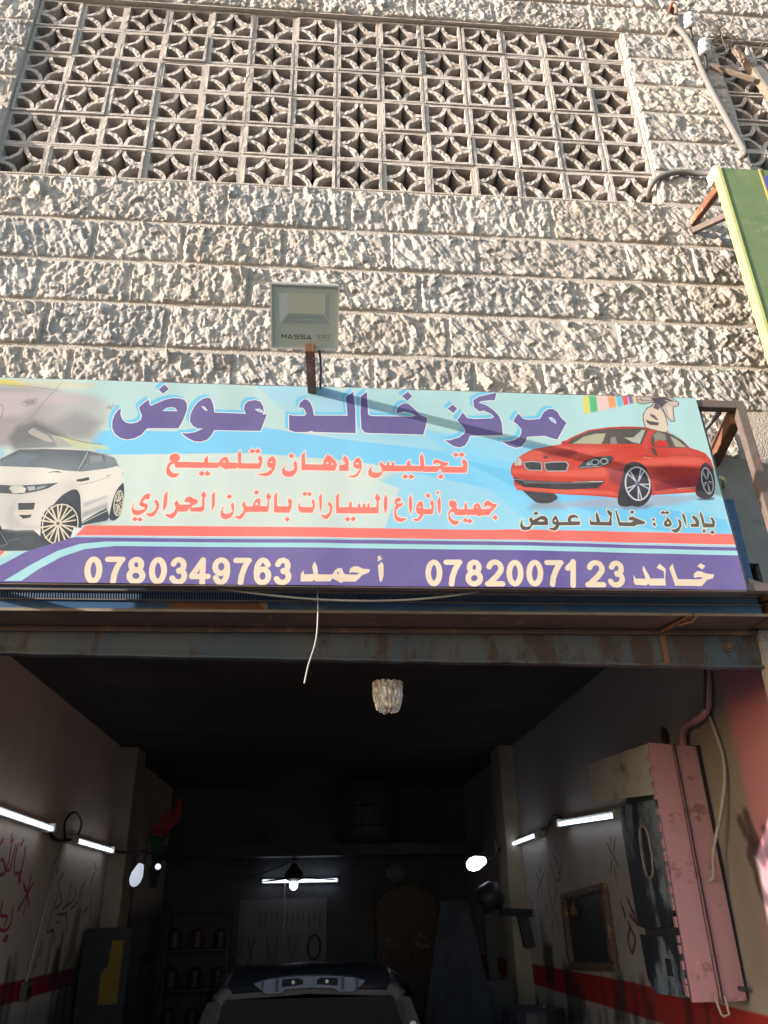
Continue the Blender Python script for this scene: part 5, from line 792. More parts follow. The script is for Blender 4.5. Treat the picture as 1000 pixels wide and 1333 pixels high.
def wallbox(name, x, xo, m):
    bx = B().box((min(x, xo), .25, -.2), (max(x, xo), 9.5, 3.3)); o = bx.build(name, m); me = o.data
    u = me.uv_layers.new(name='UVMap')
    for p in me.polygons:
        for li in p.loop_indices:
            c = me.vertices[me.loops[li].vertex_index].co; u.data[li].uv = (c.y*400/3800, (c.z+.2)*400/1500)
    return tag(o, kind='structure')
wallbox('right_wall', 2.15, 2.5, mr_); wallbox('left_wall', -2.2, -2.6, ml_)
tag(B().box((-2.2, 9.2, -.1), (2.15, 9.5, 3.2)).build('back_wall', M['back']), kind='structure')
for x0, x1, lb in ((-2.2, -2.02, 'tan plaster pilaster on the left garage wall behind the second tube light'), (1.98, 2.15, 'tan plaster pilaster on the right garage wall behind the tube lights')):
    tag(B().box((x0, 5.75, -.1), (x1, 6.2, 3.2)).build('pilaster', M['pilaster'], bevel=.008), lb, 'pilaster')
tag(B().box((-2.2, 8.1, 2.2), (2.15, 8.5, 2.34)).build('loft_shelf', M['machine'], bevel=.01), 'dark storage loft beam across the back of the garage above the far tube light', 'shelf')

# ------------------------------------------------------------------ breeze block screens
def block_mesh(seed):
    rr = random.Random(seed); D = .12; ow, oh = PX-.012, PZ-.012; t = .0165
    b = B(); w, h = ow/2, oh/2
    # square frame as four bars, butted
    b.box((-w, 0, h-t), (w, D, h)); b.box((-w, 0, -h), (w, D, -h+t)); b.box((-w, 0, -h+t), (-w+t, D, h-t)); b.box((w-t, 0, -h+t), (w, D, h-t))
    n = 9; th = .0235
    for sx in (-1, 1):
        for sz in (-1, 1):
            cx, cz = sx*(w-t+.002), sz*(h-t+.002); rx, rz = w-t+.004, h-t+.004; base = len(b.v)
            for i in range(n+1):
                a = math.pi/2*i/n
                for k, (q, y) in enumerate(((1, .003), (0, .003), (0, D-.004), (1, D-.004))):
                    R = .982 - (th/rx)*q*(.9+.2*rr.random()) + (0 if q else .03*(rr.random()-.5))
                    b.v.append((cx-sx*rx*R*math.cos(a), y+rr.uniform(-.003, .003)*(k < 2), cz-sz*rz*R*math.sin(a)))
            for i in range(n):
                for k in range(4):
                    b.f.append((base+i*4+k, base+i*4+(k+1) % 4, base+(i+1)*4+(k+1) % 4, base+(i+1)*4+k))
            b.f.append((base, base+1, base+2, base+3)); b.f.append((base+n*4, base+n*4+1, base+n*4+2, base+n*4+3))
    me = bpy.data.meshes.new('breeze_block'); me.from_pydata(b.v, [], b.f)
    bm = bmesh.new(); bm.from_mesh(me); bmesh.ops.recalc_face_normals(bm, faces=bm.faces)
    ed = [e for e in bm.edges if e.calc_length() > .18 and abs((e.verts[0].co-e.verts[1].co).y) < .01]
    bmesh.ops.subdivide_edges(bm, edges=ed, cuts=6, use_grid_fill=True)
    for v in bm.verts:
        v.co += Vector((rr.uniform(-1, 1), rr.uniform(-1, 1), rr.uniform(-1, 1)))*.0019
    bm.to_mesh(me); bm.free(); me.materials.append(M['block'])
    return me
bmeshes = [block_mesh(k) for k in range(7)]
def screen(x0, ncol, label):
    t = thing('breeze_block_screen', label, 'pierced screen', (x0+ncol*PX/2, .0, ZB), group='pierced block screens in the stone wall')
    rr = random.Random(int(x0*100)+7)
    mo = B()
    for r in range(7): z = r*PZ; mo.box((-ncol*PX/2, .002, z-.0075), (ncol*PX/2, .13, z+.0075))
    for c in range(ncol+1):
        x = -ncol*PX/2+c*PX
        for r in range(6): mo.box((x-.0075, .001, r*PZ+.0076), (x+.0075, .132, (r+1)*PZ-.0076))
    mo.build('mortar_grid', M['mortar'], t)
    for r in range(6):
        for c in range(ncol):
            o = bpy.data.objects.new('breeze_block', rr.choice(bmeshes)); COL.objects.link(o); o.parent = t
            o.location = (-ncol*PX/2+(c+.5)*PX+rr.uniform(-.0012, .0012), rr.uniform(-.012, .004), (r+.5)*PZ+rr.uniform(-.0012, .0012))
            o.rotation_euler = (rr.uniform(-.01, .01), rr.choice((0, math.pi))+rr.uniform(-.006, .006), rr.uniform(-.01, .01))
screen(-S1, 14, 'large pierced screen of breeze blocks with curved star openings across the top of the wall')
screen(S2A, 4, 'small breeze block screen behind dry twigs and a leaning board in the upper right corner')

# ------------------------------------------------------------------ shop sign
SX0, SX1, SZ0, SZ1 = -2.3, 1.69, 2.725, 3.668
sign = thing('shop_sign', 'long printed shop sign with a red coupe, a white car and purple Arabic lettering', 'shop sign', (-.3, -.4, 2.725))
sinv = Matrix.Translation((.3, .4, -2.725))
SW, SH = 4.02*2000, .95*2000
im = art_image('sign_print', SIGN_ART, SW, SH, .42, .68); SL = -1.46
ms = art_mat('printed_banner', im, .65, .2, .0012, 6, (.36,.35,.32), 1.6)
nx, nz = 90, 24; me = bpy.data.meshes.new('printed_banner'); V = []; Fc = []; UV = []
def sign_right(z): return 1.668 + (SZ1-z)/(SZ1-SZ0)*.028
for j in range(nz+1):
    z = SZ0+(SZ1-SZ0)*j/nz
    for i in range(nx+1):
        x = SL+(sign_right(z)-SL)*i/nx
        sag = .0042*mnoise.noise((x*2.1, z*2.6, 1.2))+.0022*mnoise.noise((x*7, z*1.6, 4))
        V.append((x, -.4+sag, z)); UV.append(((x-SX0)*2000/SW, (z-SZ0)*2000/SH))
for j in range(nz):
    for i in range(nx): a = j*(nx+1)+i; Fc.append((a, a+1, a+nx+2, a+nx+1))
me.from_pydata(V, [], Fc); ul = me.uv_layers.new(name='UVMap')
for l in me.loops: ul.data[l.index].uv = UV[l.vertex_index]
adopt(link('printed_banner', me, ms, sign, True), sinv)
hem = B().box((SL, -.396, SZ0-.006), (1.694, -.36, SZ0-.001)).box((SL, -.396, SZ1+.001), (1.668, -.36, SZ1+.006))
adopt(hem.build('banner_hem', M['brown_steel'], sign), sinv)
def fpart(name, m, *beams, bevel=.002):
    b = B()
    for a in beams: b.beam(*a)
    return adopt(b.build(name, m, sign, bevel=bevel), sinv)
fpart('frame_tube', M['brown_steel'], ((SL, -.372, 3.646), (1.86, -.372, 3.646), .04))
fpart('frame_tube', M['brown_steel'], ((1.88, -.372, 3.668), (1.905, -.372, 2.74), .042))
fpart('frame_tube', M['brown_steel'], ((SL, -.372, 2.742), (1.88, -.372, 2.742), .035))
fpart('frame_tube', M['grey_steel'], ((1.685, -.33, 3.63), (1.71, -.33, 2.76), .05, .04))
fpart('frame_tube', M['grey_steel'], ((-1.44, -.372, 3.63), (-1.44, -.372, 2.76), .035))
for x in (-.9, -.1, .9): fpart('frame_tube', M['grey_steel'], ((x, -.372, 3.624), (x, -.372, 2.761), .03))
fpart('bracket_arm', M['rust'], ((1.86, -.35, 3.60), (1.90, -.0, 3.55), .05, .07))['label'] = 'rusty bracket arm from frame corner to wall'
fpart('bracket_arm', M['grey_steel'], ((1.80, -.35, 3.63), (1.74, -.0, 3.58), .018, .018))
for x in (-1.43, -.4, .6): fpart('bracket_arm', M['brown_steel'], ((x, -.35, 3.62), (x, -.0, 3.62), .035))
for x in (-1.43, 1.89): fpart('bracket_arm', M['rust'], ((x, -.35, 2.744), (x, -.0, 2.80), .035))

# ------------------------------------------------------------------ floodlight on its arm
fl = thing('floodlight', 'square grey floodlight on a rusty arm above the middle of the shop sign', 'floodlight', (-.10, -.385, 3.66))
finv = Matrix.Translation((.10, .385, -3.66))
B_ = B().beam((-.098, -.385, 3.655), (-.101, -.838, 3.54), .036, .036); adopt(B_.build('arm', M['rust'], fl, bevel=.002), finv)
tilt = math.radians(49); FC = Vector((-.122, -.905, 3.632))
Rf = Matrix.Rotation(math.radians(1.5), 3, 'Y') @ Matrix.Rotation(tilt, 3, 'X').inverted() if False else Matrix.Rotation(tilt, 3, 'X')
def flp(b, name, m, bevel=0, smooth=False):
    o = b.build(name, m, fl, bevel=bevel, smooth=smooth)
    for v in o.data.vertices: v.co = FC + Rf @ v.co
    o.matrix_parent_inverse = finv; return o
HW, HH_ = .131, .124
flp(B().box((-HW, .004, -HH_), (HW, .055, HH_)), 'housing', mat('floodlight_casting', (.42,.42,.40), (.34,.34,.32), rough=.5), bevel=.006)
flp(B().box((-HW, -.006, HH_-.006), (HW, .003, HH_)).box((-HW, -.006, -HH_), (HW, .003, -HH_+.006)).box((-HW, -.006, -HH_+.006), (-HW+.006, .003, HH_-.006)).box((HW-.006, -.006, -HH_+.006), (HW, .003, HH_-.006)), 'rim', M['porcelain'])
# face print: frosted glass with stepped reflector and the maker's lettering
FA = []
def fF(c, p, b=0, a=1.): FA.append(dict(c=c, p=[[int(q*10) for q in (x, 100-y)] if 0 else sum(([int(x*10), int((100-y)*10)] for x, y in p), [])], b=b, a=a))
def fL(c, w, p, a=1.): FA.append(dict(c=c, l=sum(([int(x*10), int((100-y)*10)] for x, y in p), []), w=w, a=a))
fF((160,168,160), [(-5,-5),(105,-5),(105,105),(-5,105)])
fF((140,150,146), [(10,12),(88,12),(88,62),(14,62)], 20, .7)
fF((176,178,164), [(24,12),(80,12),(80,44),(24,44)], 3)
for q in range(9): fL((148,152,138), 3, [(25,14+q*3.4),(79,14+q*3.4)], .5)
for q in range(14): fL((150,154,140), 2, [(26+q*4,12),(26+q*4,44)], .5)
fF((186,190,188), [(10,13),(23,12),(23,44),(12,60)], 8, .8)
fF((130,142,142), [(25,46),(78,46),(88,58),(16,60)], 6, .8)
fL((206,208,204), 6, [(23,12),(23,46),(12,62)]); fL((206,208,204), 5, [(80,12),(80,46),(88,56)]); fL((120,130,130), 5, [(12,62),(60,66),(88,66)], .7)
for q in range(5): fL((192,196,192), 3, [(30+q*6,56-q),(80,50+q*2)], .5)
fL((196,120,112), 5, [(36,61),(50,59)], .7); fL((196,120,112), 4, [(36,65),(52,63)], .5)
K = (38,40,44)
def glyph(x, s):
    for st in {'M': [[(0,0),(0,6)],[(0,0),(4,4),(7,0),(7,6)]], 'A': [[(0,6),(3,0),(7,6)],[(2,5.6),(6,5.6)]], 'S': [[(7,0),(0,0),(0,3),(7,3),(7,6),(0,6)]], 'E': [[(7,0),(0,0),(0,6),(7,6)],[(0,3),(6,3)]]}[s]:
        fL(K, 13, [(x+a*.95, 79+b*.95) for a, b in st])
for i, s in enumerate('MASSA'): glyph(15+i*9.6, s)
for i in range(4): fL(K, 6, [(70+i*5,78),(73+i*5,78),(73+i*5,82),(70+i*5,82),(70+i*5,78)][: 5-(i % 2)])
for i in range(5): fL(K, 5, [(69+i*4.4,86),(72+i*4.4,86)]); 
imf = art_image('floodlight_face', FA, 1000, 1000, .35, 1.3)
mf = art_mat('floodlight_glass', imf, .25, .12, 0, 10, (.45,.42,.36), 20)
o = sheet('front_glass', [(-HW+.006, .0, -HH_+.006), (HW-.006, .0, -HH_+.006), (HW-.006, .0, HH_-.006), (-HW+.006, .0, HH_-.006)], [(0,0),(1,0),(1,1),(0,1)], mf, fl)
for v in o.data.vertices: v.co = FC + Rf @ v.co
o.matrix_parent_inverse = finv
fb = B()
for q in range(-5, 6): fb.box((q*.022-.002, .056, -.11), (q*.022+.002, .075, .11))
flp(fb, 'cooling_fin', M['dark_metal'])
lead = B().tube(curve_pts([(-.075, -.84, 3.60), (-.062, -.76, 3.565), (-.058, -.60, 3.595), (-.062, -.39, 3.67)]), .005, 6)
adopt(lead.build('lead', M['cable'], fl, smooth=True), finv)

# ------------------------------------------------------------------ roller shutter
rs = thing('roller_shutter', 'rolled up blue metal shutter with a worn rusty bottom rail across the garage opening', 'roller shutter', (0, .05, 2.6))
rinv = Matrix.Translation((0, -.05, -2.6))
def rp_(b, name, m, bevel=0, smooth=False): return adopt(b.build(name, m, rs, bevel=bevel, smooth=smooth), rinv)
XA, XB_ = -2.7, 1.99
HX = 1.86                                   # the housing front stands 20 cm proud of the rail
rp_(B().box((XA, -.188, 2.775), (HX, -.17, 3.24)), 'slat', M['blue_steel'])
rp_(B().box((XA, -.188, 3.242), (HX, -.036, 3.256)), 'hidden_sun_stop', M['blue_steel'])  # unseen plate added, with the raised slat, to stop sun leaking over the housing
rp_(B().box((XA, -.205, 2.7695), (HX, -.188, 2.7745)).box((XA, -.205, 2.7285), (HX, -.188, 2.7325)), 'slat_rib', M['edge'])
rp_(B().box((XA, -.1885, 2.733), (HX, -.18, 2.769)), 'slat_backing', mat('deep_blue_slat', (.02,.035,.06), (.015,.025,.04)))
sb = B(); x = XA
while x < HX-.01: sb.beam((x, -.191, 2.769), (x+.004, -.191, 2.733), .0045, .005); x += .0105
tag(rp_(sb, 'slot_grille', M['slot_blue']), kind='stuff')
rp_(B().box((XA, -.197, 2.687), (HX, -.178, 2.728)), 'slat', M['blue_steel'], bevel=.002)
rp_(B().box((XA, -.212, 2.678), (HX+.02, -.03, 2.686)), 'lip', M['rail_brown'])
rp_(B().box((XA, -.216, 2.676), (HX+.02, -.2125, 2.688)), 'lip_edge', M['edge'])
rp_(B().box((-.66, -.2015, 2.692), (-.26, -.1975, 2.722)), 'rust_patch', M['rust'])['label'] = 'bare red rusty strip of a slat'
rp_(B().box((XA, -.024, 2.655), (1.9235, -.012, 2.677)).box((XA, -.028, 2.664), (1.9235, -.0245, 2.669)), 'brown_rail', M['rail_brown'], bevel=.001)
# bottom rail, dropping slightly to the right: slightly bowed section
br = B(); n = 60; base = 0
prof = [(0.0, .052), (.12, .044), (.5, .040), (.8, .044), (.93, .052), (.95, .034), (1., .034), (1., .075), (0., .075)]
rr = random.Random(4)
for i in range(n+1):
    x = XA+(1.9235-XA)*i/n; zt = 2.74; zb = 2.580-.071*i/n + (rr.uniform(-.004, .004) if i % 3 == 0 else 0)
    for q, y in prof: br.v.append((x, y-.045, zt+(zb-zt)*q))
m_ = len(prof)
for i in range(n):
    for k in range(m_): a = i*m_+k; c_ = i*m_+(k+1) % m_; br.f.append((a, c_, c_+m_, a+m_))
br.f.append(tuple(range(m_))); br.f.append(tuple(n*m_+k for k in range(m_)))
rp_(br, 'bottom_rail', M['rail'])
rp_(B().box((1.47, -.012, 2.53), (1.495, -.006, 2.66)).beam((1.47, -.04, 2.66), (1.52, -.215, 2.672), .02, .006), 'hasp', M['rust'], bevel=.001)
rp_(B().tube([(1.53, -.215, 2.69), (1.55, -.225, 2.67), (1.54, -.2, 2.655), (1.50, -.15, 2.655)], .004, 6), 'hasp_ring', M['rust'])
rp_(B().lathe([(.022, 0), (.022, .008), (.013, .009), (.013, .02), (.011, .024)], (1.78, -.004, 2.605), (0, -1, 0), 14), 'bolt', M['rail_brown'])
rp_(B().box((1.925, -.03, .0), (2.064, .03, 2.675)), 'guide_channel', M['plaster'], bevel=.002)
rp_(B().box((-1.60, -.03, 0), (-1.525, .03, 2.675)), 'guide_channel', M['grey_steel'], bevel=.003)
bx2 = B().beam((1.80, -.10, 3.55), (1.82, -.10, 2.80), .05, .09); rp_(bx2, 'side_post', M['blue_steel'], bevel=.003)['label'] = 'blue streaked post beside the sign'
rp_(B().box((1.885, -.24, 2.68), (2.10, -.04, 2.745)), 'end_bracket', M['rust'], bevel=.006)
ledge = B().box((1.74, -.36, 2.762), (2.2, -.34, 2.785)); rp_(B().beam((1.73, -.3, 2.79), (2.2, -.02, 2.80), .08, .03), 'end_shelf', M['edge'], bevel=.002)

# ------------------------------------------------------------------ things on the wall, upper right
cd = B().tube(curve_pts([(2.30, -.02, 7.0), (2.345, -.07, 7.03), (2.39, -.08, 6.93), (2.43, -.07, 6.78), (2.455, -.06, 6.55), (2.485, -.06, 6.32), (2.515, -.07, 6.07), (2.525, -.09, 5.88), (2.50, -.14, 5.72), (2.45, -.2, 5.60)]), .020, 12)
cd.tube(curve_pts([(1.90, .03, 5.44), (1.915, -.03, 5.49), (1.97, -.06, 5.54), (2.08, -.07, 5.575), (2.19, -.07, 5.575), (2.27, -.10, 5.545), (2.31, -.16, 5.49)]), .017, 12)
tag(cd.build('conduit_pipe', M['conduit'], smooth=True), 'grey flexible conduit looping down the wall beside the right screen to the green sign', 'conduit')
def insulator(loc, d, label):
    t = thing('insulator', label, 'insulator', loc, group='white porcelain insulators on the wall')
    d = Vector(d).normalized()
    B().lathe([(.015, .0), (.036, .004), (.04, .02), (.034, .034), (.038, .04), (.038, .055), (.03, .062), (.034, .07), (.028, .09), (.014, .098)], d*-.03, d, 18).build('porcelain_cap', M['porcelain'], t, smooth=True)
    B().tube([tuple(d*-.03), tuple(d*-.10), (d*-.13+Vector((0,.03,-.01)))[:]], .009, 8).build('pin', M['dark_metal'], t)
    return t
insulator((2.40, -.15, 6.96), (-.25, -.55, .75), 'upper white porcelain insulator standing above the grey conduit bend')
insulator((2.445, -.15, 6.68), (-.25, -.55, .75), 'lower white porcelain insulator beside the dry twigs')
t = thing('wall_hook', 'rusty hook with a short peg on the wall at the top edge', 'hook', (2.36, -.02, 7.24))
B().beam((0, .02, .0), (.0, -.09, .01), .04, .03).build('plate', M['rust'], t, bevel=.003)
B().tube([(0, -.08, .0), (.0, -.10, -.05), (-.01, -.09, -.12)], .011, 8).build('peg', M['wood'], t)
nb = B(); rr = random.Random(9)
for k in range(26):
    a = Vector((2.62+rr.gauss(0, .05), -.10+rr.gauss(0, .03), 6.88+rr.gauss(0, .06)))
    d = Vector((rr.gauss(.2, 1), rr.gauss(-.1, .35), rr.gauss(.15, .8))).normalized(); l = rr.uniform(.08, .34)
    nb.tube(curve_pts([a, a+d*l*.5+Vector((rr.gauss(0, .02), rr.gauss(0, .02), rr.gauss(0, .02))), a+d*l], 3), [.0028]*3+[.0022]*3+[.0014], 4)
for a, b in (((2.55,-.12,6.74),(3.15,-.22,7.22)), ((2.72,-.1,6.66),(3.2,-.2,7.02)), ((2.66,-.1,6.9),(2.80,-.18,7.35)), ((2.60,-.1,7.05),(2.9,-.16,7.38)), ((2.76,-.12,6.62),(2.95,-.2,6.98))):
    nb.tube(curve_pts([a, ((a[0]+b[0])/2+.02, (a[1]+b[1])/2-.02, (a[2]+b[2])/2-.02), b], 4), .003, 5)
tag(nb.build('dry_twig_tangle', M['twig']), 'tangle of dry twigs caught between the insulators and the right screen', 'twigs')
sp = B()
for i in range(60):
    pass
sp.tube([(2.53+.0022*i, -.13+.018*math.cos(i*.9), 6.70+.0014*i+.018*math.sin(i*.9)) for i in range(80)], .0022, 5)
tag(sp.build('coiled_wire', M['dark_metal']), 'small coil of wire beside the lower insulator', 'wire')
bd = thing('leaning_board', 'weathered board hanging across the right screen below the twigs', 'board', (2.80, -.06, 6.5))
B().beam((-.08, -.02, .33), (.10, -.01, -.30), .05, .02).build('plank', M['wood'], bd, bevel=.003)
B().prism([(-.02, .16), (.05, .12), (.12, -.05), (.16, -.27), (.10, -.30), (.04, -.10)], 'y', -.045, -.035).build('torn_sheet', M['conduit'], bd)
B().beam((-.28, .0, .15), (-.02, -.03, -.02), .03, .02).build('slat', M['wood'], bd, bevel=.003)

# ------------------------------------------------------------------ green sign on the right
gm = mat('green_banner', (.17,.215,.085), (.12,.17,.07), rough=.5, scale=5, bump=.0015, bscale=14, spots=(.20,.235,.11), sscale=8)
gs = thing('green_sign', 'green hanging sign with a yellow edge cut off at the right side of the frame', 'sign', (2.6, -.5, 5.1))
ginv = Matrix.Translation((-2.6, .5, -5.1))
adopt(B().box((2.048, -.5, 3.6), (4.0, -.44, 5.10)).build('green_panel', gm, gs, bevel=.002), ginv)
adopt(B().box((2.030, -.506, 3.6), (2.047, -.45, 5.103)).build('yellow_edge', mat('yellow_edge_tape', (.50,.50,.17), (.40,.42,.15), rough=.5), gs), ginv)
adopt(B().box((2.258, -.5045, 4.05), (2.268, -.5012, 5.10)).build('yellow_line', mat('ochre_line', (.50,.38,.10), rough=.5), gs), ginv)
adopt(B().box((2.2685, -.5045, 4.3), (3.8, -.5012, 5.05)).build('blue_field', mat('blue_print', (.08,.10,.30), rough=.5), gs), ginv)
adopt(B().beam((2.125, .0, 5.21), (2.06, -.47, 5.02), .035, .045).build('bracket_arm', M['rust'], gs, bevel=.002), ginv)
adopt(B().beam((2.09, .03, 5.16), (2.155, -.30, 4.97), .03, .035).build('bracket_arm', M['brown_steel'], gs, bevel=.002), ginv)
adopt(B().beam((2.12, .0, 5.12), (2.14, -.0, 5.25), .05, .02, up=(0,1,0)).build('fixing_plate', M['rust'], gs), ginv)
adopt(B().box((2.02, -.49, 5.06), (2.06, -.40, 5.135)).build('white_clip', M['porcelain'], gs, bevel=.008), ginv)
adopt(B().box((2.30, -.4, 5.12), (2.42, -.30, 5.20)).build('cream_box', mat('cream_plastic', (.6,.55,.36), rough=.5), gs, bevel=.01), ginv)

# ------------------------------------------------------------------ wires and foil under the sign
w1 = B().tube(curve_pts([(-.055, -.30, 2.86), (-.056, -.31, 2.75), (-.052, -.31, 2.64), (-.058, -.31, 2.53), (-.085, -.31, 2.43), (-.098, -.31, 2.36)]), .0032, 6)
tag(w1.build('hanging_wire', M['pale_cable'], smooth=True), 'thin pale wire hanging down in front of the open garage below the sign', 'wire')
w2 = B().tube(curve_pts([(-.75, -.34, 2.80), (-.5, -.34, 2.74), (-.2, -.34, 2.70), (.05, -.34, 2.685), (.3, -.34, 2.69), (.55, -.34, 2.72), (.8, -.34, 2.78)]), .0045, 6)
tag(w2.build('drooping_cable', M['pale_cable'], smooth=True), 'grey cable drooping under the bottom edge of the sign', 'cable')
w3 = B().tube(curve_pts([(1.93, -.02, 3.42), (1.86, -.14, 3.37), (1.80, -.24, 3.33), (1.755, -.29, 3.31)]), .011, 8)
tag(w3.build('yellow_hose', mat('yellow_hose', (.62,.60,.30), rough=.5), smooth=True), 'short pale yellow hose behind the right end of the sign', 'hose')
def pleated_cup(name, c, r, hgt, seed, m):
    me = bpy.data.meshes.new(name); n, k = 120, 44; V = []; Fc = []; rr = random.Random(seed)
    for j in range(k+1):
        q = j/k
        for i in range(n):
            a = 2*math.pi*i/n; p = Vector((math.cos(a), math.sin(a), q*2))
            f = (1-.30*q**2.4)*(1-.9*max(0, q-.9)*6) + .07*math.sin(a*17+3*mnoise.noise(p*2))*(1-.3*q) + .10*mnoise.noise(p*3.1+Vector((seed,0,0))) + .05*mnoise.noise(p*11)
            f = max(f, .02)
            V.append((c[0]+r*f*math.cos(a), c[1]+r*.7*f*math.sin(a), c[2]+hgt*(.5-q)+.012*mnoise.noise(p*4)*(j > 2) + .01*mnoise.noise(p*9)))
    for j in range(k):
        for i in range(n): Fc.append((j*n+i, j*n+(i+1) % n, (j+1)*n+(i+1) % n, (j+1)*n+i))
    Fc.append(tuple(range(n))[::-1]); Fc.append(tuple(k*n+i for i in range(n)))
    me.from_pydata(V, [], Fc); me.update(); return link(name, me, m)
fo = thing('foil_bundle', 'crumpled shiny foil bundle hanging under the shutter in the dark opening', 'foil', (.285, .25, 2.6))
fi = Matrix.Translation((-.285, -.25, -2.6))
o = pleated_cup('crumpled_foil', (.267, .25, 2.442), .066, .135, 3, M['foil']); o.parent = fo; o.matrix_parent_inverse = fi
adopt(B().tube([(.267, .25, 2.50), (.268, .25, 3.2)], .003, 5).build('string', M['cable'], fo), fi)

# ------------------------------------------------------------------ garage interior: lamps
def tube_light(y0, y1, x, z0, z1, label, side):
    t = thing('tube_light', label, 'tube light', (x, y0, z0), group='fluorescent tube lights in the garage')
    L = y1-y0; d = Vector((0, L, z1-z0)); s = side
    B().beam((0,0,0), d[:], .06, .05).build('batten', M['white_plastic'], t, bevel=.004)
    B().tube([(s*-.052, .03, -.012), (s*-.052, L-.03, z1-z0-.012)], .016, 10).build('tube', M['tube'], t)
    for q in (.0, 1.): B().box((-.03 - (.045 if s > 0 else -.0) , L*q-.012, (z1-z0)*q-.035), (.03+(.045 if s < 0 else 0), L*q+.012, (z1-z0)*q+.03)).build('end_cap', M['white_plastic'], t, bevel=.003)
    return t
tube_light(2.5, 3.95, 2.115, 2.15, 2.215, 'bright tube light on the right wall nearest the pink cabinet', 1)
tube_light(4.75, 6.3, 2.115, 2.19, 2.17, 'bright tube light on the right wall next to the tan pilaster', 1)
tube_light(2.1, 3.5, -2.165, 2.21, 2.19, 'tube light on the left wall cut by the edge of the frame', -1)
tube_light(4.2, 5.55, -2.165, 2.155, 2.15, 'tube light on the left wall next to the tan pilaster', -1)
bt = thing('tube_light', 'tube light on the back wall behind the hanging fan', 'tube light', (-.83, 9.15, 1.93), group='fluorescent tube lights in the garage')
B().box((0, -.0, -.03), (1.09, .05, .03)).build('batten', M['white_plastic'], bt, bevel=.004)
B().tube([(.02, -.03, 0), (1.07, -.03, 0)], .018, 10).build('tube', M['tube'], bt)
def bulb(loc, label, m, r=.10, d=(-1,-.3,-.25)):
    t = thing('bulb_lamp', label, 'lamp', loc, group='bulb lamps in the garage')
    d = Vector(d).normalized()
    B().lathe([(r*.35, 0), (r*.6, .03), (r, .11), (r*.95, .17), (r*.6, .21), (.01, .225)], (0,0,0), d, 16).build('bulb', m, t, smooth=True)
    B().lathe([(.03, -.09), (.034, 0), (.03, .01)], (0,0,0), d, 12).build('holder', M['dark_metal'], t)
    B().tube([tuple(d*-.09), tuple(d*-.12+Vector((.0, .0, .05))), tuple(d*-.13+Vector((.0,.05,.16)))], .012, 6).build('bracket', M['dark_metal'], t)
    return t
bulb((1.70, 5.5, 2.00), 'bright white bulb lamp on a bracket at the right pilaster', M['bulb'], .068, (-1,-.2,-.3))
bulb((-1.80, 5.5, 2.02), 'dim frosted bulb lamp hanging at the left pilaster', M['soft_bulb'], .06, (-.25,-.2,-1))
t = thing('small_led_lamp', 'tiny lit lamp to the right of the dim left bulb', 'lamp', (-1.64, 5.55, 1.985))
B().lathe([(.01, 0), (.028, .008), (.028, .03), (.015, .04)], (0,0,0), (0,-1,0), 12).build('lens', emat('led_glow', (.75,.7,1), .6), t)
B().tube([(0, .0, 0), (-.03, .08, .08)], .006, 6).build('stem', M['dark_metal'], t)
# hanging fan with a light
fn = thing('ceiling_fan', 'dark hanging fan with a lit bulb in front of the back tube light', 'fan', (-.36, 8.6, 1.97))
B().lathe([(.03, .16), (.07, .10), (.13, .04), (.13, -.03), (.06, -.06)], (0,0,0), (0,0,1), 14).build('motor', M['dark_metal'], fn)
B().tube([(0,0,.2), (0,0,.40)], .03, 8).build('rod', M['dark_metal'], fn)
for k in range(3):
    a = 2*math.pi*k/3+.25
    B().beam((math.cos(a)*.12, math.sin(a)*.12, -.02), (math.cos(a)*.58, math.sin(a)*.58, -.045), .12, .012).build('blade', M['dark_metal'], fn)
B().lathe([(.03, 0), (.06, -.03), (.055, -.09), (.02, -.12)], (0,0,-.05), (0,0,1), 12).build('bulb', M['bulb'], fn, smooth=True)
# cables between lamps
def cable(name, pts, label, r=.008, m='cable', cat='cable'):
    return tag(B().tube(curve_pts(pts), r, 6).build(name, M[m], smooth=True), label, cat)
cable('lamp_cable', [(2.12, 3.95, 2.23), (2.10, 4.2, 2.30), (2.11, 4.5, 2.24), (2.12, 4.75, 2.22)], 'black cable linking the two tube lights on the right wall', .012)
cable('lamp_cable', [(2.12, 6.3, 2.17), (1.95, 6.0, 2.12), (1.85, 5.7, 2.10), (1.80, 5.55, 2.03)], 'black cable from the right tube light to the bright bulb', .012)
cable('lamp_cable', [(-2.17, 3.5, 2.2), (-2.15, 3.7, 2.13), (-2.16, 3.95, 2.12), (-2.17, 4.2, 2.16)], 'black cable linking the two tube lights on the left wall', .012)
cable('lamp_cable', [(-2.16, 5.55, 2.15), (-2.0, 5.7, 2.13), (-1.9, 5.6, 2.15), (-1.80, 5.5, 2.12)], 'black cable from the left tube light to the dim bulb', .012)
cable('lamp_cable', [(-1.80, 5.5, 2.14), (-1.3, 6.6, 1.93), (-.9, 7.7, 1.94), (-.4, 8.6, 2.16)], 'black cable slung across the garage from the dim bulb to the fan', .008)
cable('cable_loop', [(-2.15, 4.0, 2.14), (-2.13, 3.86, 2.27), (-2.13, 4.1, 2.36), (-2.13, 4.35, 2.30), (-2.14, 4.3, 2.18), (-2.16, 4.05, 2.13)], 'loop of loose cable above the left wall tube lights', .01)
cable('wall_cable', [(-2.185, 4.05, 2.1), (-2.185, 3.92, 1.75), (-2.185, 3.78, 1.4), (-2.185, 3.68, 1.12)], 'thin pale cable running down the left wall to the socket box', .012, 'pale_cable')
sk = thing('socket_box', 'small dark socket box on the red stripe of the left wall', 'socket', (-2.19, 3.65, 1.08))
B().box((0, -.07, -.06), (.05, .07, .06)).build('box', M['gilt'], sk, bevel=.006)
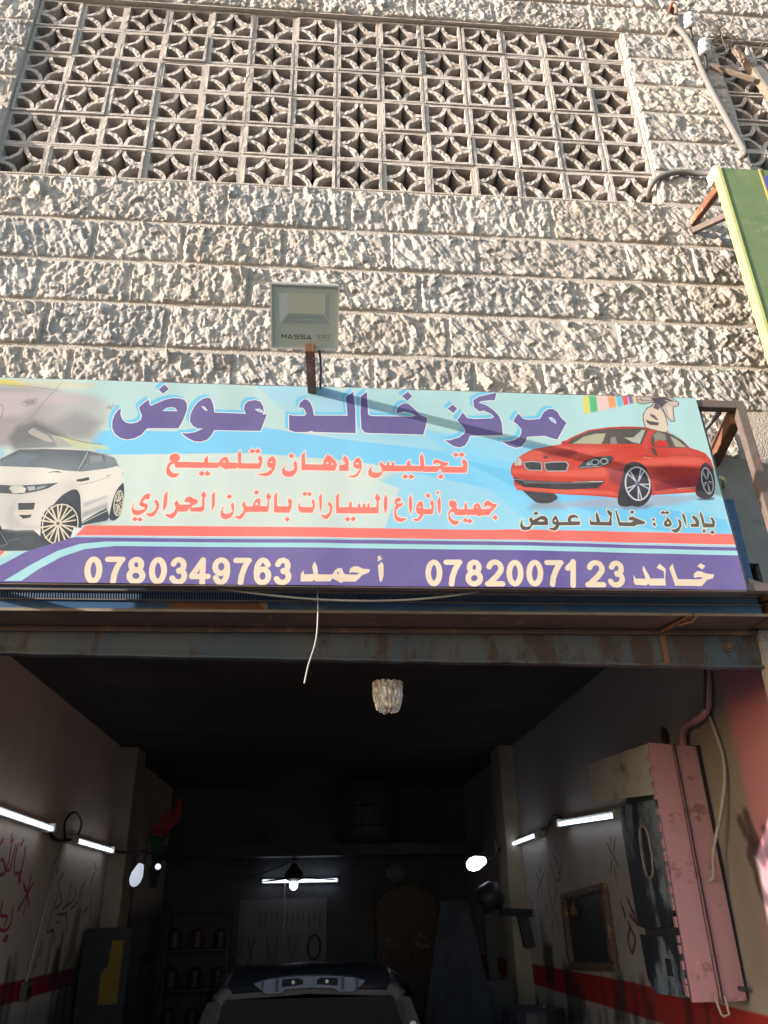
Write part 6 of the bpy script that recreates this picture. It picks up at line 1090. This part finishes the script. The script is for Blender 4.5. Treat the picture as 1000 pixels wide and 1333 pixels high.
B().box((.051, -.04, -.03), (.054, .04, .03)).build('face', M['black_hole'], sk)

# ------------------------------------------------------------------ pink cabinet on the right wall
cb = thing('metal_cabinet', 'tall pink and grey sheet metal cabinet with open hinges hanging on the right wall', 'cabinet', (2.0, 1.2, 1.13))
cinv = Matrix.Translation((-2.0, -1.2, -1.13))
def cp(b, name, m, bevel=0): return adopt(b.build(name, m, cb, bevel=bevel), cinv)
cp(B().box((1.856, 1.208, 1.14), (2.148, 1.72, 2.39)), 'carcass', M['machine'])
cp(B().prism([(1.846, 1.135), (1.985, 1.135), (1.975, 2.392), (1.836, 2.404)], 'y', 1.190, 1.206), 'front_panel', M['pink'], .002)
cp(B().prism([(1.991, 1.135), (2.128, 1.135), (2.112, 2.380), (1.981, 2.392)], 'y', 1.184, 1.206), 'front_panel', M['pink'], .002)
cp(B().prism([(1.215, 2.125), (2.290, 2.205), (2.298, 2.455), (1.215, 2.402)], 'x', 1.838, 1.852), 'side_door', M['grey_door'], .002)
# middle door with oval hole
def oval_door():
    out = [(1.225, 1.475), (1.775, 1.445), (1.82, 2.125), (1.225, 2.10)]; c = (1.47, 1.845)
    n = 28; b = B(); ring = []; outer = []
    for k in range(n):
        a = 2*math.pi*k/n; d = (math.cos(a), math.sin(a)); f = (abs(d[0])**2.6+abs(d[1])**2.6)**(-1/2.6)
        ring.append((c[0]+d[0]*.072*f, c[1]+d[1]*.135*f))
        best = 9
        for i in range(4):
            p, q = out[i], out[(i+1) % 4]; e = (q[0]-p[0], q[1]-p[1]); den = d[0]*e[1]-d[1]*e[0]
            if abs(den) < 1e-9: continue
            t = ((p[0]-c[0])*e[1]-(p[1]-c[1])*e[0])/den; u = ((p[0]-c[0])*d[1]-(p[1]-c[1])*d[0])/den
            if t > 0 and -1e-6 <= u <= 1+1e-6: best = min(best, t)
        outer.append((c[0]+d[0]*best, c[1]+d[1]*best))
    for x in (1.838, 1.852):
        for p in ring+outer: b.v.append((x, *p))
    for k in range(n):
        j = (k+1) % n
        b.f += [(k, j, n+j, n+k), (2*n+k, 2*n+n+k, 2*n+n+j, 2*n+j), (k, 2*n+k, 2*n+j, j), (n+k, n+j, 3*n+j, 3*n+k)]
    cp(b, 'side_door', M['blue_door'])
    rim = B().tube([(1.836, *p) for p in ring]+[(1.836, *ring[0])], .007, 6, cap=False); cp(rim, 'oval_rim', M['edge'])
oval_door()
cp(B().prism([(1.215, 1.150), (1.66, 1.135), (1.74, 1.20), (1.77, 1.42), (1.215, 1.415)], 'x', 1.838, 1.852), 'side_door', M['blue_door'], .002)
cp(B().box((1.832, 1.36, 1.235), (1.837, 1.43, 1.315)), 'latch_hole', M['black_hole'])
hb = B(); rr = random.Random(2); z = 1.16
while z < 2.38:
    h = rr.uniform(.02, .05); hb.box((1.828, 1.196, z), (1.838, 1.214+rr.uniform(0, .012), z+h)); z += h+rr.uniform(.004, .05)
cp(hb, 'hinge', M['pink'])
cp(B().lathe([(.012, 0), (.012, .06)], (2.10, 1.19, 1.19), (0,-1,0), 10), 'foot_knob', M['dark_metal'])
cp(B().tube(curve_pts([(1.985, 1.178, 2.39), (1.99, 1.176, 1.9), (1.996, 1.176, 1.5), (2.0, 1.176, 1.13)], 3), .005, 6), 'edge_cable', M['cable'])
cp(B().tube([(1.955, 1.17, 1.16), (1.965, 1.15, 1.085), (1.975, 1.15, 1.078), (2.005, 1.15, 1.085), (2.008, 1.17, 1.16)], .006, 6), 'wire_hook', M['pale_cable'])
cable('wall_pipe', [(2.13, .86, 3.1), (2.12, .90, 2.72), (2.11, .96, 2.55), (2.10, 1.08, 2.51), (2.10, 1.22, 2.51), (2.10, 1.30, 2.47), (2.10, 1.32, 2.40)], 'pink painted pipe bending above the cabinet on the right wall', .024, 'pink', 'pipe')
cable('pipe_lead', [(2.13, .80, 3.1), (2.10, .87, 2.75), (2.09, .92, 2.60), (2.09, .95, 2.54)], 'black cable tied to the pink wall pipe', .008)
cable('pale_hose', [(2.135, 1.0, 2.52), (2.13, .93, 2.3), (2.12, .95, 2.15), (2.09, 1.02, 1.98), (2.06, 1.10, 1.83), (2.05, 1.14, 1.70), (2.02, 1.15, 1.685)], 'pale hose hanging from the pipe past the pink cabinet', .010, 'pale_cable', 'hose')
kn = thing('wall_bulb_holder', 'dark leaf shaped switch on a bent wire above the cabinet on the right wall', 'lampholder', (2.13, 1.62, 2.52))  # a dark leaf-shaped bulb in its holder, unlit
B().lathe([(.005, -.06), (.02, -.04), (.026, 0), (.018, .04), (.004, .06)], (0,0,0), (0,.2,1), 10).build('bulb_body', M['dark_metal'], kn, smooth=True)
B().tube(curve_pts([(0,0,-.05), (-.01,-.1,-.10), (-.01,-.25,-.07), (0,-.33,-.02)]), .006, 6).build('bent_wire', M['dark_metal'], kn)
# framed picture
pf = thing('picture_frame', 'old gilt frame round a dark picture on the right wall', 'picture', (2.15, 3.7, 1.40), (math.radians(-3), 0, 0))
w, h, f = .60, .29, .055
for nme, bx in (('frame_side', ((-.05, -w, h-f), (-.002, w, h))), ('frame_side', ((-.05, -w, -h), (-.002, w, -h+f))), ('frame_side', ((-.05, -w, -h+f), (-.002, -w+f*1.6, h-f))), ('frame_side', ((-.05, w-f*1.6, -h+f), (-.002, w, h-f)))):
    B().box(*bx).build(nme, M['gilt'], pf, bevel=.012)
B().box((-.018, -w+.08, -h+.05), (-.008, w-.08, h-.05)).build('picture', M['picture'], pf)
pd = thing('pendant', 'small pale pendant hanging on the picture on the right wall', 'pendant', (2.115, 3.92, 1.60))
B().tube([(-.01, .03*math.cos(a), .03*math.sin(a)) for a in np.linspace(0, 2*math.pi, 12)], .004, 5, cap=False).build('ring', M['rust'], pd)
B().lathe([(.004, -.12), (.03, -.10), (.034, -.07), (.014, -.03)], (-.01,0,0), (0,0,1), 10).build('drop', M['rust'], pd)
# flag by the left pilaster
fg = thing('flag', 'red, black and green flag hanging on a pole beside the left pilaster', 'flag', (-1.80, 5.8, 2.0))
B().tube([(.0,0,-.1), (.34,0,.75)], .012, 6).build('pole', M['machine'], fg)
def cloth(nm, P, c, y):
    b = B(); n = 8
    for i in range(n+1):
        for j in range(n+1):
            s, t_ = i/n, j/n; p = Vector(P[0]).lerp(Vector(P[1]), s).lerp(Vector(P[3]).lerp(Vector(P[2]), s), t_)
            b.v.append((p.x, y+.02*math.sin(s*9+t_*3), p.y))
    for i in range(n):
        for j in range(n): a = i*(n+1)+j; b.f.append((a, a+1, a+n+2, a+n+1))
    b.build(nm, mat(nm, c, rough=.9), fg)
cloth('red_field', [(.30,.68),(-.02,.33),(.14,.28),(.30,.45)], (.22,.02,.015), -.03)
cloth('green_field', [(-.02,.32),(.05,.12),(.17,.12),(.14,.27)], (.012,.07,.035), -.032)
cloth('black_field', [(.05,.11),(.04,-.2),(.12,-.2),(.17,.11)], (.012,.012,.012), -.034)
# left side clutter
t = thing('side_cabinet', 'dark cabinet with a yellow panel in the left corner of the garage', 'cabinet', (-1.92, 5.3, -.1))
B().box((-.25, -.2, 0), (.18, .35, 1.55)).build('carcass', M['machine'], t, bevel=.01)
B().prism([(-.05, .95), (.12, .95), (.12, 1.45), (.02, 1.45), (.0, 1.25), (-.05, 1.2)], 'y', -.215, -.203).build('yellow_panel', M['yellow'], t)
# right side machinery
t = thing('spray_machine', 'dark paint mixing machine with a round hood below the bright bulb', 'machine', (1.65, 5.1, -.1))
B().box((-.25, 0, 0), (.15, .6, 1.05)).build('cabinet', M['machine'], t, bevel=.02)
B().lathe([(.10, -.12), (.13, -.05), (.13, .06), (.08, .13)], (0, .1, 1.75), (1, -.2, .5), 16).build('hood', M['machine'], t, smooth=True)
B().beam((0, .2, 1.05), (-.02, .15, 1.7), .09).build('column', M['machine'], t)
B().beam((.1, .1, 1.62), (.42, .2, 1.60), .07).build('arm', M['machine'], t)
B().beam((.33, .2, 1.60), (.38, .2, 1.30), .10).build('counterweight', M['machine'], t, bevel=.01)
t = thing('masking_sheet', 'grey blue masking cloth draped over machinery below the bright bulb', 'cloth', (1.3, 4.9, -.1))
b = B(); n = 14
for i in range(n+1):
    for j in range(n+1):
        s, q = i/n, j/n; x = -.05+ (s-.5)*(.25+.7*q); zz = 1.72-1.72*q
        b.v.append((x, .05*math.sin(s*17+q*3)*q, zz))
for i in range(n):
    for j in range(n): a = i*(n+1)+j; b.f.append((a, a+1, a+n+2, a+n+1))
b.build('drape', M['cloth'], t, smooth=True)
t = thing('steel_drum', 'steel drum standing against the right wall below the tube light', 'drum', (1.75, 4.2, -.1))
B().lathe([(.24, 0), (.25, .02), (.25, .28), (.26, .30), (.25, .32), (.25, .60), (.26, .62), (.25, .64), (.25, .9), (.24, .92)], (0,0,0), (0,0,1), 20).build('barrel', M['machine'], t)
B().lathe([(.03, 0), (.03, .03)], (.1,0,.92), (0,0,1), 10).build('bung', M['tool'], t)
# back wall: tank, tool board, cupboard
t = thing('hanging_tank', 'large dark cylindrical tank on the loft at the back of the garage', 'tank', (.62, 8.3, 2.34))
B().lathe([(.30, 0), (.42, .06), (.45, .12), (.45, .74), (.42, .80), (.2, .84)], (0,0,0), (0,0,1), 24).build('shell', M['tank'], t, smooth=True)
for zz in (.2, .45, .68): B().lathe([(.452, 0), (.465, .012), (.452, .024)], (0,0,zz), (0,0,1), 24).build('band', M['dark_metal'], t)
t = thing('tool_board', 'pegboard of hand tools on the back wall under the tube light', 'tool board', (-.62, 9.17, 1.15))
B().box((-.5, 0, -.25), (.72, .02, .55)).build('board', M['board'], t)
rr = random.Random(8)
for k in range(12):
    x = -.2+k*.075; B().beam((x, -.02, .40), (x+rr.uniform(-.01, .01), -.02, .40-rr.uniform(.10, .22)), .02, .012).build('wrench', M['tool'], t)
for x, l, a in ((-.35,.3,.2), (-.25,.35,-.3), (-.1,.3,.25), (.05,.34,-.1), (.2,.3,.1), (.33,.32,-.25), (-.42,.25,-.15)):
    B().beam((x, -.025, .10), (x+a*l, -.025, .10-l), .03, .02).build('hand_tool', M['tool'], t)
B().tube([(.55+.09*math.cos(a), -.03, -.05+.15*math.sin(a)) for a in np.linspace(0, 2*math.pi, 18)], .012, 6, cap=False).build('hose_ring', M['cable'], t)
B().tube([(.12, -.02, .9), (.12, -.02, -.3)], .01, 6).build('drop_cable', M['pale_cable'], t)
t = thing('carved_cupboard', 'dark red carved wooden cupboard at the back right of the garage', 'cupboard', (1.2, 9.0, -.1))
B().box((-.42, -.2, 0), (.42, .2, 1.75)).build('carcass', M['carved'], t, bevel=.01)
for x in (-.2, .2):
    d_ = B().box((x-.17, -.222, .1), (x+.17, -.203, 1.65)).build('door', M['carved'], t, bevel=.004)
    B().lathe([(.12, 0), (.10, .012), (.03, .014)], (x, -.223, 1.25), (0,-1,0), 20).build('carved_disc', M['gilt'], d_)
B().prism([(-.42, 1.75), (.42, 1.75), (.3, 1.85), (0, 1.95), (-.3, 1.85)], 'y', -.18, .18).build('cornice', M['carved'], t)
t = thing('plastic_bag', 'pale plastic bag lying on top of the carved cupboard', 'bag', (1.1, 8.95, 1.9))
bm = bmesh.new(); bmesh.ops.create_icosphere(bm, subdivisions=3, radius=1)
for v in bm.verts: v.co = Vector((v.co.x*.17, v.co.y*.12, v.co.z*.12+.1))*(1+.2*mnoise.noise(v.co*3))
me = bpy.data.meshes.new('bag'); bm.to_mesh(me); bm.free(); link('bag_body', me, M['board'], t)
t = thing('parts_rack', 'dark rack of car parts against the back wall left of the tools', 'rack', (-1.6, 8.8, -.1))
for x in (-.4, .4):
    for y in (-.15, .15): B().beam((x, y, 0), (x, y, 1.7), .04).build('upright', M['machine'], t)
for z in (.3, .75, 1.2, 1.65): B().box((-.42, -.18, z), (.42, .18, z+.025)).build('shelf', M['machine'], t)
for k in range(9):
    x = -.32+.3*(k % 3); z = (.325, .775, 1.225)[k//3]
    tag(B().lathe([(.08, 0), (.09, .02), (.09, .2), (.03, .24)], (-1.6+x, 8.8, -.1+z), (0,0,1), 10).build('paint_can', M['carved' if k % 2 else 'machine']), f"{('dark', 'red')[k % 2]} paint can at the {('left', 'middle', 'right')[k % 3]} of the {('bottom', 'second', 'third')[k//3]} shelf of the dark rack", 'can', 'paint cans on the dark rack')

# ------------------------------------------------------------------ car being worked on
ZCAR = 1.222-1.405
car = thing('parked_car', 'dark car with masked pale spoiler and patched pillars parked inside the garage', 'car', (-.07, 3.5, ZCAR))
def cpt(b, name, m, bevel=0, smooth=False, par=None): return b.build(name, m, par or car, bevel=bevel, smooth=smooth)
# lower body
def loft(secs, cap=True):
    b = B(); k = len(secs[0])
    for s_ in secs: b.v += s_
    for i in range(len(secs)-1):
        for j in range(k): a = i*k+j; c_ = i*k+(j+1) % k; b.f.append((a, c_, c_+k, a+k))
    if cap: b.f.append(tuple(range(k))[::-1]); b.f.append(tuple((len(secs)-1)*k+j for j in range(k)))
    return b
def sec(y, hw, z0, z1, r=.12):
    return [(-hw+.03, y, z0), (-hw, y, z0+r), (-hw, y, z1-r), (-hw+r*.8, y, z1), (0, y, z1+.02), (hw-r*.8, y, z1), (hw, y, z1-r), (hw, y, z0+r), (hw-.03, y, z0)]
cpt(loft([sec(-1.55, .72, .30, .80), sec(-1.45, .80, .22, .86), (sec(-.9, .84, .2, .90)), sec(.6, .86, .2, .90), sec(1.6, .84, .2, .86), sec(2.25, .78, .22, .74), sec(2.45, .66, .3, .62)]), 'body', M['car_paint'], smooth=True)
cpt(loft([[(-.60, -1.15, 1.29), (-.50, -1.15, 1.345), (0, -1.17, 1.372), (.50, -1.15, 1.345), (.60, -1.15, 1.29), (.5, -1.13, 1.30), (0, -1.13, 1.325), (-.5, -1.13, 1.30)],
          [(-.64, -.2, 1.33), (-.52, -.2, 1.40), (0, -.2, 1.425), (.52, -.2, 1.40), (.64, -.2, 1.33), (.52, -.2, 1.36), (0, -.2, 1.39), (-.52, -.2, 1.36)],
          [(-.60, .6, 1.28), (-.50, .6, 1.35), (0, .62, 1.372), (.50, .6, 1.35), (.60, .6, 1.28), (.5, .6, 1.30), (0, .6, 1.33), (-.5, .6, 1.30)]]), 'roof', M['car_paint'], smooth=True)
cpt(B().beam((-.50, -1.19, 1.300), (0, -1.21, 1.325), .018, .03).beam((0, -1.21, 1.325), (.50, -1.19, 1.300), .018, .03), 'roof_edge', M['car_primer'], bevel=.004)
for s_ in (-1, 1):
    pl = B(); P = [(s_*.49, -1.17, 1.335), (s_*.56, -1.20, 1.27), (s_*.63, -1.30, 1.08), (s_*.70, -1.42, .86)]
    for (a, c_), w0, w1 in zip(zip(P[:-1], P[1:]), (.09, .10, .11), (.10, .11, .13)): pl.beam(a, c_, w0, .06)
    cpt(pl, 'rear_pillar', M['car_primer'], bevel=.01)
    cpt(B().lathe([(.022, 0), (.018, .012), (.004, .016)], (s_*.61, -1.34, 1.15), (0,-1,.2), 12), 'lamp_socket', M['porcelain'])
    cpt(B().beam((s_*.60, .55, 1.28), (s_*.76, 1.05, .90), .06, .05), 'front_pillar', M['car_paint'])
    for yy in (-1.0, 1.55):
        wh = cpt(B().lathe([(.20, -.1), (.31, -.09), (.32, 0), (.31, .09), (.20, .1)], (s_*.76, yy, .32), (1,0,0), 24), 'wheel', M['black_hole'])
        B().lathe([(.05, -.01), (.19, 0), (.20, .02)], (s_*.86, yy, .32), (s_,0,0), 16).build('rim', M['tool'], wh)
    cpt(B().prism([(-1.05, .90), (.95, .90), (.5, 1.27), (-.9, 1.30)], 'x', s_*.655-.004, s_*.655+.004), 'side_window', M['glass_dark'])
cpt(B().prism([(-.50, 1.29), (.50, 1.29), (.66, .88), (-.66, .88)], 'y', -1.24, -1.23), 'rear_window', M['glass_dark'])
cpt(B().prism([(-.50, 1.29), (.50, 1.29), (.66, .90), (-.66, .90)], 'y', .70, .71), 'windscreen', M['glass_dark'])
# masked spoiler on the roof edge
spl = [(-.385, 1.372), (-.29, 1.392), (-.15, 1.402), (0, 1.405), (.15, 1.402), (.29, 1.392), (.385, 1.372), (.30, 1.318), (.20, 1.318), (.165, 1.338), (0, 1.344), (-.165, 1.338), (-.20, 1.318), (-.30, 1.318)]
spl = [(x*.88, z) for x, z in spl]
so = cpt(B().prism(spl, 'y', -1.25, -1.12), 'roof_spoiler', M['car_lilac'], bevel=.004)
for s_ in (-1, 1):
    B().prism([(s_*0.167, 1.392), (s_*0.167, 1.352), (s_*0.044, 1.362), (s_*0.040, 1.372), (s_*0.044, 1.386), (s_*0.070, 1.395)], 'y', -1.258, -1.252).build('lamp_cutout', M['glass_dark'], so)
    B().prism([(s_*0.189, 1.394), (s_*0.207, 1.393), (s_*0.207, 1.33), (s_*0.189, 1.33)], 'y', -1.258, -1.252).build('seam', M['machine'], so)
    B().prism([(s_*0.277, 1.384), (s_*0.295, 1.38), (s_*0.292, 1.335), (s_*0.277, 1.332)], 'y', -1.258, -1.252).build('seam', M['machine'], so)
    B().lathe([(.012, 0), (.008, .008)], (s_*0.101, -1.259, 1.375), (0,-1,0), 10).build('lamp', M['porcelain'], so)
cpt(B().box((-.5, -1.58, .55), (.5, -1.55, .75)), 'boot_panel', M['car_primer'], bevel=.01)
